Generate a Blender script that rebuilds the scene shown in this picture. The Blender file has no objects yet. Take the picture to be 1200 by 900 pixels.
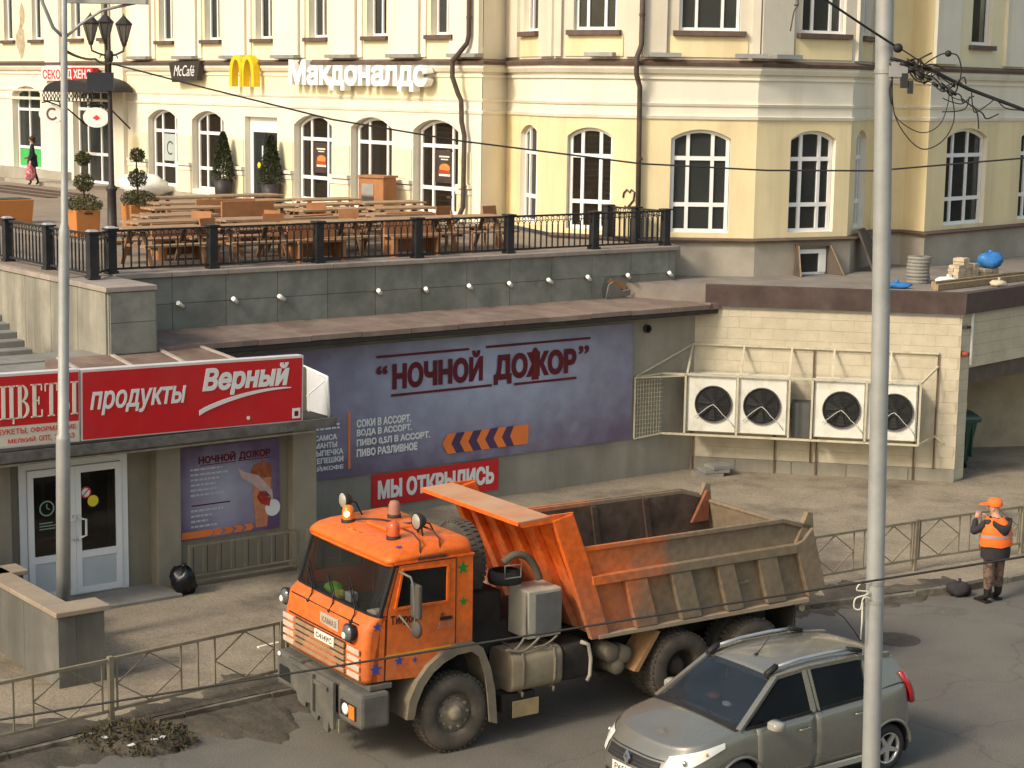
import bpy, bmesh, math, random
from mathutils import Vector, Matrix
rnd = random.Random(11)
SC = bpy.context.scene
COL = SC.collection
PI = math.pi
rad = math.radians

# ---------------------------------------------------------------- camera
cd = bpy.data.cameras.new('camera'); cam = bpy.data.objects.new('camera', cd); COL.objects.link(cam)
cd.sensor_width = 36.0; cd.lens = 65.7; cd.clip_start = 0.1; cd.clip_end = 2000
PITCH, ROLL, CH = 0.1563, 0.0155, 8.8
_f = Vector((0, math.cos(PITCH), -math.sin(PITCH))); _u = Vector((0, math.sin(PITCH), math.cos(PITCH))); _x = Vector((1, 0, 0))
_x2 = math.cos(ROLL)*_x + math.sin(ROLL)*_u; _u2 = -math.sin(ROLL)*_x + math.cos(ROLL)*_u
cam.matrix_world = Matrix(((_x2.x, _u2.x, -_f.x, 0), (_x2.y, _u2.y, -_f.y, 0), (_x2.z, _u2.z, -_f.z, CH), (0, 0, 0, 1)))
SC.camera = cam

# ---------------------------------------------------------------- sky, sun, exposure
SUN_EL = rad(37); _h = Vector((-0.74, -0.67)).normalized()
SUN = Vector((_h.x*math.cos(SUN_EL), _h.y*math.cos(SUN_EL), math.sin(SUN_EL)))
wd = bpy.data.worlds.new('World'); SC.world = wd; wd.use_nodes = True
nt = wd.node_tree; bg = nt.nodes['Background']
sky = nt.nodes.new('ShaderNodeTexSky'); sky.sky_type = 'NISHITA'; sky.sun_disc = False
sky.sun_elevation = SUN_EL; sky.sun_rotation = math.atan2(SUN.x, SUN.y); sky.dust_density = 3.0; sky.air_density = 1.2
wm_ = nt.nodes.new('ShaderNodeMix'); wm_.data_type = 'RGBA'; wm_.blend_type = 'MULTIPLY'; wm_.inputs[0].default_value = 1.0; wm_.inputs[7].default_value = (0.98, 0.94, 0.82, 1)   # warm spring haze
nt.links.new(sky.outputs[0], wm_.inputs[6]); nt.links.new(wm_.outputs[2], bg.inputs[0]); bg.inputs[1].default_value = 0.15
sd = bpy.data.lights.new('sun', 'SUN'); sd.energy = 1.8; sd.angle = rad(10.0); sd.color = (1.0, 0.925, 0.80)
so = bpy.data.objects.new('sun', sd); COL.objects.link(so); so.location = (-20, -20, 40)
so.rotation_euler = (-SUN).to_track_quat('-Z', 'Y').to_euler()
SC.view_settings.view_transform = 'Standard'; SC.view_settings.look = 'None'
SC.view_settings.exposure = 0.50; SC.view_settings.gamma = 1.0; SC.view_settings.use_curve_mapping = False

# ---------------------------------------------------------------- materials
MATS = {}
def mat(name, col, rough=0.8, metal=0.0, var=0.12, scale=2.0, dirt=None, damt=0.5, dscale=1.2, dlo=0.45, dhi=0.7,
        bump=0.0, bscale=40.0, spec=0.3, emit=None, estr=0.0, objrand=0.0, coat=0.0, streak=False):
    """noise-varied principled material, with an optional second (dirt / wear) colour in noise patches"""
    if name in MATS: return MATS[name]
    m = bpy.data.materials.new(name); m.use_nodes = True; n = m.node_tree.nodes; l = m.node_tree.links
    b = n['Principled BSDF']; b.inputs['Roughness'].default_value = rough; b.inputs['Metallic'].default_value = metal
    b.inputs['Specular IOR Level'].default_value = spec
    if coat: b.inputs['Coat Weight'].default_value = coat; b.inputs['Coat Roughness'].default_value = 0.08
    geo = n.new('ShaderNodeNewGeometry'); pos = geo.outputs['Position']
    if streak:
        mp = n.new('ShaderNodeMapping'); mp.inputs['Scale'].default_value = (1, 1, 0.12); l.new(pos, mp.inputs[0]); pos2 = mp.outputs[0]
    else: pos2 = pos
    out = None
    nz = n.new('ShaderNodeTexNoise'); nz.inputs['Scale'].default_value = scale; nz.inputs['Detail'].default_value = 6; nz.inputs['Roughness'].default_value = 0.62
    l.new(pos, nz.inputs['Vector'])
    mr = n.new('ShaderNodeMapRange'); mr.inputs[1].default_value = 0.3; mr.inputs[2].default_value = 0.7
    mr.inputs[3].default_value = 1-var; mr.inputs[4].default_value = 1+var; l.new(nz.outputs[0], mr.inputs[0])
    hs = n.new('ShaderNodeHueSaturation'); hs.inputs['Color'].default_value = (*col, 1)
    val = mr.outputs[0]
    if objrand:
        oi = n.new('ShaderNodeObjectInfo'); m2 = n.new('ShaderNodeMapRange'); m2.inputs[3].default_value = 1-objrand; m2.inputs[4].default_value = 1+objrand
        l.new(oi.outputs['Random'], m2.inputs[0]); mu = n.new('ShaderNodeMath'); mu.operation = 'MULTIPLY'
        l.new(val, mu.inputs[0]); l.new(m2.outputs[0], mu.inputs[1]); val = mu.outputs[0]
    l.new(val, hs.inputs['Value']); out = hs.outputs[0]
    if dirt:
        n2 = n.new('ShaderNodeTexNoise'); n2.inputs['Scale'].default_value = dscale; n2.inputs['Detail'].default_value = 8; n2.inputs['Roughness'].default_value = 0.65
        l.new(pos2, n2.inputs['Vector'])
        r2 = n.new('ShaderNodeMapRange'); r2.inputs[1].default_value = dlo; r2.inputs[2].default_value = dhi; r2.inputs[4].default_value = damt
        l.new(n2.outputs[0], r2.inputs[0])
        mx = n.new('ShaderNodeMix'); mx.data_type = 'RGBA'; l.new(r2.outputs[0], mx.inputs[0]); l.new(out, mx.inputs[6]); mx.inputs[7].default_value = (*dirt, 1)
        out = mx.outputs[2]
        rr = n.new('ShaderNodeMapRange'); rr.inputs[3].default_value = rough; rr.inputs[4].default_value = min(1, max(rough, 0.85)); l.new(r2.outputs[0], rr.inputs[0]); l.new(rr.outputs[0], b.inputs['Roughness'])
    l.new(out, b.inputs['Base Color'])
    if bump:
        n3 = n.new('ShaderNodeTexNoise'); n3.inputs['Scale'].default_value = bscale; n3.inputs['Detail'].default_value = 5; l.new(pos, n3.inputs['Vector'])
        bp = n.new('ShaderNodeBump'); bp.inputs['Strength'].default_value = bump; bp.inputs['Distance'].default_value = 0.02
        l.new(n3.outputs[0], bp.inputs['Height']); l.new(bp.outputs[0], b.inputs['Normal'])
    if emit: b.inputs['Emission Color'].default_value = (*emit, 1); b.inputs['Emission Strength'].default_value = estr
    MATS[name] = m; return m

def grain(m, amt=0.25, scale=90.0, cracks=0.0, cscale=0.5):
    """fine aggregate speckle, and optionally a net of hairline cracks, multiplied into a ground material"""
    n = m.node_tree.nodes; l = m.node_tree.links; b = n['Principled BSDF']; src = b.inputs['Base Color'].links[0].from_socket
    geo = n.new('ShaderNodeNewGeometry'); nz = n.new('ShaderNodeTexNoise'); nz.inputs['Scale'].default_value = scale; nz.inputs['Detail'].default_value = 2; l.new(geo.outputs['Position'], nz.inputs[0])
    mr = n.new('ShaderNodeMapRange'); mr.inputs[1].default_value = 0.35; mr.inputs[2].default_value = 0.65; mr.inputs[3].default_value = 1-amt; mr.inputs[4].default_value = 1+amt; l.new(nz.outputs[0], mr.inputs[0]); v = mr.outputs[0]
    if cracks:
        n2 = n.new('ShaderNodeTexNoise'); n2.inputs['Scale'].default_value = 1.1; n2.inputs['Detail'].default_value = 5; l.new(geo.outputs['Position'], n2.inputs[0])
        ad = n.new('ShaderNodeMix'); ad.data_type = 'RGBA'; ad.blend_type = 'ADD'; ad.inputs[0].default_value = 0.9; l.new(geo.outputs['Position'], ad.inputs[6]); l.new(n2.outputs[1], ad.inputs[7])
        vo = n.new('ShaderNodeTexVoronoi'); vo.feature = 'DISTANCE_TO_EDGE'; vo.inputs['Scale'].default_value = cscale; l.new(ad.outputs[2], vo.inputs['Vector'])
        m2 = n.new('ShaderNodeMapRange'); m2.inputs[1].default_value = 0.0; m2.inputs[2].default_value = 0.012; m2.inputs[3].default_value = 1-cracks; m2.inputs[4].default_value = 1; l.new(vo.outputs['Distance'], m2.inputs[0])
        mu = n.new('ShaderNodeMath'); mu.operation = 'MULTIPLY'; l.new(v, mu.inputs[0]); l.new(m2.outputs[0], mu.inputs[1]); v = mu.outputs[0]
    hs = n.new('ShaderNodeHueSaturation'); l.new(src, hs.inputs['Color']); l.new(v, hs.inputs['Value']); l.new(hs.outputs[0], b.inputs['Base Color']); return m

def glass(name, tint, clear=0.5, rough=0.04, spec=0.5):
    """sheet glass: part clear, part mirror by Fresnel, part tinted dust"""
    if name in MATS: return MATS[name]
    m = bpy.data.materials.new(name); m.use_nodes = True; n = m.node_tree.nodes; l = m.node_tree.links
    n.remove(n['Principled BSDF']); o = n['Material Output']
    tr = n.new('ShaderNodeBsdfTransparent'); tr.inputs[0].default_value = (*[0.55+0.45*t for t in tint], 1)
    pr = n.new('ShaderNodeBsdfPrincipled'); pr.inputs['Base Color'].default_value = (*tint, 1); pr.inputs['Roughness'].default_value = rough; pr.inputs['Specular IOR Level'].default_value = spec
    geo = n.new('ShaderNodeNewGeometry'); nz = n.new('ShaderNodeTexNoise'); nz.inputs['Scale'].default_value = 0.9; nz.inputs['Detail'].default_value = 4; l.new(geo.outputs['Position'], nz.inputs['Vector'])
    mr = n.new('ShaderNodeMapRange'); mr.inputs[3].default_value = max(0, clear-0.38); mr.inputs[4].default_value = min(1, clear+0.30); l.new(nz.outputs[0], mr.inputs[0])
    mx = n.new('ShaderNodeMixShader'); l.new(mr.outputs[0], mx.inputs[0]); l.new(pr.outputs[0], mx.inputs[1]); l.new(tr.outputs[0], mx.inputs[2]); l.new(mx.outputs[0], o.inputs[0])
    MATS[name] = m; return m

# ---------------------------------------------------------------- mesh builder
class MB:
    def __init__(s): s.v = []; s.f = []; s.mi = []; s.sm = []; s.m = 0; s.T = None
    def add(s, vs, fs, smooth=False):
        b = len(s.v)
        for p in vs:
            p = Vector(p); s.v.append(s.T @ p if s.T is not None else p)
        for f in fs: s.f.append([b+i for i in f]); s.mi.append(s.m); s.sm.append(smooth)
    def poly(s, pts): s.add(pts, [list(range(len(pts)))])
    def box(s, x0, x1, y0, y1, z0, z1):
        s.add([(x0,y0,z0),(x1,y0,z0),(x1,y1,z0),(x0,y1,z0),(x0,y0,z1),(x1,y0,z1),(x1,y1,z1),(x0,y1,z1)],
              [(0,3,2,1),(4,5,6,7),(0,1,5,4),(1,2,6,5),(2,3,7,6),(3,0,4,7)])
    def hexa(s, a, b):   # two quads (bottom ring a, top ring b)
        s.add(list(a)+list(b), [(3,2,1,0),(4,5,6,7),(0,1,5,4),(1,2,6,5),(2,3,7,6),(3,0,4,7)])
    def bar(s, p0, p1, w, h=None, up=(0,0,1)):
        h = h or w; p0 = Vector(p0); p1 = Vector(p1); d = (p1-p0).normalized(); up = Vector(up)
        if abs(d.dot(up)) > 0.98: up = Vector((0,1,0)) if abs(d.y) < 0.9 else Vector((1,0,0))
        a = d.cross(up).normalized()*w/2; c = a.cross(d).normalized()*h/2
        s.hexa([p0-a-c, p0+a-c, p0+a+c, p0-a+c], [p1-a-c, p1+a-c, p1+a+c, p1-a+c])
    def ring(s, c, d, r, n, up=None):
        d = Vector(d).normalized(); a = d.orthogonal().normalized() if up is None else d.cross(Vector(up)).normalized(); b = d.cross(a)
        return [Vector(c)+r*(math.cos(2*PI*i/n)*a+math.sin(2*PI*i/n)*b) for i in range(n)]
    def cyl(s, p0, p1, r0, r1=None, n=12, caps=True, smooth=True):
        r1 = r0 if r1 is None else r1; p0 = Vector(p0); p1 = Vector(p1); d = p1-p0
        A = s.ring(p0, d, r0, n); B = s.ring(p1, d, r1, n)
        s.add(A+B, [(i, (i+1) % n, n+(i+1) % n, n+i) for i in range(n)], smooth)
        if caps:
            s.add(A, [list(range(n))[::-1]]); s.add(B, [list(range(n))])
    def tube(s, pts, r, n=6, closed=False, smooth=True):
        pts = [Vector(p) for p in pts]; rings = []; prev = None
        N = len(pts)
        for i, p in enumerate(pts):
            if closed: d = pts[(i+1) % N]-pts[i-1]
            else: d = pts[min(i+1, N-1)]-pts[max(i-1, 0)]
            d = d.normalized()
            a = prev - d*prev.dot(d) if prev is not None else d.orthogonal()
            if a.length < 1e-5: a = d.orthogonal()
            a.normalize(); prev = a; b = d.cross(a)
            rr = r[i] if isinstance(r, (list, tuple)) else r
            rings.append([p+rr*(math.cos(2*PI*k/n)*a+math.sin(2*PI*k/n)*b) for k in range(n)])
        vs = [q for R_ in rings for q in R_]; fs = []
        for i in range(N if closed else N-1):
            j = (i+1) % N
            for k in range(n): fs.append((i*n+k, i*n+(k+1) % n, j*n+(k+1) % n, j*n+k))
        if not closed: fs += [list(range(n))[::-1], [(N-1)*n+k for k in range(n)]]
        s.add(vs, fs, smooth)
    def lathe(s, prof, c=(0,0,0), n=16, axis='z', smooth=True, a0=0, a1=2*PI):
        c = Vector(c); full = abs(a1-a0-2*PI) < 1e-6; m = n if full else n+1; vs = []
        for (r, z) in prof:
            for k in range(m):
                a = a0+(a1-a0)*k/n; p = (r*math.cos(a), r*math.sin(a), z)
                if axis == 'y': p = (p[0], p[2], -p[1])
                if axis == 'x': p = (p[2], p[0], p[1])
                vs.append(c+Vector(p))
        fs = []
        for i in range(len(prof)-1):
            for k in range(n):
                k2 = (k+1) % m if full else k+1
                fs.append((i*m+k, i*m+k2, (i+1)*m+k2, (i+1)*m+k))
        s.add(vs, fs, smooth)
    def prism(s, pts, h0, h1, axis='y', smooth=False):
        """2-D outline (counter-clockwise) extruded between h0 and h1 along axis"""
        def P(p, h): return (p[0], h, p[1]) if axis == 'y' else ((h, p[0], p[1]) if axis == 'x' else (p[0], p[1], h))
        n = len(pts); A = [P(p, h0) for p in pts]; B = [P(p, h1) for p in pts]
        s.add(A, [list(range(n))]); s.add(B, [list(range(n))[::-1]])
        s.add(A+B, [(i, n+i, n+(i+1) % n, (i+1) % n) for i in range(n)], smooth)
    def loft(s, rings, cap0=True, cap1=True, closed=True, smooth=True):
        n = len(rings[0]); vs = [Vector(p) for r_ in rings for p in r_]; fs = []
        for i in range(len(rings)-1):
            for k in range(n if closed else n-1): fs.append((i*n+k, i*n+(k+1) % n, (i+1)*n+(k+1) % n, (i+1)*n+k))
        s.add(vs, fs, smooth)
        if cap0: s.add(rings[0], [list(range(n))[::-1]])
        if cap1: s.add(rings[-1], [list(range(n))])
    def ball(s, c, r, n=10, m=7, sc=(1,1,1), jit=0.0):
        c = Vector(c); vs = []; fs = []
        for i in range(m+1):
            t = PI*i/m
            for k in range(n):
                a = 2*PI*k/n; q = 1+jit*(rnd.random()-0.5)
                vs.append(c+Vector((r*q*sc[0]*math.sin(t)*math.cos(a), r*q*sc[1]*math.sin(t)*math.sin(a), r*q*sc[2]*math.cos(t))))
        for i in range(m):
            for k in range(n): fs.append((i*n+k, (i+1)*n+k, (i+1)*n+(k+1) % n, i*n+(k+1) % n))
        s.add(vs, fs, True)
    def mesh(s, name, mats):
        me = bpy.data.meshes.new(name); me.from_pydata([tuple(v) for v in s.v], [], s.f)
        for m in (mats if isinstance(mats, (list, tuple)) else [mats]): me.materials.append(m)
        me.polygons.foreach_set('material_index', s.mi); me.polygons.foreach_set('use_smooth', s.sm)
        bm = bmesh.new(); bm.from_mesh(me); bmesh.ops.remove_doubles(bm, verts=bm.verts, dist=1e-5)
        bmesh.ops.recalc_face_normals(bm, faces=bm.faces); bm.to_mesh(me); bm.free()
        return me
    def build(s, name, mats, parent=None, loc=(0,0,0), rot=0, bevel=0, label=None):
        return obj(name, s.mesh(name, mats), parent, loc, rot, bevel, label)

def obj(name, me, parent=None, loc=(0,0,0), rot=0, bevel=0, label=None):
    o = bpy.data.objects.new(name, me); COL.objects.link(o); o.location = loc
    o.rotation_euler = rot if isinstance(rot, (tuple, list)) else (0, 0, rot)
    if parent: o.parent = parent
    if bevel:
        b = o.modifiers.new('bevel', 'BEVEL'); b.width = bevel; b.segments = 2; b.limit_method = 'ANGLE'; b.angle_limit = rad(40)
    if label: o['label'] = label
    return o
def tag(o, label, cat, group=None, kind=None):
    if label: o['label'] = label
    if cat: o['category'] = cat
    if group: o['group'] = group
    if kind: o['kind'] = kind
    return o
def thing(name, label, cat, loc=(0,0,0), rot=0, group=None):
    return tag(obj(name, None, None, loc, rot), label, cat, group)
def struct(o): o['kind'] = 'structure'; return o
def copy_tree(o, loc, rot=None, label=None):
    kids = {}
    for q in bpy.data.objects:
        if q.parent: kids.setdefault(q.parent, []).append(q)
    def rec(a, par):
        c = a.copy(); COL.objects.link(c); c.parent = par
        for k in kids.get(a, []): rec(k, c)
        return c
    c = rec(o, None); c.location = loc
    if rot is not None: c.rotation_euler = (0, 0, rot)
    if label: c['label'] = label
    return c

GLY = {}
def glyph_outlines(body, shear):
    """sampled outlines of a line of lettering: [(outer, [holes])]; overlapping strokes stay separate"""
    if (body, shear) in GLY: return GLY[(body, shear)]
    from mathutils.geometry import interpolate_bezier
    cu = bpy.data.curves.new('lettering', 'FONT'); cu.body = body; cu.size = 1; cu.shear = shear
    t = bpy.data.objects.new('lettering', cu); COL.objects.link(t)
    for q in bpy.context.selected_objects: q.select_set(False)
    t.select_set(True); bpy.context.view_layer.objects.active = t; bpy.ops.object.convert(target='CURVE')
    polys = []
    for sp in t.data.splines:
        P = []
        if sp.type == 'BEZIER':
            bp = sp.bezier_points; n = len(bp)
            for i in range(n):
                a, b = bp[i], bp[(i+1) % n]
                if (a.handle_right-a.co).length < 1e-6 and (b.handle_left-b.co).length < 1e-6: P.append(a.co.xy.copy())
                else: P += [p.xy for p in interpolate_bezier(a.co, a.handle_right, b.handle_left, b.co, 5)[:-1]]
        else: P = [Vector((p.co.x, p.co.y)) for p in sp.points]
        Q = []
        for p in P:
            if not Q or (p-Q[-1]).length > 1e-4: Q.append(p)
        while len(Q) > 2 and (Q[0]-Q[-1]).length < 1e-4: Q.pop()
        if len(Q) > 2: polys.append(Q)
    dat = t.data; bpy.data.objects.remove(t); bpy.data.curves.remove(dat)
    GLY[(body, shear)] = polys; return polys
def text(name, body, m, parent, x, z, w, h, y=0.0, depth=0.01, bold=0.0, shear=0.0, rot=0.0, loc=None, ang=0, label=None):
    """lettering in the local x-z plane, fitted into the box x..x+w, z..z+h, front face at -depth"""
    from mathutils.geometry import delaunay_2d_cdt
    gl = glyph_outlines(body, shear); A = [0.5*sum(P[i-1].x*P[i].y-P[i].x*P[i-1].y for i in range(len(P))) for P in gl]
    BB = [(min(p.x for p in P), max(p.x for p in P), min(p.y for p in P), max(p.y for p in P)) for P in gl]
    def fat(P, i_):
        b_ = BB[i_]; own = [j for j, q in enumerate(BB) if q[0] <= b_[0] and q[1] >= b_[1] and q[2] <= b_[2] and q[3] >= b_[3]]
        sg = 1 if A[max(own, key=lambda j: abs(A[j]))] > 0 else -1
        if not bold: return P
        out = []; n = len(P)
        for i in range(n):
            d0 = (P[i]-P[i-1]).normalized(); d1 = (P[(i+1) % n]-P[i]).normalized(); n0 = Vector((d0.y,-d0.x))*sg; k = n0+Vector((d1.y,-d1.x))*sg
            if k.length < 1e-3: out.append(P[i]); continue
            k.normalize(); out.append(P[i]+k*bold/max(0.5, k.dot(n0)))
        return out
    G = [fat(P, i_) for i_, P in enumerate(gl)]
    pts = [p for P in G for p in P]; x0, x1 = min(p.x for p in pts), max(p.x for p in pts); y0, y1 = min(p.y for p in pts), max(p.y for p in pts)
    ed = []; b0 = 0
    for P in G: ed += [(b0+i, b0+(i+1) % len(P)) for i in range(len(P))]; b0 += len(P)
    V2, E2, F2 = delaunay_2d_cdt(pts, ed, [], 0, 1e-5)[:3]
    boxes = [(min(p.x for p in P), max(p.x for p in P), min(p.y for p in P), max(p.y for p in P), P) for P in G]
    def wind(c):
        wn = 0
        for (a_, b_, c_, d_, P) in boxes:
            if not (a_ <= c.x <= b_ and c_ <= c.y <= d_): continue
            for i in range(len(P)):
                p, q = P[i-1], P[i]
                if p.y <= c.y < q.y and (q.x-p.x)*(c.y-p.y)-(c.x-p.x)*(q.y-p.y) > 0: wn += 1
                elif q.y <= c.y < p.y and (q.x-p.x)*(c.y-p.y)-(c.x-p.x)*(q.y-p.y) < 0: wn -= 1
        return wn
    keep = [f for f in F2 if wind(sum((V2[i] for i in f), Vector((0,0)))/len(f)) != 0]
    FF_ = lambda p, yy: (x+(p.x-x0)/(x1-x0)*w, yy, z+(p.y-y0)/(y1-y0)*h+rot*(p.x-x0)/(x1-x0)*w)
    mb = MB(); n = len(V2); fs = [tuple(f) for f in keep]; cnt = {}
    for f in keep:
        for i in range(len(f)): e = (f[i], f[(i+1) % len(f)]); cnt[e] = 1
    fs += [(a_, b_, n+b_, n+a_) for (a_, b_) in cnt if (b_, a_) not in cnt]
    mb.add([FF_(p, -depth) for p in V2]+[FF_(p, 0.0) for p in V2], fs)
    me = mb.mesh(name, m); bm = bmesh.new(); bm.from_mesh(me); bmesh.ops.delete(bm, geom=[v for v in bm.verts if not v.link_faces], context='VERTS'); bm.to_mesh(me); bm.free()
    return obj(name, me, parent, loc or (0,0,0), ang, 0, label)

def arc_z(x, xa, xb, zs, rise):
    if rise <= 0: return zs
    w = (xb-xa)/2; R_ = (w*w+rise*rise)/(2*rise); q = x-(xa+xb)/2
    return zs+math.sqrt(max(0, R_*R_-q*q))-(R_-rise)
def arch_wall(mb, x0, x1, z0, z1, ops, depth=0.2, mi_rev=None):
    cur = x0; base = mb.m
    for (xa, xb, za, zs, rise) in sorted(ops):
        if xa > cur: mb.poly([(cur,0,z0),(xa,0,z0),(xa,0,z1),(cur,0,z1)])
        if za > z0: mb.poly([(xa,0,z0),(xb,0,z0),(xb,0,za),(xa,0,za)])
        n = 10 if rise > 0 else 1
        xs = [xa+(xb-xa)*i/n for i in range(n+1)]
        for a, b in zip(xs[:-1], xs[1:]):
            A = arc_z(a, xa, xb, zs, rise); B = arc_z(b, xa, xb, zs, rise)
            mb.poly([(a,0,A),(b,0,B),(b,0,z1),(a,0,z1)]); mb.poly([(a,0,A),(a,depth,A),(b,depth,B),(b,0,B)])
        if mi_rev is not None: mb.m = mi_rev
        mb.poly([(xa,0,za),(xa,depth,za),(xa,depth,zs),(xa,0,zs)]); mb.poly([(xb,depth,za),(xb,0,za),(xb,0,zs),(xb,depth,zs)])
        mb.poly([(xa,0,za),(xb,0,za),(xb,depth,za),(xa,depth,za)])
        mb.m = base; cur = xb
    if x1 > cur: mb.poly([(cur,0,z0),(x1,0,z0),(x1,0,z1),(cur,0,z1)])

class FR:
    """a vertical wall frame: x along the wall, y into it, z up"""
    def __init__(s, o, ang): s.o = Vector((o[0], o[1], 0)); s.a = rad(ang); s.u = Vector((math.cos(s.a), math.sin(s.a), 0)); s.n = Vector((-math.sin(s.a), math.cos(s.a), 0))
    def w(s, x, y=0, z=0): return s.o+s.u*x+s.n*y+Vector((0,0,z))
def sweep(mb, pts, prof):
    """profile [(out, z)] swept along a plan polyline; out is to the viewer's side (right-hand of travel)"""
    pts = [Vector((p[0], p[1])) for p in pts]; N = len(pts); rings = []
    for i, p in enumerate(pts):
        dirs = []
        if i > 0: dirs.append((pts[i]-pts[i-1]).normalized())
        if i < N-1: dirs.append((pts[i+1]-pts[i]).normalized())
        ns = [Vector((d.y, -d.x)) for d in dirs]; nn = (sum(ns, Vector((0,0)))).normalized(); k = 1/max(0.35, nn.dot(ns[0]))
        rings.append([(p.x+nn.x*o*k, p.y+nn.y*o*k, z) for (o, z) in prof])
    mb.loft(rings, True, True, True, False)
# ================================================================ SETTING
M_asph = mat('asphalt', (0.135,0.124,0.106), 0.9, var=0.16, scale=0.6, dirt=(0.195,0.170,0.135), damt=0.7, dscale=0.28, dlo=0.42, dhi=0.66, bump=0.35, bscale=55)
M_pave = mat('dusty_pavement', (0.29,0.238,0.17), 0.92, var=0.16, scale=0.9, dirt=(0.115,0.092,0.068), damt=0.8, dscale=0.42, dlo=0.49, dhi=0.66, bump=0.4, bscale=35)
grain(M_asph, 0.34, 60.0, 0.22, 0.33); grain(M_pave, 0.26, 45.0, 0.12, 0.3)
M_soil = mat('wet_dirt', (0.082,0.068,0.051), 0.95, var=0.3, scale=2.5, dirt=(0.16,0.135,0.10), damt=0.7, dscale=1.1, dlo=0.5, dhi=0.7, bump=0.9, bscale=14)
M_conc = mat('concrete', (0.25,0.235,0.205), 0.9, var=0.16, scale=1.6, dirt=(0.12,0.11,0.095), damt=0.7, dscale=0.9, dlo=0.48, dhi=0.72, bump=0.3, bscale=30, streak=True)
M_floor = mat('terrace_paving', (0.27,0.215,0.165), 0.9, var=0.15, scale=1.2, dirt=(0.15,0.12,0.095), damt=0.5, dscale=0.4, bump=0.2)
A_POD = 37.5
POD = FR((2.66, 41.73), A_POD)

mb = MB(); mb.poly([(-300,-300,0),(300,-300,0),(300,400,0),(-300,400,0)])
struct(mb.build('road', M_asph))
FENCE = [(-11.8,18.9),(-9.65,20.75),(-7.55,22.68),(-5.42,24.58),(-3.32,26.47),(-1.15,27.92),(1.01,29.37),(3.18,30.82),(5.34,32.27),(7.51,33.72),(9.87,35.16),(12.3,36.7),(14.8,38.3)]
KERB = [(-16.2,14.3),(-9.25,21.05),(-5.67,24.3),(-3.45,26.1),(-0.5,28.2),(2.3,29.85),(5.2,31.3),(8.2,32.75),(10.9,34.6),(13.4,36.2),(20.4,40.7)]
mb = MB(); mb.prism([(x,y) for x,y in KERB]+[(60,60),(60,90),(-60,90),(-60,0),(-30,2)], -0.3, 0.1, 'z')
struct(mb.build('pavement', M_pave))
# kerb stones
M_kerb = mat('kerb_stone', (0.27,0.235,0.18), 0.9, var=0.2, scale=4, dirt=(0.085,0.068,0.05), damt=0.95, dscale=0.9, dlo=0.40, dhi=0.55, objrand=0.2, bump=0.3)
kerb = struct(thing('kerb', None, None, (KERB[0][0], KERB[0][1], 0)))
mb = MB(); mb.box(0, 0.985, -0.08, 0.08, -0.1, 0.112); kme = mb.mesh('kerb_stone', M_kerb)
for a, b in zip(KERB[:-1], KERB[1:]):
    d = Vector((b[0]-a[0], b[1]-a[1])); L_ = d.length; n_ = int(L_); ang = math.atan2(d.y, d.x)
    for i in range(n_):
        t = i/n_
        k = obj('kerb_stone', kme, kerb, (a[0]+d.x*t-KERB[0][0], a[1]+d.y*t-KERB[0][1], rnd.uniform(-0.02,0.01)), ang+rnd.uniform(-0.015,0.015)); k.scale[0] = L_/n_
# dirt banked along the kerb on the road: thin uneven sheet with real relief
def dirt_strip(name, pts, w0, w1, h, seed, zb=0.0):
    r = random.Random(seed); mb = MB(); rows = []
    P = []
    for a, b in zip(pts[:-1], pts[1:]):
        for i in range(36): P.append((a[0]+(b[0]-a[0])*i/36, a[1]+(b[1]-a[1])*i/36))
    for i, p in enumerate(P[:-1]):
        d = (Vector(P[i+1])-Vector(p)).normalized(); nrm = Vector((d.y, -d.x)); row = []
        ww = w0+(w1-w0)*(0.5+0.5*math.sin(i*0.23+seed)*math.sin(i*0.077)) + r.uniform(-0.10,0.10)+0.12*math.sin(i*0.9+seed)
        for j in range(7):
            q = Vector(p)+nrm*ww*j/6; z = h*math.sin(PI*min(1, j/6*0.9+0.1))*r.uniform(0.35,1) if j < 6 else -0.02
            row.append((q.x, q.y, z+0.006+zb))
        rows.append(row)
    mb.loft(rows, False, False, False, True)
    o = mb.build(name, M_soil); return o
tag(dirt_strip('dirt_bank', KERB[1:6], 0.5, 1.7, 0.09, 3), 'dark loose dirt swept along the kerb beside the road', 'dirt', kind='stuff')
tag(dirt_strip('dirt_bank', [KERB[5],KERB[6],KERB[7]], 0.1, 0.5, 0.05, 5), 'thin brown dirt along the road edge behind the dump truck', 'dirt', kind='stuff')

tag(dirt_strip('dirt_bank', [KERB[i] for i in (7,6,5,4,3,2,1)], 0.2, 1.1, 0.05, 9, 0.1), 'dark dirt lying on the pavement along the foot of the guard rail', 'dirt', kind='stuff')
# ================================================================ CORNER BUILDING
M_yel = mat('yellow_stucco', (0.82,0.685,0.41), 0.9, var=0.07, scale=0.8, dirt=(0.58,0.47,0.29), damt=0.75, dscale=0.9, dlo=0.46, dhi=0.74, bump=0.15, bscale=25, streak=True)
M_yelL = mat('pale_yellow_stucco', (0.84,0.75,0.50), 0.9, var=0.05, scale=0.8, dirt=(0.66,0.52,0.30), damt=0.35, dscale=0.6, dlo=0.55, dhi=0.75, bump=0.12, bscale=25)
M_cream = mat('cream_stucco', (0.78,0.725,0.60), 0.9, var=0.06, scale=0.9, dirt=(0.52,0.45,0.34), damt=0.6, dscale=0.8, dlo=0.5, dhi=0.78, bump=0.12, bscale=25, streak=True)
M_creamR = mat('grey_cream_stucco', (0.66,0.60,0.49), 0.9, var=0.07, scale=0.9, dirt=(0.50,0.43,0.32), damt=0.55, dscale=0.6, dlo=0.48, dhi=0.75, bump=0.12, bscale=25, streak=True)
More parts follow.
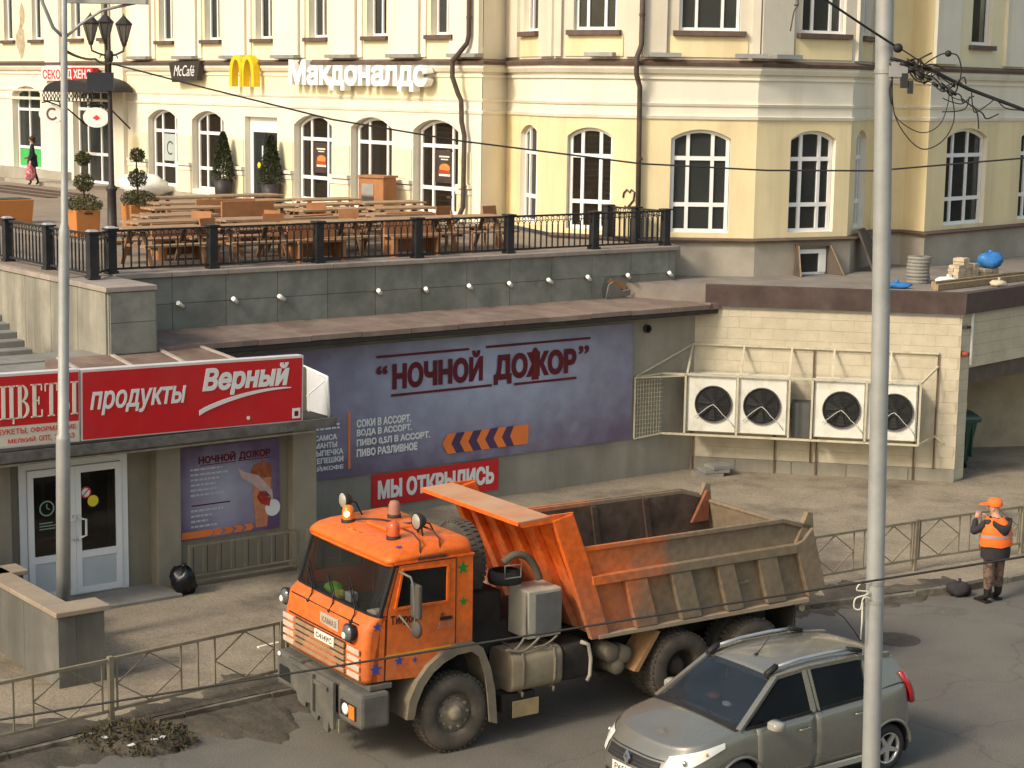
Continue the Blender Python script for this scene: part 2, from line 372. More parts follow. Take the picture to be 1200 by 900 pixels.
M_grey = mat('grey_plinth_stucco', (0.40,0.355,0.29), 0.92, var=0.1, scale=1.1, dirt=(0.24,0.21,0.17), damt=0.6, dscale=0.5, dlo=0.45, dhi=0.7, bump=0.2, bscale=25)
M_brown = mat('brown_flashing', (0.115,0.075,0.060), 0.6, var=0.2, scale=5, dirt=(0.2,0.15,0.12), damt=0.4, dscale=3)
M_pvc = mat('white_pvc', (0.82,0.81,0.79), 0.45, var=0.04, scale=3)
M_zinc = mat('zinc_sheet', (0.36,0.35,0.33), 0.5, metal=0.4, var=0.15, scale=4)
M_pipe = mat('dark_drainpipe', (0.075,0.052,0.042), 0.6, var=0.25, scale=4, dirt=(0.16,0.12,0.09), damt=0.4, dscale=5)
G_dark = glass('dark_window_glass', (0.055,0.060,0.058), 0.45)
G_clear = glass('clear_window_glass', (0.03,0.035,0.033), 0.72)
G_brown = glass('brown_window_glass', (0.035,0.026,0.018), 0.45)
M_in = mat('dim_interior', (0.085,0.078,0.066), 0.9, var=0.6, scale=1.2)
M_slat = mat('wood_blind', (0.17,0.095,0.055), 0.6, var=0.35, scale=3)
M_curt = mat('grey_green_curtain', (0.52,0.56,0.44), 0.9, var=0.25, scale=3)

BO = Vector((-2.14, 50.17, 5.2))
bld = thing('corner_building', 'yellow and cream two storey corner building with arched white windows and rounded corner', 'building', BO)
LF = FR((-2.14, 50.17), -51.5)
V = [(-0.87,48.60),(-0.25,49.62),(0.92,46.42),(3.0,45.36),(5.8,45.36),(8.3,46.66),(9.35,49.15),(10.22,49.28),(10.65,48.65)]
def wl(v): return Vector((v[0], v[1], 0))
FA, FB, FC, FD, FE = [FR(V[i], math.degrees(math.atan2(V[i+1][1]-V[i][1], V[i+1][0]-V[i][0]))) for i in (1,2,3,4,5)]
FF = FR(V[8], 47.5)
def seglen(i): return (wl(V[i+1])-wl(V[i])).length
TOP = 15.0
WINM = {}
def window(fr, xc, w, z0, zs, rise, depth, cols=(0,0.28,0.72,1), rows=(0.27,0.72), glassm=G_dark, back='dim', fw=0.085, top=None):
    """one window: frame mesh, a pane for every opening, and what hangs behind the glass"""
    key = (round(w,2), round(z0,2), round(zs,2), rise, cols, rows, glassm.name, back)
    H_ = zs-z0
    if key not in WINM:
        xa, xb = -w/2, w/2; X = [xa+fw+(w-2*fw)*c for c in cols]; full = H_+rise; Z = [fw]+[full*r for r in rows]
        az = lambda x: arc_z(x, xa, xb, H_, rise)
        mb = MB()
        mb.box(xa, xb, -0.04, 0.04, 0, fw)
        for i, x in enumerate(X):
            a, b = (xa, xa+fw) if i == 0 else ((xb-fw, xb) if i == len(X)-1 else (x-fw/2, x+fw/2))
            zt = min(az(a), az(b)); mb.box(a, b, -0.045, 0.038, fw, zt)
        for r in rows: mb.box(xa+fw, xb-fw, -0.042, 0.036, full*r-0.05, full*r+0.05)
        if rise > 0:
            n = 10
            for i in range(n):
                a = xa+w*i/n; b = xa+w*(i+1)/n
                mb.hexa([(a,-0.043,az(a)-fw),(b,-0.043,az(b)-fw),(b,0.037,az(b)-fw),(a,0.037,az(a)-fw)], [(a,-0.043,az(a)),(b,-0.043,az(b)),(b,0.037,az(b)),(a,0.037,az(a))])
        else: mb.box(xa, xb, -0.04, 0.04, H_-fw, H_)
        fme = mb.mesh('window', M_pvc); panes = []
        zz = Z+[None]
        for i in range(len(X)-1):
            for j in range(len(Z)):
                a, b = X[i], X[i+1]; p = MB(); lo = zz[j]
                if zz[j+1] is not None: pts = [(a,lo),(b,lo),(b,zz[j+1]),(a,zz[j+1])]
                else:
                    pts = [(a,lo),(b,lo)]+[(b+(a-b)*k/5, az(b+(a-b)*k/5)-0.01) for k in range(6)]
                p.prism(pts, 0.004, 0.012); panes.append(p.mesh('pane', glassm))
        q = MB()
        if back == 'slats':
            z = 0.05
            while z < full-0.08:
                q.box(-w/2+0.02, w/2-0.02, 0.30, 0.325, z, min(z+0.11, full)); z += 0.14
            bm_ = M_slat
        elif back == 'curtain':
            n = 28; rows_ = [[(-w/2+w*k/n, 0.22+0.03*math.sin(k*1.7), z) for k in range(n+1)] for z in (0, full)]
            q.loft(rows_, False, False, False, True); bm_ = M_curt
        else: q.box(-w/2-0.3, w/2+0.3, 0.9, 0.92, -0.3, full+0.2); bm_ = M_in
        WINM[key] = (fme, panes, q.mesh('blind' if back != 'dim' else 'interior', bm_), 'blind' if back != 'dim' else 'interior')
    fme, panes, bme, bname = WINM[key]
    o = obj('window', fme, bld, fr.w(xc, depth-0.03, z0)-BO, fr.a)
    for p in panes: obj('pane', p, o)
    obj(bname, bme, o)
    return o
def at_local(fr, x, y, z): return fr.w(x, y, z)-BO
def wall(fr, x0, x1, z0, z1, ops, m, depth, mrev=None):
    mb = MB(); arch_wall(mb, x0, x1, z0, z1, ops, depth, 1 if mrev else None)
    return mb.build('wall', [m, mrev or m], bld, fr.w(0,0,0)-BO, fr.a)
def piece(name, fr, x0, x1, y0, y1, z0, z1, m, bevel=0):
    mb = MB(); mb.box(0, x1-x0, y0, y1, 0, z1-z0); return mb.build(name, m, bld, fr.w(x0,0,z0)-BO, fr.a, bevel)

# ---- L : the sunlit left front
ops = [(c-1.02, c+1.02, 5.48, 7.68, 0.30) for c in (0.0,-3.05,-6.08,-12.27,-15.27)]
ops.append((-9.95,-8.05,5.22,7.86,0.0))
wall(LF, -17.75, 2.01, 5.0, 8.5, ops, M_cream, 0.28)
for c in (0.0,-3.05,-6.08,-12.27,-15.27):
    window(LF, c+0.06, 2.02, 5.48, 7.68, 0.30, 0.28, cols=(0,0.27,0.75,1), glassm=G_brown, back='slats' if c in (0.0,-6.08,-12.27) else 'dim')
uops = [(c-0.48, c+0.48, 10.2, 12.6, 0) for c in (0.22,-2.80,-5.80,-8.80,-11.92,-14.95)]
wall(LF, -17.75, 2.01, 8.5, TOP, uops, M_yelL, 0.26, M_cream)
for c in (0.22,-2.80,-5.80,-8.80,-11.92,-14.95):
    window(LF, c+0.02, 0.95, 10.2, 12.6, 0, 0.26, cols=(0,0.5,1), rows=(0.8,), fw=0.07, back='curtain' if c in (-2.80,-11.92) else 'dim', glassm=G_clear if c in (-2.80,-11.92,-8.80) else G_dark)
    piece('window_sill', LF, c-0.62, c+0.62, -0.14, -0.002, 10.08, 10.19, M_brown)
for c in (1.45,-1.28,-4.32,-7.30,-10.35,-13.4,-16.5):
    w_ = 1.1 if c > 1 else 1.22
    piece('pilaster', LF, c-w_/2, min(c+w_/2, 2.0), -0.13, -0.001, 9.62, TOP, M_cream)
    piece('pilaster_strip', LF, c-w_/2-0.26, c-w_/2-0.04, -0.06, -0.001, 9.62, TOP, M_cream)
    if c < 1: piece('pilaster_strip', LF, c+w_/2+0.04, c+w_/2+0.26, -0.06, -0.001, 9.62, TOP, M_cream)
    piece('flashing', LF, c-w_/2-0.06, min(c+w_/2+0.06, 2.08), -0.30, -0.001, 9.60, 9.70, M_zinc)
# piers between the windows: yellow panel, moulded band, pedestal
for (a, b) in ((1.08,1.62),(-1.98,-1.07),(-5.02,-4.11),(-8.0,-7.14),(-11.2,-10.0),(-14.2,-13.33),(-17.6,-16.34)):
    piece('pier_panel', LF, a, b, -0.03, -0.001, 6.36, 7.16, M_yelL)
    piece('pier_band', LF, a-0.03, b+0.03, -0.10, -0.001, 6.06, 6.18, M_cream); piece('pier_band', LF, a-0.03, b+0.03, -0.13, -0.001, 6.22, 6.32, M_cream)
    piece('pedestal', LF, a-0.02, b+0.02, -0.07, -0.001, 5.35, 6.05, M_yelL)
piece('plinth', LF, -17.8, 2.05, -0.12, -0.001, 5.0, 5.34, M_grey)
# entrance
piece('door_frame', LF, -9.93, -8.07, 0.18, 0.25, 7.40, 7.86, M_pvc); piece('door_frame', LF, -9.93, -9.75, 0.18, 0.25, 5.24, 7.40, M_pvc); piece('door_frame', LF, -8.25, -8.07, 0.18, 0.25, 5.24, 7.40, M_pvc)
for a, b in ((-9.74,-9.02),(-8.98,-8.26)):
    d = piece('door', LF, a, b, 0.20, 0.25, 5.24, 7.38, mat('dark_door', (0.02,0.02,0.022), 0.3))
    mb = MB(); mb.box(0.08,(b-a)-0.08,0.19,0.2,0.15,2.0); mb.build('pane', G_dark, d)
    hx = (b-a)-0.09 if a < -9.5 else 0.09
    mb = MB(); mb.cyl((hx,0.13,0.75),(hx,0.13,1.75),0.025); mb.bar((hx,0.13,0.85),(hx,0.2,0.85),0.02); mb.bar((hx,0.13,1.65),(hx,0.2,1.65),0.02); mb.build('handle', M_pvc, d)
mb = MB(); mb.cyl((0.32,0.18,1.15),(0.32,0.19,1.15),0.09,0.09,16); mb.build('sticker', mat('yellow_sticker',(0.8,0.66,0.03),0.5), [o for o in bld.children if o.name.startswith('door') and not o.name.startswith('door_f')][0])
# ---- far left continuation of the L front
wall(LF, -40, -17.75, 5.0, 9.45, [(-27.2,-24.7,5.58,8.40,0.25),(-22.0,-19.1,5.30,8.40,0.30),(-33.2,-30.7,5.58,8.40,0.25)], M_cream, 0.28)
window(LF, -25.93, 2.46, 5.58, 8.40, 0.25, 0.28, cols=(0,0.42,0.85,1), rows=(0.26,0.72), back='curtain'); window(LF, -31.93, 2.46, 5.58, 8.40, 0.25, 0.28, cols=(0,0.42,0.85,1), rows=(0.26,0.72), back='curtain')
window(LF, -20.53, 2.86, 5.30, 8.40, 0.30, 0.28, cols=(0,0.25,0.63,1), rows=(0.30,0.76), back='curtain')
g = MB(); g.box(-1.15,1.12,0.02,0.05,0.06,0.75); g.build('poster', mat('green_window_film',(0.06,0.42,0.10),0.6), bld, LF.w(-25.93,0.225,5.58)-BO, LF.a)
uo = [(c-0.42, c+0.42, 10.35, 12.8, 0) for c in (-27.35,-24.85,-21.55,-30.2,-19.2)]
wall(LF, -40, -17.75, 9.45, TOP, uo, M_yelL, 0.24, M_cream)
for c in (-27.35,-24.85,-21.55,-30.2,-19.2):
    window(LF, c, 0.84, 10.35, 12.8, 0, 0.24, cols=(0,0.5,1), rows=(0.8,), fw=0.07); piece('window_sill', LF, c-0.6, c+0.6, -0.12, -0.001, 10.22, 10.34, M_brown)
for a, b in ((-23.9,-22.7),(-18.9,-17.75)):
    piece('pilaster', LF, a, b, -0.16, -0.001, 5.3, TOP, M_cream)
piece('plinth', LF, -40, -22.2, -0.25, -0.001, 5.0, 5.62, M_grey)
piece('porch_step', LF, -24.6, -18.6, -1.5, -0.002, 5.19, 5.33, M_grey)
for k in range(3): piece('door_mat', LF, -22.0+k*0.7, -15.5+0.4*k, -2.9-0.75*k, -2.5-0.75*k, 5.2, 5.225, mat('brown_mat',(0.09,0.055,0.04),0.9))
for (s_, z, k, sc) in ((-26.25,10.35,0,1.0),(-26.1,11.25,1,0.7),(-22.8,10.0,2,0.8),(-23.1,9.75,3,0.5)):
    q = random.Random(k+3); mb = MB(); mb.prism([(sc*(0.28+0.2*q.random())*math.cos(2*PI*i/11), sc*(0.42+0.35*q.random())*math.sin(2*PI*i/11)) for i in range(11)], -0.006, 0.0); mb.build('peeled_plaster', mat('bare_plaster',(0.46,0.38,0.26),0.95,var=0.25,scale=5,dirt=(0.28,0.21,0.14),damt=0.6,dscale=4), bld, LF.w(s_,-0.002,z)-BO, LF.a)
# ---- shaded return and the bay facets
mb = MB(); a = wl(V[0]); b = wl(V[1]); mb.poly([a+Vector((0,0,5)), b+Vector((0,0,5)), b+Vector((0,0,TOP)), a+Vector((0,0,TOP))]); mb.build('wall', M_cream, bld, -BO)
def bay(fr, L_, xc, w, uc, uw, gl, back, d=0.2, up=True):
    wall(fr, 0, L_, 5.3, 8.2, [(xc-w/2, xc+w/2, 5.44, 7.70, 0.22)], M_yel, d, M_cream)
    window(fr, xc, w-0.03, 5.44, 7.70, 0.22, d, glassm=gl, back=back, cols=(0,0.26,0.74,1))
    mb = MB(); mb.box(0, L_, 0, 0.02, 8.2, 9.5); mb.build('frieze', M_cream, bld, fr.w(0,-0.0,0)-BO, fr.a)
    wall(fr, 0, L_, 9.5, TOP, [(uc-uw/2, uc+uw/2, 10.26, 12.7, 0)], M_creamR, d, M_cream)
    piece('apron_panel', fr, uc-uw/2-0.2, uc+uw/2+0.2, -0.03, -0.001, 9.63, 10.12, M_yel)
    window(fr, uc, uw-0.03, 10.26, 12.7, 0, d, cols=(0,0.26,0.74,1) if uw > 0.9 else (0,0.5,1), rows=(0.8,), glassm=G_dark, fw=0.07)
    piece('window_sill', fr, uc-uw/2-0.14, uc+uw/2+0.14, -0.14, -0.002, 10.13, 10.25, M_brown)
    for a, b in ((0.0, uc-uw/2-0.28), (uc+uw/2+0.28, L_)):
        if b-a > 0.12: piece('pilaster', fr, a+0.01, b-0.01, -0.09, -0.001, 9.62, TOP, M_creamR)
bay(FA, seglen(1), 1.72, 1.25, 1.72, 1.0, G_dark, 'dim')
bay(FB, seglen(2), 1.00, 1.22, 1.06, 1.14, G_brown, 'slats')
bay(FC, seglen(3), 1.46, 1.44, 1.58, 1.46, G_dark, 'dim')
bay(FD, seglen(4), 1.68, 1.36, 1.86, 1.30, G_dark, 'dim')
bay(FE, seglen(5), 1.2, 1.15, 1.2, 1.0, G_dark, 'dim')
for i, j in ((6,7),(7,8)):
    mb = MB(); a = wl(V[i]); b = wl(V[j]); mb.poly([a+Vector((0,0,5.3)), b+Vector((0,0,5.3)), b+Vector((0,0,TOP)), a+Vector((0,0,TOP))]); mb.build('wall', M_yel, bld, -BO)
fw_ = [(0.96,3.10),(5.02,7.16),(9.1,11.2)]
wall(FF, 0, 20, 5.3, 8.2, [(a, b, 5.42, 7.72, 0.25) for a, b in fw_], M_yel, 0.20, M_cream)
for a, b in fw_: window(FF, (a+b)/2, b-a-0.03, 5.42, 7.72, 0.25, 0.20, glassm=G_clear, back='curtain', cols=(0,0.22,0.62,1))
mb = MB(); mb.box(0, 20, 0, 0.02, 8.2, 9.5); mb.build('frieze', M_cream, bld, FF.w(0)-BO, FF.a)
wall(FF, 0, 20, 9.5, TOP, [(1.95,3.0,10.15,12.6,0),(6.0,7.05,10.15,12.6,0)], M_yelL, 0.18, M_cream)
for c in (2.47,6.52): window(FF, c, 1.02, 10.15, 12.6, 0, 0.18, cols=(0,1), rows=(0.8,), back='curtain', glassm=G_clear); piece('window_sill', FF, c-0.65, c+0.65, -0.12, -0.002, 10.02, 10.14, M_brown)
for a, b in ((0.02,1.2),(3.7,4.9),(7.8,9.0)): piece('pilaster', FF, a, b, -0.1, -0.001, 9.62, TOP, M_cream)
# ---- mouldings that run round the whole front
farL = LF.w(-40); FFe = FF.w(20)
RUN = [farL]+[wl(v) for v in V]+[FFe]; LOC = [(p.x-BO.x, p.y-BO.y) for p in RUN]
def run(name, prof, m, pts=LOC):
    mb = MB(); sweep(mb, pts, [(o, z-BO.z) for o, z in prof]); return mb.build(name, m, bld)
run('cornice', [(-0.05,9.42),(0.20,9.42),(0.22,9.50),(-0.05,9.585)], M_brown)
run('moulding', [(-0.05,9.22),(0.09,9.24),(0.15,9.34),(0.15,9.415),(-0.05,9.415)], M_cream)
run('moulding', [(-0.05,9.10),(0.05,9.10),(0.05,9.16),(-0.05,9.16)], M_cream)
run('moulding', [(-0.05,8.47),(0.03,8.47),(0.055,8.53),(-0.05,8.55)], M_cream)
run('moulding', [(-0.05,8.16),(0.04,8.16),(0.06,8.235),(-0.05,8.26)], M_cream)
run('roof_edge', [(-0.4,TOP),(0.4,TOP),(0.4,TOP+0.3),(-0.4,TOP+0.3)], M_brown)
mb = MB(); mb.prism([(p[0],p[1]) for p in LOC]+[(60,40),(-30,60)], TOP+0.3-BO.z, TOP+0.5-BO.z, 'z'); mb.build('roof', M_zinc, bld)
# plinth of the bay and the right front with its brown sill
PLN = [(wl(v)-BO) for v in V[2:]]+[FFe-BO]; PLN = [(p.x, p.y) for p in PLN]
run('plinth', [(-0.2,3.6),(0.10,3.6),(0.10,5.22),(-0.2,5.22)], M_grey, PLN)
run('plinth_sill', [(-0.2,5.225),(0.20,5.225),(0.22,5.27),(-0.2,5.36)], M_brown, PLN)
# downpipes
def pipe(name, fr, x, pts, r=0.065):
    mb = MB(); mb.tube([(0, y, z-5.2) for (_, y, z) in [(0,)+p for p in pts]] if False else [(p[0], p[1], p[2]-5.2) for p in pts], r, 10)
    for z in (6.0, 7.2, 10.6, 12.2): mb.lathe([(r+0.012,-0.03),(r+0.012,0.03)], (pts[-1][0] if z < 9 else pts[0][0], pts[-1][1] if z < 9 else pts[0][1], z-5.2), 10)
    return mb.build('drainpipe', M_pipe, bld, fr.w(x,0,5.2)-BO, fr.a)
pipe('drainpipe', LF, 1.32, [(0.42,-0.24,15),(0.42,-0.24,10.15),(0.36,-0.25,9.95),(-0.08,-0.38,9.50),(-0.08,-0.38,9.1),(0.08,-0.3,8.65),(0.10,-0.22,8.5),(0.10,-0.2,7.95),(0.20,-0.18,7.6),(0.20,-0.2,5.75),(0.12,-0.3,5.45),(-0.1,-0.42,5.25)])
pipe('drainpipe', FB, seglen(2), [(0.05,-0.20,15),(0.05,-0.2,9.9),(0.0,-0.34,9.6),(0.0,-0.34,9.2),(0.02,-0.16,8.9),(0.02,-0.14,7.9),(0.04,-0.12,5.4)])
mb = MB(); mb.tube([(0,0,0),(0.02,0,0.12),(0.1,0,0.2),(0.17,0,0.13),(0.22,0,0.20),(0.3,0,0.14),(0.28,0,-0.05),(0.12,0,-0.24),(0.05,0,-0.2)], 0.022, 6)
mb.build('painted_heart', M_pipe, bld, FB.w(1.92,-0.02,6.25)-BO, FB.a)
for fr, x, z in ((FB,0.95,9.62),(FC,0.15,9.62),(FD,0.25,9.62),(FC,2.2,9.62)):
    piece('floodlight', fr, x, x+0.75, -0.36, -0.13, z, z+0.10, M_zinc)
# ================================================================ TERRACE AND PODIUM
M_clad = mat('granite_cladding', (0.235,0.232,0.20), 0.75, var=0.14, scale=2.2, dirt=(0.13,0.13,0.11), damt=0.75, dscale=1.4, dlo=0.42, dhi=0.66, bump=0.15, bscale=60, objrand=0.1)
M_cap = mat('cap_stone', (0.33,0.275,0.235), 0.8, var=0.12, scale=3, dirt=(0.18,0.15,0.13), damt=0.5, dscale=2, objrand=0.1)
M_tile = mat('red_roof_sheet', (0.215,0.155,0.125), 0.85, var=0.2, scale=1.5, dirt=(0.34,0.28,0.23), damt=0.6, dscale=1.2, dlo=0.5, dhi=0.72, objrand=0.15, bump=0.2)
M_wallg = mat('rough_grey_render', (0.29,0.265,0.215), 0.92, var=0.12, scale=1.4, dirt=(0.17,0.15,0.12), damt=0.6, dscale=0.8, dlo=0.45, dhi=0.7, bump=0.35, bscale=30, streak=True)
M_dark = mat('dark_edge', (0.045,0.040,0.036), 0.8, var=0.2, scale=4)
pd = thing('terrace_podium', 'grey stone clad terrace podium with sloping ledge roof above the blue banner', 'terrace', POD.w(0,0,0.1), POD.a)
Z0 = 0.1
def pb(name, x0, x1, y0, y1, z0, z1, m, bevel=0, parent=pd):
    mb = MB(); mb.box(0, x1-x0, 0, y1-y0, 0, z1-z0); return mb.build(name, m, parent, (x0, y0, z0-Z0), 0, bevel)
pb('banner_wall', -10.4, 1.96, 0, 0.3, Z0-0.2, 3.84, M_wallg)
# ledge roof sheets, one by one
x = -12.2; i = 0
while x < 2.04:
    w_ = min(1.18, 2.06-x); mb = MB()
    if x+w_ > 2.04: w_ = 2.06-x
    mb.hexa([(0.008,-0.47,3.90),(w_-0.008,-0.47,3.90),(w_-0.008,1.24,3.98),(0.008,1.24,3.98)], [(0.008,-0.47,4.0),(w_-0.008,-0.47,4.0),(w_-0.008,1.24,4.075),(0.008,1.24,4.075)])
    mb.build('roof_sheet', M_tile, pd, (x, 0, -Z0+rnd.uniform(-0.006,0.006))); x += w_; i += 1
mb = MB(); mb.prism([(1.98,-0.47),(2.36,-0.47),(2.95,0.3),(2.95,1.24),(1.98,1.24)], 3.89-Z0, 4.03-Z0, 'z'); mb.build('roof_sheet', M_tile, pd)
pb('ledge_slab', -12.2, 2.3, -0.40, 1.2, 3.78, 3.89, M_dark)
pb('fascia', -12.2, 2.2, -0.44, -0.405, 3.80, 3.892, M_dark)
# parapet core and its cladding panels
pb('parapet_core', -12.9, 2.40, 1.27, 1.75, 3.0, 5.11, M_conc)
x = -11.95
k = 0
while x < 2.38:
    w_ = min(1.18, 2.41-x)
    for r_, (a, b) in enumerate(((4.06,4.58),(4.585,5.11))):
        if 0.1 < x+0.6 < 0.75 and r_ == 0: continue
        mb = MB(); mb.box(0.006, w_-0.006, 0, 0.035, 0, b-a-0.006); mb.build('stone_panel', M_clad, pd, (x, 1.232+rnd.uniform(0,0.006), a-Z0))
    x += w_
# broken panel corner
mb = MB(); mb.prism([(0,0),(0.35,0),(0.30,0.25),(0.42,0.52),(0,0.52)], 0, 0.035); mb.build('stone_panel', M_clad, pd, (-0.15,1.234,4.06-Z0))
mb = MB(); mb.prism([(0,0),(0.72,0.05),(0.70,0.2),(0.45,0.18),(0.1,0.42),(0,0.35)], 0, 0.03); mb.build('stone_panel', M_clad, pd, (0.22,1.16,4.07-Z0), (0.3,0,0.0), label='broken stone panel leaning at the foot of the parapet')
mb = MB(); mb.prism([(0,0),(0.55,-0.2),(0.62,-0.1),(0.1,0.1)], 0, 0.05); mb.build('exposed_brick_patch', mat('rusty_patch',(0.35,0.16,0.06),0.9,var=0.3,scale=6), pd, (0.33,1.235,4.42-Z0))
x = -12.0
while x < 2.4:
    w_ = min(1.22, 2.44-x); mb = MB(); mb.box(0.004, w_-0.004, 1.17, 1.80, 5.11, 5.205); mb.build('cap_stone', M_cap, pd, (x,0,-Z0), 0, 0.012); x += w_
# left corner pier and side wall of the terrace
pb('corner_pier', -12.95, -12.0, -0.55, 1.25, 3.9, 5.08, M_conc)
pb('corner_pier_panel', -12.93, -12.04, -0.585, -0.555, 3.96, 4.52, M_clad); pb('corner_pier_panel', -12.93, -12.04, -0.585, -0.555, 4.53, 5.07, M_clad)
pb('side_wall', -12.95, -12.6, 1.26, 26, 2.5, 5.08, M_conc)
n_ = 0; y = -0.6
while y < 20:
    mb = MB(); mb.box(-13.02, -12.0 if y < 1.0 else -12.4, 0.004, 1.196, 5.085, 5.18); mb.build('cap_stone', M_cap, pd, (0,y,-Z0), 0, 0.012); y += 1.2
y = -0.5; M_stain = mat('stained_concrete', (0.34,0.315,0.255), 0.9, var=0.22, scale=1.8, dirt=(0.17,0.16,0.13), damt=0.85, dscale=1.5, dlo=0.40, dhi=0.62, bump=0.2, streak=True, objrand=0.06)
while y < 20:
    mb = MB(); mb.box(-12.985, -12.955, 0.006, 1.194, 3.6, 5.07); mb.build('stone_panel', M_stain, pd, (0,y,-Z0)); y += 1.2
# terrace floor
fl = [POD.w(-12.95,1.3), POD.w(2.40,1.3), Vector((3.95,44.35,0)), Vector((3.6,45.5,0)), wl(V[3]), wl(V[2]), wl(V[1]), wl(V[0]), LF.w(-40,0), LF.w(-40,-14), POD.w(-12.95,28)]
mb = MB(); mb.prism([(p.x,p.y) for p in fl], 4.9, 5.2, 'z'); struct(mb.build('terrace_floor', M_floor))
# ---------------------------------------------------------------- shops under the terrace
SY = -2.68
M_pill = mat('pillar_render', (0.30,0.265,0.20), 0.9, var=0.1, scale=2, dirt=(0.17,0.145,0.11), damt=0.55, dscale=1.3, dlo=0.48, dhi=0.7, bump=0.25, streak=True)
shop = thing('grocery_shop', 'low shop front with pillars, glazed double door and dark canopy under the red sign', 'shop', POD.w(-13,SY,0.1), POD.a)
def sb(name, x0, x1, y0, y1, z0, z1, m, bevel=0, parent=shop, label=None):
    mb = MB(); mb.box(0, x1-x0, 0, y1-y0, 0, z1-z0); return mb.build(name, m, parent, (x0+13, y0-SY, z0-Z0), 0, bevel, label)
M_beige = mat('beige_panel', (0.245,0.215,0.16), 0.85, var=0.12, scale=2, dirt=(0.15,0.13,0.10), damt=0.5, dscale=1.2, streak=True)
sb('pillar', -13.12, -12.66, SY-0.02, SY+0.5, Z0-0.1, 2.82, M_pill, 0.015)
sb('pillar', -10.4, -9.9, SY-0.02, -0.01, Z0-0.1, 2.82, M_pill, 0.015)
sb('pillar', -16.3, -15.75, SY-0.02, SY+0.5, Z0-0.1, 2.82, M_pill, 0.015)
sb('wall', -12.66, -10.4, SY+0.16, SY+0.4, Z0-0.1, 2.82, M_beige); sb('wall', -13.55, -13.12, SY+0.25, SY+0.45, Z0-0.1, 2.82, M_beige); sb('wall', -15.75, -15.52, SY+0.25, SY+0.45, Z0-0.1, 2.82, M_beige); sb('wall', -15.52, -13.55, SY+0.25, SY+0.45, 2.50, 2.82, M_beige)
sb('wall', -22, -16.3, SY+0.25, SY+0.45, Z0-0.1, 2.82, M_beige)
for k in range(8): sb('cladding_strip', -12.62+k*0.277, -12.62+k*0.277+0.262, SY+0.135, SY+0.158, Z0+0.12, 0.78, M_beige)
# door
fr_ = MB(); fr_.box(0,1.96,0,0.1,2.30,2.42); fr_.box(0,0.13,0,0.1,0,2.30); fr_.box(1.83,1.96,0,0.1,0,2.30); fr_.box(0.13,1.83,0,0.1,0,0.06)
df = fr_.build('door_frame', M_pvc, shop, (-15.52+13, 0.22, 0.02))
for k, x0 in enumerate((0.14, 0.985)):
    mb = MB(); mb.box(0,0.10,-0.03,0.05,0,2.22); mb.box(0.74,0.84,-0.03,0.05,0,2.22); mb.box(0.10,0.74,-0.03,0.05,2.10,2.22); mb.box(0.10,0.74,-0.03,0.05,0.0,0.10); mb.box(0.10,0.74,-0.03,0.05,0.62,0.74)
    d = mb.build('door', M_pvc, shop, (-15.52+13+x0, 0.21, 0.09))
    mb = MB(); mb.box(0.10,0.74,0.0,0.015,0.74,2.10); mb.build('pane', glass('shop_door_glass',(0.012,0.011,0.010),0.15), d)
    mb = MB(); mb.box(0.10,0.74,-0.01,0.02,0.10,0.62); mb.build('kick_panel', mat('door_kick_panel',(0.52,0.55,0.56),0.5,var=0.08), d)
    hx = 0.80 if k == 0 else 0.04; sx = -1 if k == 0 else 1
    mb = MB(); mb.tube([(hx,-0.03,0.95),(hx,-0.1,0.97),(hx+sx*0.02,-0.1,1.0),(hx+sx*0.11,-0.1,1.02),(hx+sx*0.11,-0.1,1.30),(hx+sx*0.02,-0.1,1.32),(hx,-0.1,1.35),(hx,-0.03,1.37)], 0.02, 8); mb.build('handle', M_pvc, d)
    if k == 1:
        mb = MB(); mb.cyl((0.33,-0.002,1.58),(0.33,0.001,1.58),0.10,0.10,20); mb.build('sticker', mat('yellow_sticker',(0.8,0.66,0.03),0.5), d)
        mb = MB(); mb.cyl((0.20,-0.002,1.74),(0.20,0.001,1.74),0.10,0.10,20); mb.build('sticker', mat('white_sticker',(0.8,0.78,0.75),0.5), d)
        mb = MB(); mb.lathe([(0.075,0.0),(0.1,0.0),(0.1,0.004),(0.075,0.004)], (0.20,-0.004,1.74), 20, 'y', False); mb.bar((0.13,-0.004,1.67),(0.27,-0.004,1.81),0.018,0.004,(0,1,0)); mb.build('sticker_ring', mat('red_print',(0.6,0.03,0.03),0.5), d)
    else:
        mb = MB(); mb.lathe([(0.11,0.0),(0.135,0.0),(0.135,0.003),(0.11,0.003)], (0.34,-0.004,1.55), 20, 'y', False); mb.bar((0.34,-0.003,1.55),(0.34,-0.003,1.63),0.016,0.003,(0,1,0)); mb.bar((0.34,-0.003,1.55),(0.39,-0.003,1.53),0.016,0.003,(0,1,0))
        mb.box(0.2,0.5,-0.004,-0.002,1.24,1.26); mb.box(0.2,0.44,-0.004,-0.002,1.29,1.31); mb.box(0.2,0.48,-0.004,-0.002,1.19,1.21); mb.build('sticker', mat('pale_green_print',(0.22,0.32,0.25),0.6), d)
sb('interior', -16, -13.2, SY+1.8, SY+1.85, Z0-0.1, 2.8, M_in)
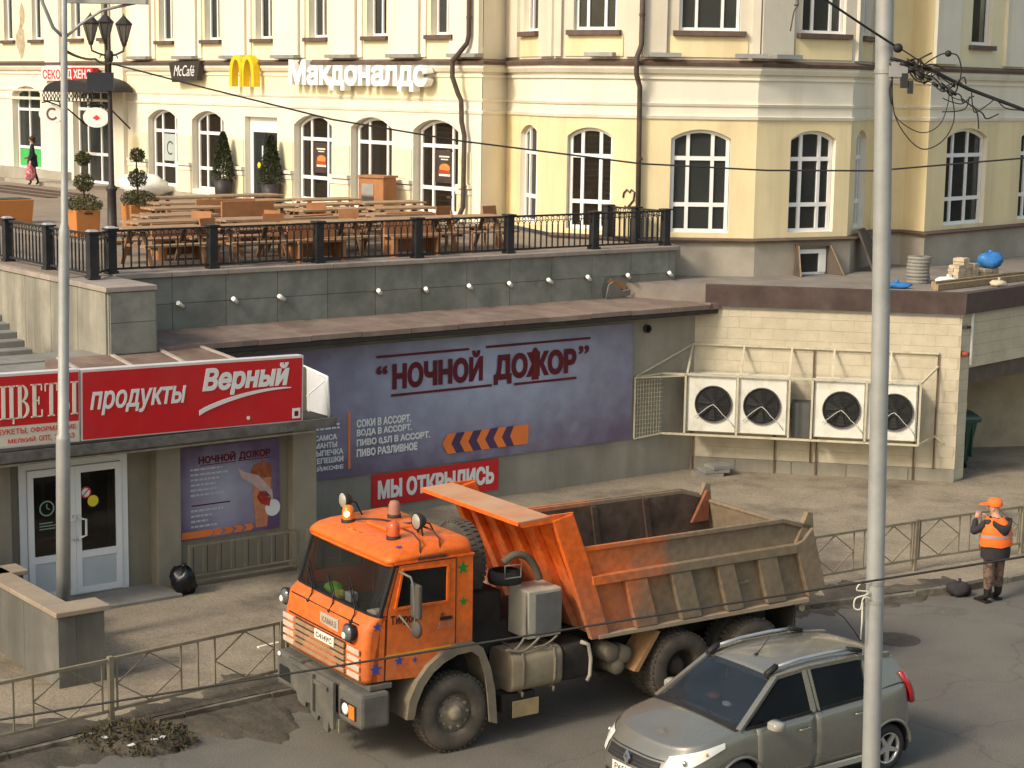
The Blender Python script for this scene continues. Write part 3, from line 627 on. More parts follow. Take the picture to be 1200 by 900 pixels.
# canopy under the sign and low hipped roof behind it
mb = MB(); mb.prism([(-3.3,-0.75),(3.05,-0.72),(3.2,-0.3),(3.12,0.2),(3.12,2.2),(-9,2.2),(-9,-0.75)], 2.83-Z0, 2.93-Z0, 'z'); mb.build('canopy', M_dark, shop)
sb('canopy_edge', -22, -9.95, SY-0.78, SY-0.735, 2.80, 2.96, mat('dirty_metal_edge',(0.12,0.11,0.10),0.6,var=0.4,scale=6))
sb('cable_conduit', -22, -10.3, SY-0.62, SY-0.58, 2.70, 2.735, mat('grey_conduit',(0.35,0.33,0.3),0.6,var=0.3,scale=5))
sb('upper_wall', -22, -9.95, SY+0.2, SY+0.4, 2.93, 3.75, M_beige)
# hipped sheet-metal roof in separate sheets
M_rust = mat('rusty_roof_sheet', (0.205,0.135,0.10), 0.8, var=0.25, scale=2, dirt=(0.33,0.27,0.22), damt=0.5, dscale=1.8, dlo=0.5, dhi=0.7, objrand=0.15)
xs = [-15.0,-13.9,-12.9,-11.9,-10.75]
for i, (a, b) in enumerate(zip(xs[:-1], xs[1:])):
    ta = a+(0.85 if i == 0 else 0); tb = b-(0.3 if i == len(xs)-2 else 0); mb = MB()
    mb.hexa([(a+0.01,-2.5,3.66),(b-0.01,-2.5,3.66),(tb-0.01,-0.45,3.86),(ta+0.01,-0.45,3.86)], [(a+0.01,-2.5,3.70),(b-0.01,-2.5,3.70),(tb-0.01,-0.45,3.95),(ta+0.01,-0.45,3.95)])
    mb.build('roof_sheet', M_rust, shop, (13,-SY,-Z0))
    mb = MB(); mb.bar((b,-2.5,3.72),(tb,-0.45,3.965),0.07,0.03); mb.build('roof_seam', mat('pale_seam',(0.42,0.36,0.31),0.8,var=0.2,scale=5), shop, (13,-SY,-Z0))
mb = MB(); mb.hexa([(-15.9,-2.5,3.6),(-15.02,-2.5,3.6),(-14.1,-0.45,3.85),(-15.9,-0.45,3.85)], [(-15.9,-2.5,3.64),(-15.02,-2.5,3.64),(-14.1,-0.45,3.9),(-15.9,-0.45,3.9)]); mb.build('roof_sheet', M_conc, shop, (13,-SY,-Z0))
# stair landing and steps at the far left
st = thing('stone_stairs', 'weathered concrete stairs climbing to the terrace at the left edge', 'stairs', POD.w(-14.5,0.3,3.9), POD.a)
mb = MB(); mb.box(-5,1.5,-0.75,0.146,-0.3,0.03); mb.build('landing', M_conc, st)
for k in range(5): mb = MB(); mb.box(-5,0.52,0.15+0.34*k,0.15+0.34*(k+1)-0.004,-0.3,0.12*(k+1)); mb.build('step', M_conc, st, (0,0,0), 0, 0.02)
# white folding rail panel on the canopy's right end
rp = thing('white_rail_panel', 'white framed fabric side panel on the canopy beside the red sign', 'panel', POD.w(-9.98,-3.2,2.93), POD.a)
mb = MB(); F_ = [(0,1.18,0),(0,1.18,0.86),(0.02,0.04,0.72),(0.02,-0.02,0)]
mb.tube([F_[0],F_[1],F_[2],F_[3]], 0.028, 8); mb.bar((0,0.65,0),(0,0.65,0.8),0.02); mb.bar((0,0.1,0.65),(0,1.1,0.05),0.02); mb.build('frame', M_pvc, rp)
mb = MB(); mb.prism([(1.16,0.02),(0.0,0.02),(0.05,0.70),(1.16,0.83)][::-1], 0.0, 0.006, 'x'); mb.build('sheet', mat('pale_sheet',(0.62,0.63,0.66),0.7,var=0.08), rp)
# ================================================================ BLOCK ANNEX, CONDENSERS, ROOF CLUTTER
BLK = FR((4.19, 42.92), -10.5); GAR = FR((10.1, 41.83), 47.5)
M_block = mat('sand_block', (0.53,0.465,0.345), 0.9, var=0.1, scale=2.5, dirt=(0.40,0.33,0.235), damt=0.55, dscale=1.1, dlo=0.48, dhi=0.72, bump=0.25, bscale=45, objrand=0.03)
M_mort = mat('mortar', (0.46,0.40,0.295), 0.95, var=0.15, scale=6)
M_fasc = mat('brown_fascia', (0.072,0.048,0.043), 0.55, var=0.2, scale=2.5, dirt=(0.16,0.12,0.105), damt=0.4, dscale=1.5)
ax = thing('block_annex', 'flat roofed sand coloured block annex with dark brown roof fascia and open garage bay', 'building', BLK.w(0,0,0.1))
AO = BLK.w(0,0,0.1)
def ab(name, fr, x0, x1, y0, y1, z0, z1, m, bevel=0):
    mb = MB(); mb.box(0, x1-x0, y0, y1, 0, z1-z0); return mb.build(name, m, ax, fr.w(x0,0,z0)-AO, fr.a, bevel)
ab('wall', BLK, -0.3, 6.03, 0.02, 0.4, -0.1, 4.0, M_mort)
RH = 0.255; BLKM = {}
def block_mesh(w):
    w = round(w, 2)
    if w not in BLKM:
        mb = MB(); mb.box(0.0025, w-0.0025, 0.009, 0.03, 0.0025, RH-0.0025); BLKM[w] = mb.mesh('block', M_block)
    return BLKM[w]
def courses(fr, x0, x1, z0, z1, off=0, bl=0.52):
    z = z0; r_ = 0
    while z < z1-0.05:
        x = x0; first = True
        while x < x1-0.02:
            w = (bl/2 if (first and (r_+off) % 2) else bl); first = False
            w = min(w, x1-x)
            if w > 0.06: obj('block', block_mesh(w), ax, fr.w(x, rnd.uniform(-0.003,0.003), z)-AO, fr.a)
            x += w
        z += RH; r_ += 1
courses(BLK, 0.0, 6.03, 0.40, 3.97)
for a in (0.0, 1.05, 2.35, 3.6, 5.0): ab('footing_panel', BLK, a+0.01, (1.05 if a == 0 else 2.35 if a < 2 else 3.6 if a < 3 else 5.0 if a < 4 else 6.03)-0.01, -0.012, 0.03, -0.05, 0.39, M_wallg)
ab('wall', GAR, 0.02, 0.47, 0.03, 0.4, -0.1, 4.0, M_mort); ab('wall', GAR, 0.47, 9, 0.03, 0.4, 2.76, 4.0, M_mort); ab('wall', GAR, 5.6, 9, 0.03, 0.4, -0.1, 2.76, M_mort)
courses(GAR, 0.02, 0.47, 0.14, 2.68, 0, 0.45); courses(GAR, 0.02, 5.0, 2.69, 3.97, 1, 1.25)
M_lint = mat('dark_lintel', (0.11,0.085,0.068), 0.85, var=0.25, scale=2.5)
ab('lintel', GAR, 0.475, 8.9, 0.08, 0.42, 2.30, 2.755, M_lint)
ab('trim_strip', GAR, 0.44, 0.49, -0.05, -0.003, 2.76, 3.94, M_pvc)
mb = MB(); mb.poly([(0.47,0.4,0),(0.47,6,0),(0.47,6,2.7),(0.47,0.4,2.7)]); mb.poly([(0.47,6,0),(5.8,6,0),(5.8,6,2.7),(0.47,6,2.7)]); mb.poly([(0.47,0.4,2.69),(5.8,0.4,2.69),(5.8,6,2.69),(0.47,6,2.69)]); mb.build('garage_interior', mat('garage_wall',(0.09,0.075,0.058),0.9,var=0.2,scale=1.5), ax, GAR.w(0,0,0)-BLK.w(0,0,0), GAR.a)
mb = MB(); mb.box(2.0,5.7,1.2,1.5,0,2.68); mb.build('inner_wall', mat('inner_block_wall',(0.36,0.30,0.21),0.9,var=0.2,scale=1.5), ax, GAR.w(0.1,3.2,0)-BLK.w(0,0,0), GAR.a-rad(35))
# roof slab and its fascia
RP = [BLK.w(-2.2,0.1), BLK.w(6.03,0.0), GAR.w(14,0.0), FF.w(14,-0.1)] + [wl(V[i]) for i in (8,7,6,5,4,3)] + [Vector((3.9,45.0,0)), Vector((3.6,44.4,0))]
M_roof = mat('roof_felt', (0.22,0.19,0.165), 0.9, var=0.2, scale=1.2, dirt=(0.33,0.28,0.22), damt=0.6, dscale=0.9, bump=0.3)
mb = MB(); mb.prism([(p.x-AO.x, p.y-AO.y) for p in RP], 3.96-0.1, 4.40-0.1, 'z'); mb.build('roof', M_roof, ax)
fp = [BLK.w(0.25,0.0), BLK.w(6.03,0), GAR.w(14,0)]
mb = MB(); sweep(mb, [(p.x-AO.x,p.y-AO.y) for p in fp], [(-0.1,3.86),(0.10,3.86),(0.13,4.34),(-0.1,4.345)]); mb.build('fascia', M_fasc, ax)
mb = MB(); sweep(mb, [(p.x-AO.x,p.y-AO.y) for p in fp], [(0.0,3.80),(0.03,3.80),(0.03,3.858),(0.0,3.858)]); mb.build('fascia_trim', M_zinc, ax)
mb = MB(); mb.box(0,0.2,-0.10,-0.003,0,0.06); mb.build('wall_bracket', M_dark, ax, GAR.w(0.08,0,3.62)-AO, GAR.a)
mb = MB(); mb.cyl((0,0,0),(0,-0.16,0),0.07,0.05,10); mb.build('alarm_lamp', mat('dull_red',(0.30,0.06,0.04),0.6), ax, GAR.w(0.12,0,3.05)-AO, GAR.a)
# ---------------------------------------------------------------- condenser units
M_case = mat('condenser_casing', (0.70,0.68,0.60), 0.5, var=0.08, scale=3, dirt=(0.40,0.36,0.28), damt=0.55, dscale=2.2, dlo=0.5, dhi=0.72)
M_fan = mat('fan_black', (0.018,0.018,0.018), 0.5, var=0.2)
M_frame = mat('cream_angle_iron', (0.52,0.47,0.34), 0.6, var=0.15, scale=3, dirt=(0.26,0.16,0.08), damt=0.6, dscale=2.5, dlo=0.55, dhi=0.7)
M_fin = mat('coil_fins', (0.12,0.115,0.11), 0.6, metal=0.3, var=0.2, scale=8)
M_cable = mat('grey_cable', (0.5,0.48,0.44), 0.6)
def condenser(label, xs, x0, x1, seed):
    t = thing('condenser_unit', label, 'air conditioner', BLK.w(x0,-0.75,1.08), BLK.a, 'condenser units hung on the block wall')
    w = x1-x0
    mb = MB(); mb.box(0.03,w-0.03,0.02,0.60,0.04,1.34); mb.build('casing', M_case, t, (0,0,0), 0, 0.015)
    for k, xc in enumerate(xs):
        c = xc-x0; z = 0.70; hw = w/2/1-0.09
        mb = MB(); a = 0.06 if k == 0 else w/2+0.03; b = w/2-0.03 if k == 0 else w-0.06
        mb.box(a,b,-0.012,0.019,0.06,1.32)
        p = mb.build('fan_panel', M_case, t, (0,0,0), 0, 0.008)
        mb = MB(); mb.lathe([(0.405,0.0),(0.412,-0.045),(0.425,-0.045),(0.43,0.0)], (c,-0.012,z), 28, 'y'); mb.build('fan_shroud', M_fin, p)
        mb = MB(); mb.cyl((c,-0.016,z),(c,-0.013,z),0.405,0.405,28); mb.build('fan_well', M_fan, p)
        mb = MB(); mb.cyl((c,-0.05,z),(c,-0.017,z),0.09,0.09,14); M_g = mat('fan_grey',(0.028,0.028,0.028),0.5)
        for q in range(7):
            an = 2*PI*q/7+seed; u_ = Vector((math.cos(an),0,math.sin(an))); v_ = Vector((-math.sin(an),0,math.cos(an)))
            pc = Vector((c,-0.03,z)); mb.poly([pc+u_*0.08-v_*0.03+Vector((0,0.008,0)), pc+u_*0.37-v_*0.05+Vector((0,0.008,0)), pc+u_*0.34+v_*0.13-Vector((0,0.012,0)), pc+u_*0.10+v_*0.05-Vector((0,0.012,0))])
        mb.build('fan_blades', M_g, p)
        mb = MB()
        for rr in (0.12,0.2,0.28,0.36): mb.tube([(c+rr*math.cos(2*PI*i/24),-0.062,z+rr*math.sin(2*PI*i/24)) for i in range(24)], 0.004, 4, True)
        for q in range(4):
            an = PI/4+q*PI/2; mb.bar((c+0.05*math.cos(an),-0.064,z+0.05*math.sin(an)),(c+0.44*math.cos(an),-0.064,z+0.44*math.sin(an)),0.010,0.010,(0,1,0))
        mb.build('fan_guard', M_fan, p)
        mb = MB(); e = 1 if (k+seed) % 2 else -1
        mb.tube([(c,-0.075,z),(c-0.06,-0.085,z-0.03),(c-0.14,-0.085,z-0.08),(c-0.30,-0.08,z-0.22),(c-0.42,-0.07,z-0.36 if k else z-0.3)], 0.009, 6)
        mb.tube([(c,-0.075,z),(c+0.1,-0.085,z-0.08),(c+0.22,-0.085,z-0.22),(c+0.36,-0.08,z-0.34),(min(c+0.5,w-0.05),-0.05,z-0.52)], 0.009, 6)
        mb.build('fan_cable', M_cable, p)
    for sx in (0.02, w-0.02):
        mb = MB()
        for q in range(10): mb.box(sx-0.018,sx+0.018,0.05+0.055*q,0.085+0.055*q,0.10,1.28)
        mb.build('coil_fins', M_fin, t)
    return t
condenser('left condenser unit with two black fans, nearest the blue banner', (0.56,1.66), -0.08, 2.27, 0)
condenser('right condenser unit with two black fans, partly behind the grey pole', (3.44,4.61), 2.80, 5.14, 1)
cg = thing('condenser_cage', 'cream angle iron cage around the condenser units on the block wall', 'frame', BLK.w(0,0,0.1), BLK.a)
def cb(name, segs, w=0.045, m=M_frame):
    mb = MB()
    for a, b in segs: mb.bar((a[0],a[1],a[2]-0.1),(b[0],b[1],b[2]-0.1),w)
    return mb.build(name, m, cg)
FY = -0.82
cb('top_rail', [((0.0,-0.03,3.05),(5.56,-0.03,3.05))])
cb('front_rail', [((-0.62,FY,2.45),(5.16,FY,2.47))]); cb('bottom_rail', [((-0.62,FY,1.06),(5.16,FY,1.06))])
for x in (0.0,1.18,2.27,3.23,4.50): cb('stay', [((x,-0.03,3.05),(x-(0.02 if x else 0.05),FY,2.47))])
for x in (-0.08,1.10,2.27,2.78,3.98,5.16): cb('upright', [((x,FY,1.06),(x,FY,2.46))])
for x in (2.27+0.5,5.55): cb('wall_post', [((x,-0.03,0.4),(x,-0.03,3.05))], 0.035, mat('rusty_angle_iron',(0.14,0.085,0.05),0.8,var=0.3,scale=5))
cb('side_stay', [((5.16,FY,2.46),(5.55,-0.03,2.75)),((5.16,FY,1.06),(5.55,-0.03,1.15)),((5.55,-0.03,1.15),(5.75,-0.03,1.0))])
for x in (0.05,1.95,2.9,5.1): cb('leg', [((x,-0.7,1.05),(x,-0.03,1.05)),((x,-0.04,0.1),(x,-0.04,1.05))], 0.035, MATS['rusty_angle_iron'])
# side panel of fine mesh that joins the banner wall
lp = (POD.w(0.14,-0.03,0)-BLK.w(0,0,0)); lx = lp.dot(BLK.u); ly = lp.dot(BLK.n)
cb('side_panel_frame', [((lx,ly,2.42),(-0.6,FY,2.45)),((lx,ly,1.0),(-0.6,FY,1.06)),((lx,ly,1.0),(lx,ly,2.42)),((lx,ly,2.42),(0.0,-0.03,3.05)),((-0.08,FY,2.42),(lx,ly,2.40))], 0.035)
mw = MB()
for i in range(1,10):
    t = i/10; mw.bar((lx+(-0.6-lx)*t,ly+(FY-ly)*t,0.92),(lx+(-0.6-lx)*t,ly+(FY-ly)*t,2.32),0.008)
for i in range(1,14):
    z = 0.92+1.4*i/14; mw.bar((lx,ly,z),(-0.6,FY,z),0.008)
o = mw.build('wire_mesh', M_frame, cg); o['kind'] = 'stuff'
mb = MB(); mb.box(2.33,2.74,-0.5,-0.03,0.95,1.75); mb.build('junction_box', mat('dark_grey_box',(0.10,0.10,0.095),0.6,var=0.2), cg)
# shadowed vent hole in the banner wall
hp = thing('vent_pipe', 'small round dark vent pipe in the wall above the banner corner', 'vent', POD.w(0.45,-0.03,3.50), POD.a)
mb = MB(); mb.lathe([(0.075,0.05),(0.095,0.05),(0.095,-0.05),(0.075,-0.05)], (0,0,0), 16, 'y'); mb.build('collar', M_dark, hp)
mb = MB(); mb.cyl((0,0.0,0),(0,0.03,0),0.076,0.076,14); mb.build('duct', mat('duct_black',(0.006,0.006,0.006),0.9), hp)
# loose slabs on the ground in the corner
sl = thing('paving_slabs', 'few loose grey paving slabs in the corner below the condensers', 'slabs', (4.55,42.15,0.1), 0.2)
for k in range(3): mb = MB(); mb.box(-0.35+0.1*k,0.3+0.05*k,-0.2,0.25,0.085*k,0.085*k+0.075); mb.build('slab', M_conc, sl, (0.08*k,0,0), 0.12*k)
# wheelie bin
wb = thing('wheelie_bin', 'dark green wheeled refuse container inside the open garage bay', 'bin', GAR.w(1.35,1.0,0.1), GAR.a-0.25)
M_bin = mat('bin_green', (0.018,0.06,0.042), 0.5, var=0.15, dirt=(0.06,0.07,0.055), damt=0.4, dscale=2)
mb = MB(); mb.hexa([(-0.42,-0.36,0.16),(0.42,-0.36,0.16),(0.42,0.36,0.16),(-0.42,0.36,0.16)],[(-0.58,-0.48,1.18),(0.58,-0.48,1.18),(0.58,0.48,1.18),(-0.58,0.48,1.18)]); mb.build('body', M_bin, wb, (0,0,0), 0, 0.04)
mb = MB(); mb.loft([[(x,-0.55+1.1*i/6,1.2+0.16*math.sin(PI*i/6)) for i in range(7)] for x in (-0.64,0.64)], True, True, True); mb.build('lid', mat('bin_lid',(0.075,0.10,0.085),0.45,var=0.15), wb)
mb = MB(); mb.box(-0.62,0.62,-0.53,0.53,1.12,1.20); mb.build('rim', M_bin, wb, (0,0,0), 0, 0.015)
for k in range(5): mb = MB(); mb.box(-0.4+0.2*k-0.02,-0.4+0.2*k+0.02,-0.475,-0.40,0.3,1.1); mb.build('rib', M_bin, wb)
for sx in (-0.36,0.36):
    for sy in (-0.28,0.28): mb = MB(); mb.cyl((sx-0.03,sy,0.085),(sx+0.03,sy,0.085),0.085,0.085,14); mb.build('wheel', M_fan, wb)
# ---------------------------------------------------------------- roof clutter
ZR = 4.405
M_wood = mat('weathered_wood', (0.30,0.215,0.125), 0.85, var=0.25, scale=5, dirt=(0.16,0.11,0.07), damt=0.5, dscale=3)
bx = thing('cellar_window', 'small dark cellar window with splayed wooden boards on the annex roof', 'window', FD.w(1.65,-0.12,ZR), FD.a)
mb = MB(); mb.box(-0.42,0.42,-0.02,0.02,0.0,0.06); mb.box(-0.42,-0.34,-0.02,0.02,0.06,0.60); mb.box(0.22,0.42,-0.05,0.02,0.06,0.60); mb.box(-0.42,0.42,-0.04,0.02,0.52,0.62); mb.build('frame', M_pvc, bx)
mb = MB(); mb.box(-0.34,0.22,-0.0,0.012,0.06,0.52); mb.build('pane', G_dark, bx)
for s_ in (-1,1):
    mb = MB(); mb.hexa([(s_*0.48,-0.02,0),(s_*0.53,-0.02,0),(s_*0.68,-0.5,0),(s_*0.63,-0.5,0)],[(s_*0.44,-0.02,0.72),(s_*0.49,-0.02,0.72),(s_*0.51,-0.14,0.72),(s_*0.46,-0.14,0.72)]); mb.build('side_board', M_lint, bx); mb = MB(); mb.bar((s_*0.655,-0.51,0),(s_*0.485,-0.15,0.72),0.035,0.025); mb.build('side_lath', M_wood, bx)
mb = MB(); mb.box(-0.5,0.5,-0.14,-0.01,0.70,0.76); mb.build('lintel_board', M_lint, bx)
b2 = thing('leaning_boards', 'dark boards and a lath leaning on the plinth wall behind the grey pole', 'boards', FE.w(0.6,-0.15,ZR), FE.a)
mb = MB(); mb.hexa([(-0.2,-0.5,0),(0.5,-0.5,0),(0.5,-0.44,0),(-0.2,-0.44,0)],[(-0.2,-0.06,1.05),(0.5,-0.06,1.05),(0.5,0.0,1.05),(-0.2,0.0,1.05)]); mb.build('board', M_lint, b2)
mb = MB(); mb.bar((1.2,-0.62,0),(0.75,-0.03,0.95),0.05,0.03); mb.build('lath', M_wood, b2); mb = MB(); mb.bar((0.55,-0.6,0.01),(0.55,-0.08,1.0),0.12,0.03); mb.build('board', M_lint, b2)
cl = thing('slab_stack', 'round stack of flat grey concrete rings beside the leaning boards', 'concrete rings', (9.62,44.35,ZR), 0.2)
for k in range(8): mb = MB(); r_ = rnd.uniform(0.25,0.275); mb.lathe([(0.1,0.0),(r_,0.0),(r_+0.01,0.03),(r_,0.072),(0.1,0.072)], (rnd.uniform(-0.015,0.015),rnd.uniform(-0.015,0.015),0.08*k), 20, 'z', False); mb.build('ring', M_conc, cl)
M_brk = mat('sand_brick', (0.50,0.41,0.29), 0.9, var=0.15, scale=6, dirt=(0.33,0.25,0.17), damt=0.5, dscale=4, objrand=0.18)
mb = MB(); mb.box(-0.125,0.125,-0.06,0.06,0,0.062); bkm = mb.mesh('brick', M_brk)
def bricks(label, loc, rot, layout):
    t = thing('brick_stack', label, 'bricks', loc, rot, 'brick stacks on the annex roof'); t.scale = (1.15,1.15,1.2)
    for (x, y, k, r_) in layout: obj('brick', bkm, t, (x+rnd.uniform(-.012,.012), y+rnd.uniform(-.012,.012), 0.065*k), r_+rnd.uniform(-0.06,0.06))
G2 = GAR.a
bricks('tallest stack of sand bricks, left of the pile on the annex roof', GAR.w(1.85,1.15,ZR), G2, [(0.26*i,0.13*j,k,0) for k in range(6) for i in range(2) for j in range(2)]+[(0.13+0.13*q,0.07,k,PI/2) for k in (6,7) for q in range(2)])
bricks('middle stack of sand bricks on the annex roof', GAR.w(2.55,1.15,ZR), G2+0.1, [(0.26*i,0.13*j,k,0) for k in range(6) for i in range(1) for j in range(2)]+[(0.0,0.3,k,PI/2) for k in range(4)])
bricks('low stack of sand bricks under the blue bag', GAR.w(3.05,1.1,ZR), G2-0.1, [(0.27*i,0.13*j,k,0) for k in range(4) for i in range(2) for j in range(2)])
def bag(name, label, cat, loc, sc, m, seed, r=0.25):
    random.seed(seed); t = thing(name, label, cat, loc); mb = MB(); n, mm = 16, 10; vs = []; fs = []
    for i in range(mm+1):
        th = PI*i/mm
        for k in range(n):
            a = 2*PI*k/n; q = r*(1+0.16*math.sin(3*a+seed)*math.sin(2*th)+0.10*math.sin(7*a+2*th*seed)+random.uniform(-0.06,0.06))
            vs.append((q*sc[0]*math.sin(th)*math.cos(a), q*sc[1]*math.sin(th)*math.sin(a), max(0.0, r*sc[2]*0.85+q*sc[2]*math.cos(th))))
    for i in range(mm):
        for k in range(n): fs.append((i*n+k,(i+1)*n+k,(i+1)*n+(k+1) % n,i*n+(k+1) % n))
    mb.add(vs, fs, True); mb.build('sack', m, t)
    mb = MB(); h = r*sc[2]*1.75; mb.cyl((0,0,h-0.03),(0.01,0,h+0.07),r*0.12,r*0.2,8); mb.build('knot', m, t); return t
M_blue = mat('blue_plastic', (0.04,0.19,0.50), 0.35, var=0.2, scale=6); M_whitebag = mat('white_plastic', (0.72,0.71,0.68), 0.45, var=0.1, scale=5); M_blackbag = mat('black_plastic', (0.010,0.010,0.013), 0.3, var=0.3, scale=6)
bag('plastic_bag', 'crumpled bright blue plastic bag on top of the brick pile', 'bag', GAR.w(3.3,1.15,ZR+0.32), (1.15,0.9,0.75), M_blue, 3, 0.27)
bag('plastic_bag', 'small white sack lying on the annex roof left of the bricks', 'bag', GAR.w(1.35,1.15,ZR), (1.2,0.9,0.5), M_whitebag, 5, 0.24)
bag('plastic_bag', 'crumpled blue plastic sheet on the roof edge behind the grey pole', 'bag', BLK.w(4.55,0.9,ZR), (1.4,0.6,0.28), M_blue, 8, 0.26)
for (a, b, lab, w) in (((0.2,0.80),(8.5,0.50),'long weathered plank lying along the front of the annex roof',0.14),((0.4,0.98),(9,0.72),'long weathered plank lying just before the bricks on the annex roof',0.18)):
    p0 = GAR.w(a[0],a[1],ZR+0.045); p1 = GAR.w(b[0],b[1],ZR+0.05); mb = MB(); d = p1-p0; mb.box(0,d.length,-0.06,0.06,-0.04,w-0.04)
    tag(mb.build('plank', M_wood, None, p0, math.atan2(d.y,d.x)), lab, 'plank')
st_ = bag('rubble_stone', 'pale lump of broken stone on the annex roof in front of the bricks', 'stone', GAR.w(2.3,0.35,ZR), (1.3,0.9,0.5), M_block, 12, 0.16)

# ================================================================ TERRACE RAILING
M_iron = mat('black_iron', (0.022,0.022,0.024), 0.5, var=0.3, scale=4, dirt=(0.06,0.05,0.045), damt=0.4, dscale=3)
rl = thing('terrace_railing', 'black cast iron railing with arched balusters along the terrace edge', 'railing', POD.w(-11.94,1.45,5.2), POD.a)
pm = MB(); pm.box(-0.085,0.085,-0.085,0.085,0,0.84); pm.box(-0.11,0.11,-0.11,0.11,0,0.06); pm.box(-0.12,0.12,-0.12,0.12,0.84,0.875); pme = pm.mesh('post', M_iron)
cm = MB(); cm.hexa([(-0.10,-0.10,0.876),(0.10,-0.10,0.876),(0.10,0.10,0.876),(-0.10,0.10,0.876)],[(-0.06,-0.06,0.91),(0.06,-0.06,0.91),(0.06,0.06,0.91),(-0.06,0.06,0.91)]); cme = cm.mesh('post_cap', mat('pale_cap',(0.38,0.37,0.35),0.6))
bm_ = MB(); bm_.box(-0.013,0.013,-0.013,0.013,0.10,0.62); bme = bm_.mesh('baluster', M_iron)
def rpost(x, y, cap=True):
    p = obj('post', pme, rl, (x+11.94, y-1.45, 0))
    if cap: obj('post_cap', cme, p)
def rpanel(a, b):
    a = Vector((a[0]+11.94, a[1]-1.45, 0)); b = Vector((b[0]+11.94, b[1]-1.45, 0)); d = b-a; L_ = d.length; ang = math.atan2(d.y, d.x)
    n_ = max(3, round(L_/0.165)); s_ = L_/n_
    mb = MB(); mb.box(0,L_,-0.03,0.03,0.80,0.84); mb.build('top_rail', M_iron, rl, a, ang)
    mb = MB(); mb.box(0,L_,-0.02,0.02,0.07,0.11); mb.build('bottom_rail', M_iron, rl, a, ang)
    for i in range(1, n_): obj('baluster', bme, rl, a+d*(i/n_), ang)
    mb = MB()
    for i in range(n_):
        mb.tube([(s_*i+s_/2-s_/2*math.cos(PI*k/6), 0, 0.62+0.10*math.sin(PI*k/6)) for k in range(7)], 0.011, 4)
        mb.tube([(s_*i+0.042*math.cos(2*PI*k/8), 0, 0.755+0.042*math.sin(2*PI*k/8)) for k in range(8)], 0.010, 4, True)
    mb.build('arch_band', M_iron, rl, a, ang)
PX = [-11.94,-9.77,-7.32,-4.85,-2.39,0.07,2.26]
for x in PX: rpost(x, 1.45, x == -11.94)
for a, b in zip(PX[:-1], PX[1:]): rpanel((a+0.09,1.45),(b-0.09,1.45))
q = POD.w(2.26,1.45); e = Vector((2.25,45.62,0)); dd = e-q
lr = lambda p: ((p-POD.o).dot(POD.u), (p-POD.o).dot(POD.n))
for t in (0.5, 0.98): rpost(*lr(q+dd*t), False)
rpanel(lr(q+dd*0.04), lr(q+dd*0.46)); rpanel(lr(q+dd*0.54), lr(q+dd*0.94))
SYS = [0.80,2.78,4.78,6.8,8.8,10.8]
for y in SYS: rpost(-12.62, y)
for a, b in zip(SYS[:-1], SYS[1:]): rpanel((-12.62,a+0.09),(-12.62,b-0.09))
rpanel((-12.53,0.86),(-12.03,1.40))
# ---------------------------------------------------------------- spotlights on the parapet
M_spot = mat('spot_white', (0.78,0.76,0.70), 0.4)
ORD = ['leftmost','second from the left','third from the left','fourth from the left','fifth from the left','sixth from the left','seventh from the left','fourth from the right','third from the right','second from the right','rightmost']
SL = [-10.66,-9.47,-8.36,-6.06,-4.88,-3.69,-2.6,-1.44,-0.35,0.83,2.16]
spot = None
for i, s_ in enumerate(SL):
    lab = 'small white spotlight on the parapet, %s' % ORD[i]
    if spot is None:
        spot = thing('wall_spotlight', lab, 'spotlight', POD.w(s_,1.23,4.57), POD.a, 'white spotlights along the parapet')
        mb = MB(); mb.cyl((0,0,0),(0,-0.10,-0.01),0.03,0.03,8); mb.build('bracket', M_dark, spot)
        mb = MB(); mb.cyl((0.07,-0.10,-0.05),(-0.09,-0.20,0.045),0.042,0.045,12); mb.build('lamp_body', M_spot, spot)
        mb = MB(); mb.cyl((0.072,-0.099,-0.0512),(0.08,-0.094,-0.056),0.046,0.046,12); mb.build('lens', M_dark, spot)
    else: copy_tree(spot, POD.w(s_,1.23,4.57+rnd.uniform(-0.02,0.02)), POD.a+rnd.uniform(-0.25,0.25), lab)
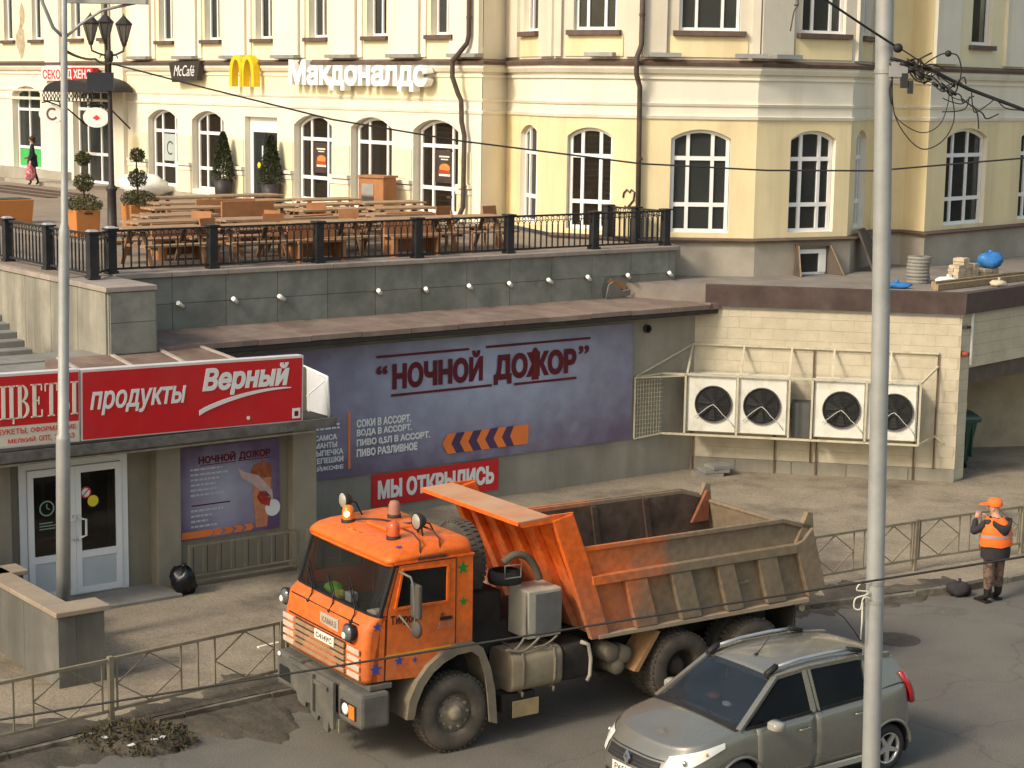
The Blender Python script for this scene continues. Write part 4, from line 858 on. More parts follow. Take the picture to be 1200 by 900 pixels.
# ================================================================ BANNERS AND SIGNS
def print_mat(name, c0, c1, cx, cz, sx, sz, rough=0.45):
    """printed vinyl: a radial printed blend between two inks round (cx, cz) in object space, with blotchy ink"""
    if name in MATS: return MATS[name]
    m = bpy.data.materials.new(name); m.use_nodes = True; n = m.node_tree.nodes; l = m.node_tree.links; b = n['Principled BSDF']; b.inputs['Roughness'].default_value = rough
    tc = n.new('ShaderNodeTexCoord'); mp = n.new('ShaderNodeMapping'); mp.inputs['Location'].default_value = (-cx/sx, 0, -cz/sz); mp.inputs['Scale'].default_value = (1/sx, 0, 1/sz)
    l.new(tc.outputs['Object'], mp.inputs[0]); g = n.new('ShaderNodeTexGradient'); g.gradient_type = 'SPHERICAL'; l.new(mp.outputs[0], g.inputs[0])
    nz = n.new('ShaderNodeTexNoise'); nz.inputs['Scale'].default_value = 2.2; nz.inputs['Detail'].default_value = 7; l.new(tc.outputs['Object'], nz.inputs[0])
    ad = n.new('ShaderNodeMath'); ad.operation = 'MULTIPLY_ADD'; l.new(nz.outputs[0], ad.inputs[0]); ad.inputs[1].default_value = 0.7; ad.inputs[2].default_value = -0.35
    s = n.new('ShaderNodeMath'); s.operation = 'ADD'; s.use_clamp = True; l.new(g.outputs[1], s.inputs[0]); l.new(ad.outputs[0], s.inputs[1])
    mx = n.new('ShaderNodeMix'); mx.data_type = 'RGBA'; l.new(s.outputs[0], mx.inputs[0]); mx.inputs[6].default_value = (*c0, 1); mx.inputs[7].default_value = (*c1, 1)
    l.new(mx.outputs[2], b.inputs['Base Color'])
    n3 = n.new('ShaderNodeTexNoise'); n3.inputs['Scale'].default_value = 1.4; l.new(tc.outputs['Object'], n3.inputs[0]); bp = n.new('ShaderNodeBump'); bp.inputs['Strength'].default_value = 0.8; bp.inputs['Distance'].default_value = 0.08
    l.new(n3.outputs[0], bp.inputs['Height']); l.new(bp.outputs[0], b.inputs['Normal'])
    MATS[name] = m; return m
I_dred = mat('dark_red_ink', (0.105,0.007,0.016), 0.5, var=0.15); I_white = mat('white_ink', (0.74,0.74,0.72), 0.5, var=0.06); I_or = mat('orange_ink', (0.80,0.20,0.045), 0.5, var=0.1)
I_navy = mat('navy_ink', (0.075,0.04,0.10), 0.5, var=0.15); M_red = mat('red_sign_face', (0.56,0.018,0.022), 0.35, var=0.06, dirt=(0.40,0.05,0.04), damt=0.3, dscale=1.5); I_cream = mat('cream_ink', (0.80,0.72,0.60), 0.5, var=0.05)
M_backing = mat('sign_box_side', (0.62,0.60,0.57), 0.5, var=0.1)
def inkbar(mb, a, b, h, y=-0.030, y1=-0.024):
    mb.hexa([(a[0],y,a[1]),(b[0],y,b[1]),(b[0],y1,b[1]),(a[0],y1,a[1])],[(a[0],y,a[1]+h),(b[0],y,b[1]+h),(b[0],y1,b[1]+h),(a[0],y1,a[1]+h)])
def prm(mb, pts, y0=-0.030, y1=-0.024): mb.prism(pts, y0, y1)
bn = thing('shop_banner', 'long blue violet vinyl banner with dark red night shop lettering on the podium wall', 'banner', POD.w(0,-0.02,0), POD.a)
mb = MB(); nx = 24; mb.loft([[(-10.3+10.35*i/nx, -0.016+0.012*math.sin(i*1.7)+ (0.006 if k % 2 else 0), zb+(3.665-zb)*k/4) for i in range(nx+1)] for k in range(5) for zb in (1.0,)], False, False, False, True)
mb.build('sheet', print_mat('banner_print', (0.135,0.105,0.17), (0.37,0.415,0.545), -3.9, 2.75, 6.0, 2.0), bn)
Y_ = -0.022
text('lettering', 'НОЧНОЙ', I_dred, bn, -6.47, 2.69, 2.30, 0.665, Y_, 0.006, 0.055, loc=(0,Y_,0))
text('lettering', 'ДОЖОР', I_dred, bn, -3.88, 2.57, 2.27, 0.645, Y_, 0.006, 0.055, loc=(0,Y_,0))
text('lettering', '“', I_dred, bn, -6.86, 3.03, 0.27, 0.18, Y_, 0.006, 0.03, loc=(0,Y_,0)); text('lettering', '”', I_dred, bn, -1.55, 3.06, 0.30, 0.19, Y_, 0.006, 0.03, loc=(0,Y_,0))
mb = MB(); mb.T = Matrix.Translation((0,0.0,0)); inkbar(mb, (-6.86,3.37), (-4.54,3.37), 0.05); inkbar(mb, (-4.1,3.38), (-1.22,3.38), 0.05); inkbar(mb, (-6.5,2.55), (-3.93,2.55), 0.05); inkbar(mb, (-3.33,2.52), (-1.6,2.52), 0.05); mb.build('rule_line', I_dred, bn)
mb = MB(); z = 2.80; prm(mb, [(-2.86,z-.2),(-2.66,z-.2),(-2.72,z+.32),(-2.68,z+.42),(-2.74,z+.5),(-2.80,z+.5),(-2.86,z+.42),(-2.82,z+.32)], -0.034,-0.026); mb.build('red_emblem', mat('bright_red_ink',(0.135,0.008,0.010),0.5), bn)
for i, (t, r_) in enumerate((('СОКИ В АССОРТ.', -6.0),('ВОДА В АССОРТ.',-5.98),('ПИВО 0,5Л В АССОРТ.',-5.52),('ПИВО РАЗЛИВНОЕ',-5.84))):
    text('menu_text', t, I_white, bn, -7.33, 1.985-0.203*i, r_+7.33, 0.165, Y_, 0.005, 0.04, loc=(0,Y_,0))
for i, t in enumerate(('САМСА','МАНТЫ','ВЫПЕЧКА','ЛЕПЕШКИ','ЧАЙ/КОФЕ')):
    w = 0.105*len(t); text('menu_text', t, I_white, bn, -7.80-w+(0.15 if i > 1 else 0), 1.80-0.155*i, w, 0.115, Y_, 0.005, 0.035, loc=(0,Y_,0))
mb = MB()
for i in range(2):
    x = -8.5
    while x < -7.75: w = rnd.uniform(0.06,0.16); inkbar(mb, (x,2.02+0.07*i), (x+w,2.02+0.07*i), 0.035); x += w+0.03
mb.build('small_print', I_white, bn)['kind'] = 'stuff'
mb = MB(); mb.box(-7.535,-7.485,-0.03,-0.024,1.16,2.32); mb.build('orange_rule', I_or, bn)
mo, md = MB(), MB(); zc = 1.42
for k in range(9):
    x = -5.2+0.222*k; q = mo if k % 2 == 0 else md; w = 0.225
    if k == 8: prm(mo, [(x,zc),(x+0.10,zc-0.215),(x+0.50,zc-0.215),(x+0.50,zc+0.215),(x+0.10,zc+0.215)]); continue
    prm(q, [(x,zc),(x+0.13,zc-0.215),(x+0.13+w,zc-0.215),(x+w,zc)]); prm(q, [(x,zc),(x+w,zc),(x+0.13+w,zc+0.215),(x+0.13,zc+0.215)])
mo.build('arrow_stripe', I_or, bn); md.build('arrow_stripe', I_navy, bn)
# red "we are open" banner
rb = thing('red_banner', 'small red banner with white opening notice under the blue banner', 'banner', POD.w(-5.33,-0.02,0.62), POD.a)
mb = MB(); mb.box(-1.62,1.62,-0.015,0.0,-0.34,0.34); mb.build('sheet', M_red, rb)
text('lettering', 'МЫ ОТКРЫЛИСЬ', I_white, rb, -1.48, -0.19, 2.98, 0.40, 0, 0.006, 0.05, loc=(0,-0.016,0))
# poster beside the shop door
po = thing('food_poster', 'violet food poster with a kebab wrap between the shop pillars', 'poster', POD.w(-12.6,SY+0.14,0.85), POD.a)
mb = MB(); mb.box(0,1.99,-0.015,0,0,1.66); mb.build('sheet', print_mat('poster_print', (0.11,0.065,0.15), (0.40,0.41,0.52), 0.85, 0.75, 1.15, 1.05), po)
text('lettering', 'НОЧНОЙ', I_dred, po, 0.36, 1.35, 0.74, 0.165, 0, 0.004, 0.05, loc=(0,-0.016,0)); text('lettering', 'ДОЖОР', I_dred, po, 1.17, 1.33, 0.64, 0.16, 0, 0.004, 0.05, loc=(0,-0.016,0))
P_ = lambda mb, pts, k=0: mb.prism(pts, -0.021-0.002*k, -0.015)
mb = MB(); mb.box(0.4,1.1,-0.02,-0.015,1.315,1.33); mb.box(1.15,1.8,-0.02,-0.015,1.32,1.335); mb.box(0.22,0.98,-0.02,-0.015,0.60,0.622); mb.build('rule_line', I_dred, po)
mb = MB()
for i in range(10):
    z = (1.24-0.092*i) if i < 6 else (0.50-0.095*(i-6)); x = 0.2; e = rnd.uniform(0.5,0.95)
    while x < e: w = rnd.uniform(0.04,0.11); mb.box(x,min(x+w,e),-0.019,-0.015,z,z+0.034); x += w+0.022
mb.build('small_print', mat('grey_ink',(0.50,0.50,0.55),0.5), po)['kind'] = 'stuff'
mb = MB(); P_(mb, [(1.40,0.92),(1.80,0.92),(1.84,1.02),(1.83,1.18),(1.72,1.24),(1.67,1.25),(1.66,1.36),(1.63,1.36),(1.62,1.25),(1.48,1.22),(1.41,1.12)]); mb.build('meat_cone', mat('meat_ink',(0.30,0.085,0.035),0.5,var=0.35,scale=12), po)
mb = MB(); P_(mb, [(1.50,0.06),(1.73,0.06),(1.80,0.55),(1.83,0.96),(1.43,0.96),(1.46,0.55)],1); mb.build('wrap', mat('wrap_ink',(0.52,0.20,0.10),0.5,var=0.2,scale=8), po)
mb = MB(); P_(mb, [(1.14,1.20),(1.20,1.02),(1.44,0.86),(1.86,0.52),(1.84,0.72),(1.56,1.02),(1.30,1.10)],2); mb.build('napkin', mat('napkin_ink',(0.52,0.36,0.33),0.5,var=0.15,scale=9), po)
mb = MB(); P_(mb, [(1.52,0.62),(1.6,0.5),(1.78,0.42),(1.82,0.6),(1.7,0.72),(1.58,0.72)],2); mb.build('filling', mat('filling_ink',(0.34,0.03,0.02),0.5,var=0.5,scale=14), po)
mb = MB(); mb.T = Matrix.Translation((1.85,0,0.39)); mb.cyl((0,-0.024,0),(0,-0.016,0),0.155,0.155,24); mb.build('price_disc', I_white, po)
mb = MB(); P_(mb, [(0.02,0.03),(0.58,0.03),(0.66,0.09),(0.58,0.15),(0.02,0.15)])
for k in range(4): x = 0.62+0.21*k; P_(mb, [(x,0.03),(x+0.15,0.03),(x+0.22,0.09),(x+0.15,0.15),(x,0.15),(x+0.07,0.09)])
mb.build('arrow_stripe', I_or, po)
# red fascia sign
sg = thing('grocery_sign', 'long red light box sign with white grocery lettering above the shop', 'sign', POD.w(-14.83,-3.42,3.02), (POD.a))
sg.rotation_euler = (0, rad(0.9), POD.a)
mb = MB(); mb.box(0,4.2,0,0.2,0,1.17); mb.build('box', M_backing, sg)
mb = MB(); mb.box(0.03,4.17,-0.008,-0.001,0.02,1.13); mb.build('face', M_red, sg)
text('lettering', 'продукты', I_white, sg, 0.16, 0.40, 1.74, 0.40, 0, 0.006, 0.02, 0.22, loc=(0,-0.009,0))
text('lettering', 'Верный', I_white, sg, 2.21, 0.57, 1.70, 0.50, 0, 0.006, 0.042, 0.2, loc=(0,-0.009,0))
mb = MB(); N = 16; up = []; dn = []
for i in range(N+1):
    t = i/N; x = 2.15+1.80*t; z = 0.30+0.32*math.sin(t*PI*0.55)**0.8; h = 0.075*(1-t)**0.6+0.012; up.append((x,z+h/2)); dn.append((x,z-h/2))
for i in range(N): mb.prism([dn[i],dn[i+1],up[i+1],up[i]], -0.016, -0.009)
mb.build('swoosh', I_white, sg)
mb = MB(); mb.box(3.98,4.14,-0.014,-0.009,0.06,0.24); mb.build('notice', I_white, sg); mb = MB(); mb.box(4.02,4.10,-0.016,-0.0145,0.10,0.19); mb.build('notice_print', I_dred, sg)
mb = MB(); mb.cyl((3.1,-0.014,0.14),(3.1,-0.009,0.14),0.035,0.035,12); mb.build('sticker', I_cream, sg)
fs = thing('flower_sign', 'red and cream flower shop sign at the left end of the fascia', 'sign', POD.w(-16.32,-3.42,3.04), POD.a)
fs.rotation_euler = (0, rad(0.9), POD.a)
mb = MB(); mb.box(0,1.47,0,0.2,0,1.19); mb.build('box', M_backing, fs)
mb = MB(); mb.box(0.02,1.45,-0.008,-0.001,0.35,1.15); mb.build('face', M_red, fs)
mb = MB(); mb.box(0.02,1.45,-0.008,-0.001,0.02,0.345); mb.build('lower_face', mat('cream_sign_face',(0.62,0.57,0.46),0.5,var=0.06), fs)
# condensed slab-serif capitals drawn as stems, hairlines and serifs
def serif_word(par, x, z, h, m):
    mb = MB(); st_, hr, sf = 0.062, 0.022, 0.03; B_ = lambda a,b,c,d: mb.box(a,b,-0.016,-0.009,c,d)
    def stem(a): B_(a,a+st_,z,z+h); B_(a-sf,a+st_+sf,z,z+hr); B_(a-sf,a+st_+sf,z+h-hr,z+h)
    def bowl(x0, x1, za, zb):
        zc = (za+zb)/2; r = (zb-za)/2
        for k in range(8):
            t0 = -PI/2+PI*k/8; t1 = t0+PI/8; f = lambda t, rr, ww: (x0+ww*math.cos(t), zc+rr*math.sin(t))
            mb.prism([f(t0,r-hr,x1-x0-st_*0.85), f(t0,r,x1-x0), f(t1,r,x1-x0), f(t1,r-hr,x1-x0-st_*0.85)], -0.016, -0.009)
    c = x+0.03; stem(c); stem(c+0.135); B_(c,c+0.21,z,z+hr); B_(c+0.185,c+0.21,z-0.08,z+hr); c += 0.275      # TSE
    stem(c); bowl(c+st_, c+0.19, z, z+h*0.53); bowl(c+st_, c+0.17, z+h*0.5, z+h); c += 0.245                  # VE
    stem(c); B_(c,c+0.17,z,z+hr); B_(c+0.148,c+0.17,z,z+0.12); B_(c,c+0.16,z+h-hr,z+h); B_(c+0.14,c+0.16,z+h-0.11,z+h); B_(c,c+0.11,z+h*0.48,z+h*0.48+hr); B_(c+0.095,c+0.115,z+h*0.38,z+h*0.62); c += 0.225   # IE
    stem(c+0.06); B_(c-0.02,c+0.20,z+h-hr,z+h); B_(c-0.02,c,z+h-0.13,z+h); B_(c+0.18,c+0.20,z+h-0.13,z+h); c += 0.255                                                                                       # TE
    stem(c); bowl(c+st_, c+0.15, z, z+h*0.53); stem(c+0.20)                                                                                                                                                     # YERY
    return mb.build('lettering', m, par)
serif_word(fs, 0.11, 0.46, 0.54, I_cream)
for w_, a_, b_, zz in (('БУКЕТЫ,',0.07,0.50,0.205),('ОФОРМЛЕНИЕ',0.62,0.78,0.22),('МЕЛКИЙ',0.24,0.46,0.075),('ОПТ,',0.76,0.22,0.06),('ЗАКАЗ',1.03,0.34,0.075)): text('lower_lettering', w_, mat('red_print',(0.6,0.03,0.03),0.5), fs, a_, zz, b_, 0.085 if ',' not in w_ else 0.10, 0, 0.004, 0.012, loc=(0,-0.009,0))
# signs on the upper building
ms = thing('restaurant_sign', 'white raised restaurant lettering on the cream frieze', 'sign', LF.w(-6.81,-0.14,8.70), LF.a)
t_ = text('lettering', 'Макдоналдс', mat('white_letter',(0.88,0.86,0.80),0.4,var=0.04), ms, 0, 0, 6.9, 0.86, 0, 0.22, 0.04, loc=(0,0,0))
mb = MB(); mb.box(0.1,6.8,0.0,0.05,0.30,0.40); mb.box(0.1,6.8,0.0,0.05,0.55,0.62); mb.build('mounting_rail', M_zinc, ms)
M_gold = mat('yellow_plastic', (0.85,0.55,0.02), 0.4, var=0.06)
ar = thing('arches_sign', 'yellow double arch emblem on the frieze beside the white lettering', 'sign', LF.w(-10.2,-0.14,8.76), LF.a)
mb = MB()
def leg_outline(c, w, h, th, n=14):
    o_ = [(c-w/2*math.cos(PI*i/n)*(1.0), h*math.sin(PI*i/n)**0.55) for i in range(n+1)]; i_ = [(c-(w/2-th)*math.cos(PI*i/n), (h-th*0.8)*math.sin(PI*i/n)**0.6) for i in range(n+1)]
    return o_, i_
for c in (0.37, 1.05):
    o_, i_ = leg_outline(c, 0.80, 0.95, 0.17)
    for k in range(len(o_)-1): mb.prism([o_[k], i_[k], i_[k+1], o_[k+1]], -0.24, -0.02)
mb.build('emblem', M_gold, ar)
mc = thing('cafe_sign', 'dark trapezoid cafe sign with white script on the frieze', 'sign', LF.w(-14.2,-0.14,8.84), LF.a)
mb = MB(); mb.prism([(0.22,0.02),(1.85,0.10),(2.05,0.70),(0,0.66)], -0.18, 0); mb.build('board', mat('cafe_board',(0.045,0.035,0.03),0.5), mc); text('lettering', 'McCafé', I_white, mc, 0.35, 0.22, 1.35, 0.34, 0, 0.006, 0.0, 0.3, loc=(0,-0.181,0))
s2 = thing('clothing_sign', 'red and white second hand clothing sign above the black awning', 'sign', LF.w(-23.75,-0.3,8.86), LF.a)
mb = MB(); mb.box(0,2.0,-0.06,0.15,0,0.46); mb.build('board', mat('white_board',(0.74,0.70,0.66),0.5), s2); mb = MB(); mb.box(2.0,4.15,-0.06,0.15,0,0.46); mb.build('board', M_red, s2)
text('lettering', 'СЕКОН', MATS['red_print'], s2, 0.12, 0.06, 1.85, 0.33, 0, 0.006, 0.02, loc=(0,-0.061,0)); text('lettering', 'Д ХЕНД', I_white, s2, 2.12, 0.03, 1.9, 0.37, 0, 0.006, 0.02, loc=(0,-0.061,0))
aw = thing('black_awning', 'black arched awning with scalloped edge above the left doorway', 'awning', LF.w(-18.9,-0.15,8.5), LF.a)
M_awn = mat('awning_black', (0.025,0.022,0.022), 0.6, var=0.2)
mb = MB(); rings = []
for y in (0,-0.5,-1.0,-1.5): rings.append([(-1.9*math.cos(PI*k/12), y, 0.5*math.sin(PI*k/12)*(1+0.15*y)) for k in range(13)])
mb.loft(rings, False, True, False, True); mb.build('canopy', M_awn, aw)
mb = MB()
for k in range(14): x = -1.85+3.7*k/13; mb.tube([(x,-1.5,0),(x-0.1,-1.5,-0.15),(x,-1.5,-0.3),(x+0.1,-1.5,-0.15)], 0.02, 4, True)
mb.bar((-1.9,-1.5,0),(1.9,-1.5,0),0.05); mb.bar((-1.9,-1.5,-0.32),(1.9,-1.5,-0.32),0.03); mb.build('scroll_trim', M_awn, aw)
mb = MB(); mb.tube([(-1.85,-1.5,-0.32),(-1.7,-0.7,-0.6),(-1.6,0,-1.2)], 0.03, 6); mb.build('bracket', M_awn, aw); mb = MB(); mb.tube([(1.85,-1.5,-0.32),(1.7,-0.7,-0.6),(1.6,0,-1.2)], 0.03, 6); mb.build('bracket', M_awn, aw)
for (s_, z, lab, mm, gl) in ((-20.6,7.72,'white oval hanging sign with a dark crescent, left of the grey pole','dark_brown_ink',1),(-17.14,7.67,'white oval hanging sign with a small red mark, by the old street lamp','red_print',0)):
    ov = thing('oval_sign', lab, 'sign', LF.w(s_,-1.45,z), LF.a+rad(38))
    mb = MB(); mb.T = Matrix.Scale(0.72,4,(0,0,1)); mb.cyl((0,-0.05,0),(0,0.05,0),0.46,0.46,28); mb.build('board', mat('white_board',(0.74,0.70,0.66),0.5), ov)
    if gl: mb = MB(); mb.lathe([(0.15,0),(0.22,0),(0.22,-0.008),(0.15,-0.008)], (0.05,-0.052,0), 20, 'y', False, 0.6, 5.4); mb.build('crescent', mat('dark_brown_ink',(0.10,0.075,0.05),0.6), ov)
    else: mb = MB(); mb.prism([(-0.12,-0.02),(0.05,-0.1),(0.16,-0.02),(0.04,0.09)], -0.06, -0.051); mb.build('mark', MATS['red_print'], ov)
    mb = MB(); mb.tube([(0.35,0,0.25),(0.3,0,0.42),(0.0,0,0.46),(-0.5,0.3,0.38)], 0.025, 6); mb.build('bracket', M_awn, ov)
mb = MB(); mb.tube([(0,-0.1,0),(0,-0.1,6.2)], 0.07, 8); mb.build('drainpipe', M_pipe, bld, LF.w(-18.65,-0.2,8.8)-BO, LF.a)
# food posters inside the restaurant windows
M_pb = mat('poster_brown', (0.06,0.04,0.035), 0.5, var=0.3); M_pp = mat('poster_pale', (0.42,0.47,0.45), 0.5, var=0.1); M_bun = mat('bun_ink', (0.55,0.24,0.06), 0.5, var=0.25, scale=14); M_tom = mat('tomato_ink', (0.45,0.05,0.03), 0.5)
for c, kind in ((0.06,0),(-6.02,0),(-15.21,1)):
    w0 = [o for o in bld.children if o.name.split('.')[0] == 'window' and (o.location-(LF.w(c,0.25,5.48)-BO)).length < 0.2]
    if not w0: continue
    mb = MB(); mb.box(-0.40,0.40,-0.016,-0.010,0.82,1.70)
    if kind == 0:
        mb.m = 1; mb.prism([(0.05+0.24*math.cos(2*PI*k/16), 1.22+0.12*math.sin(2*PI*k/16)) for k in range(16)], -0.020, -0.016); mb.m = 2; mb.prism([(-0.22,1.08),(0.3,1.06),(0.3,1.15),(-0.22,1.17)], -0.022, -0.018); mb.m = 3; mb.box(-0.2,0.26,-0.02,-0.016,1.50,1.54); mb.box(-0.12,0.2,-0.02,-0.016,1.43,1.46); mb.box(-0.2,0.3,-0.021,-0.017,1.0,1.06)
    else:
        mb.m = 1; mb.lathe([(0.18,0.0),(0.23,0.0),(0.23,-0.006),(0.18,-0.006)], (0.02,-0.016,1.24), 20, 'y', False, 0.9, 5.6); mb.m = 0
    mb.build('poster', [M_pp if kind else M_pb, M_pipe if kind else M_bun, M_tom, I_cream], w0[0])
# ================================================================ TERRACE FURNITURE
M_plank = mat('larch_plank', (0.37,0.235,0.135), 0.75, var=0.18, scale=3, dirt=(0.34,0.22,0.13), damt=0.5, dscale=2, objrand=0.12)
M_leg = mat('brown_leg_wood', (0.235,0.135,0.075), 0.75, var=0.2, scale=3)
M_plank2 = mat('orange_wood', (0.40,0.18,0.075), 0.7, var=0.18, scale=3, dirt=(0.26,0.12,0.06), damt=0.4, dscale=2)
def pic_table():
    t = thing('picnic_table', 'x', 'table', (0,0,5.2), 0, 'picnic tables on the restaurant terrace')
    for k in range(4): mb = MB(); mb.box(-0.9,0.9,-0.40+0.205*k,-0.40+0.205*k+0.19,0.72,0.765); mb.build('tabletop_plank', M_plank, t)
    for s_ in (-1,1): mb = MB(); mb.box(-0.9,0.9,s_*0.72-0.13,s_*0.72+0.13,0.43,0.47); mb.build('bench', M_plank, t)
    for x in (-0.62,0.62):
        mb = MB(); mb.bar((x,-0.62,0),(x,-0.25,0.72),0.045,0.09,(1,0,0)); mb.bar((x,0.62,0),(x,0.25,0.72),0.045,0.09,(1,0,0)); mb.box(x-0.022,x+0.022,-0.82,0.82,0.37,0.43); mb.build('leg_frame', M_leg, t)
    return t
T0 = pic_table(); first = True
rows = [('row nearest the railing',2.6,[-10.3,-8.35,-6.4,-4.45,-2.5]),('second row from the railing',4.3,[-9.3,-7.35,-5.4,-3.45]),('third row from the railing',6.1,[-8.2,-4.3,-2.35]),('fourth row from the railing',7.9,[-7.1,-5.15,-3.2,-1.4]),('fifth row from the railing',9.8,[-6.1,-4.1,-2.2]),('row nearest the restaurant windows',11.9,[-4.9,-2.95])]
ON = ['first','second','third','fourth','fifth']
for rn, n_, ss in rows:
    for i, s_ in enumerate(ss):
        lab = 'wooden picnic table in the %s, %s from the left' % (rn, ON[i]); p = POD.w(s_+rnd.uniform(-.15,.15), n_+rnd.uniform(-.2,.2), 5.2); a = POD.a+rnd.uniform(-0.08,0.08)+(PI/2 if rnd.random() < 0.0 else 0)
        if first: T0.location = p; T0.rotation_euler = (0,0,a); T0['label'] = lab; first = False
        else: copy_tree(T0, p, a, lab)
def screen(label, s_, n_, w=1.25, h=0.95, rot=0.0):
    t = thing('bench_screen', label, 'bench', POD.w(s_,n_,5.2), POD.a+rot, 'orange wooden high backed benches')
    mb = MB(); mb.box(-w/2,w/2,-0.03,0.03,0.08,h); mb.build('backrest', M_plank2, t, (0,0,0), 0, 0.01); mb = MB(); mb.box(-w/2,w/2,-0.45,-0.032,0.40,0.45); mb.build('seat', M_plank2, t)
    for x in (-w/2+0.06,w/2-0.06): mb = MB(); mb.box(x-0.04,x+0.04,-0.44,-0.036,0,0.395); mb.build('leg', M_plank2, t)
screen('wide orange bench back standing between the middle tables', -6.35, 6.1, 1.35, 1.0); screen('orange bench behind the railing, left of the fourth post', -5.9, 4.0, 1.2, 0.8, 0.2); screen('orange bench near the right end of the tables', -3.4, 3.9, 1.2, 0.8, -0.1); screen('low orange bench behind the second railing bay', -9.4, 3.8, 1.1, 0.75, 0.1); screen('dark orange bench facing the restaurant doors', -5.6, 8.5, 1.5, 0.9, -0.15); screen('orange bench close to the railing under the third bay', -7.1, 2.1, 1.2, 0.75, 0.05); screen('orange bench close to the railing under the fourth bay', -4.6, 2.2, 1.2, 0.78, -0.05)
ch = None
for i, (s_, n_, r_, w_) in enumerate(((-9.2,2.3,0.4,'nearest the left corner of the railing'),(-7.3,3.4,2.8,'between the first and second rows of tables on the left'),(-5.2,3.5,-0.3,'in the middle behind the railing'),(-3.1,2.2,0.9,'close to the railing right of the middle'),(-6.6,4.2,1.9,'beside the second row of tables'),(-2.6,4.0,3.3,'at the right end of the second row'),(-8.6,4.3,-0.9,'at the left end of the second row'),(-4.4,6.2,2.4,'between the second and third rows of tables'),(-1.4,3.2,0.2,'farthest right behind the railing'))):
    lab = 'orange wooden chair %s' % w_; p = POD.w(s_,n_,5.2)
    if ch is None:
        ch = thing('terrace_chair', lab, 'chair', p, POD.a+r_, 'orange wooden chairs on the terrace')
        mb = MB(); mb.box(-0.23,0.23,-0.22,0.22,0.43,0.47); mb.build('seat', M_plank2, ch); mb = MB(); mb.hexa([(-0.23,0.20,0.55),(0.23,0.20,0.55),(0.23,0.23,0.55),(-0.23,0.23,0.55)],[(-0.23,0.26,0.92),(0.23,0.26,0.92),(0.23,0.29,0.92),(-0.23,0.29,0.92)]); mb.build('backrest', M_plank2, ch)
        for x in (-0.2,0.2):
            mb = MB(); mb.bar((x,-0.19,0),(x,-0.19,0.43),0.04); mb.build('leg', M_plank2, ch); mb = MB(); mb.bar((x,0.2,0),(x,0.2,0.43),0.04); mb.bar((x,0.2,0.43),(x,0.235,0.56),0.04); mb.build('leg', M_plank2, ch)
    else: copy_tree(ch, p, POD.a+r_, lab)
cabn = thing('litter_cabinet', 'tall brown litter cabinet with grey flap in front of the restaurant windows', 'litter bin', (-3.75,51.05,5.2), LF.a+0.35)
mb = MB(); mb.box(-0.42,0.42,-0.3,0.3,0.0,1.18); mb.build('body', M_plank2, cabn, (0,0,0), 0, 0.02); mb = MB(); mb.box(-0.46,0.46,-0.34,0.34,1.182,1.24); mb.build('top', M_plank2, cabn)
mb = MB(); mb.box(-0.30,0.10,-0.315,-0.302,0.72,1.02); mb.build('flap', M_zinc, cabn); mb = MB(); mb.box(-0.30,0.10,-0.312,-0.302,0.1,0.68); mb.build('door', mat('slate_panel',(0.05,0.06,0.065),0.5), cabn)
# foliage: clusters of small leaf faces through the crown's volume
def leaf_mat(name, a, b):
    if name in MATS: return MATS[name]
    m = mat(name, a, 0.6, var=0.3, scale=9, dirt=b, damt=0.8, dscale=6, dlo=0.4, dhi=0.6); return m
M_leaf = leaf_mat('box_leaf', (0.075,0.078,0.028), (0.13,0.115,0.05)); M_cyp = leaf_mat('cypress_leaf', (0.036,0.050,0.022), (0.075,0.08,0.036))
def leaves(mb, c, r, n, size, seed, sc=(1,1,1), shape='ball', h=1.0):
    q = random.Random(seed); c = Vector(c)
    for i in range(n):
        if shape == 'ball':
            d = Vector((q.gauss(0,1),q.gauss(0,1),q.gauss(0,1))).normalized(); p = c+Vector((d.x*sc[0],d.y*sc[1],d.z*sc[2]))*r*(1.05*q.random()**0.38)
        else:
            t = q.random()**0.8; rr = r*((1-t)**0.7)*(1.1*q.random()**0.4)+0.015; a = q.random()*2*PI; p = c+Vector((rr*math.cos(a),rr*math.sin(a),t*h)); d = Vector((math.cos(a),math.sin(a),0.5)).normalized()
        u = d.orthogonal().normalized(); u = (u*math.cos(q.random()*6)+d.cross(u)*math.sin(q.random()*6)).normalized(); v = (d+Vector((q.gauss(0,.5),q.gauss(0,.5),q.gauss(0,.5)))).normalized(); s_ = size*q.uniform(0.6,1.3)
        mb.add([p-u*s_*0.5, p+v*s_*0.2+u*0.0, p+u*s_*0.5, p+v*s_], [(0,1,3),(1,2,3)])
M_bark = mat('bark', (0.12,0.085,0.055), 0.9, var=0.3, scale=12); M_pot = mat('dark_pot', (0.045,0.038,0.038), 0.5, var=0.15); M_orange = mat('orange_planter', (0.55,0.215,0.06), 0.6, var=0.12, scale=3, dirt=(0.35,0.14,0.05), damt=0.4, dscale=3)
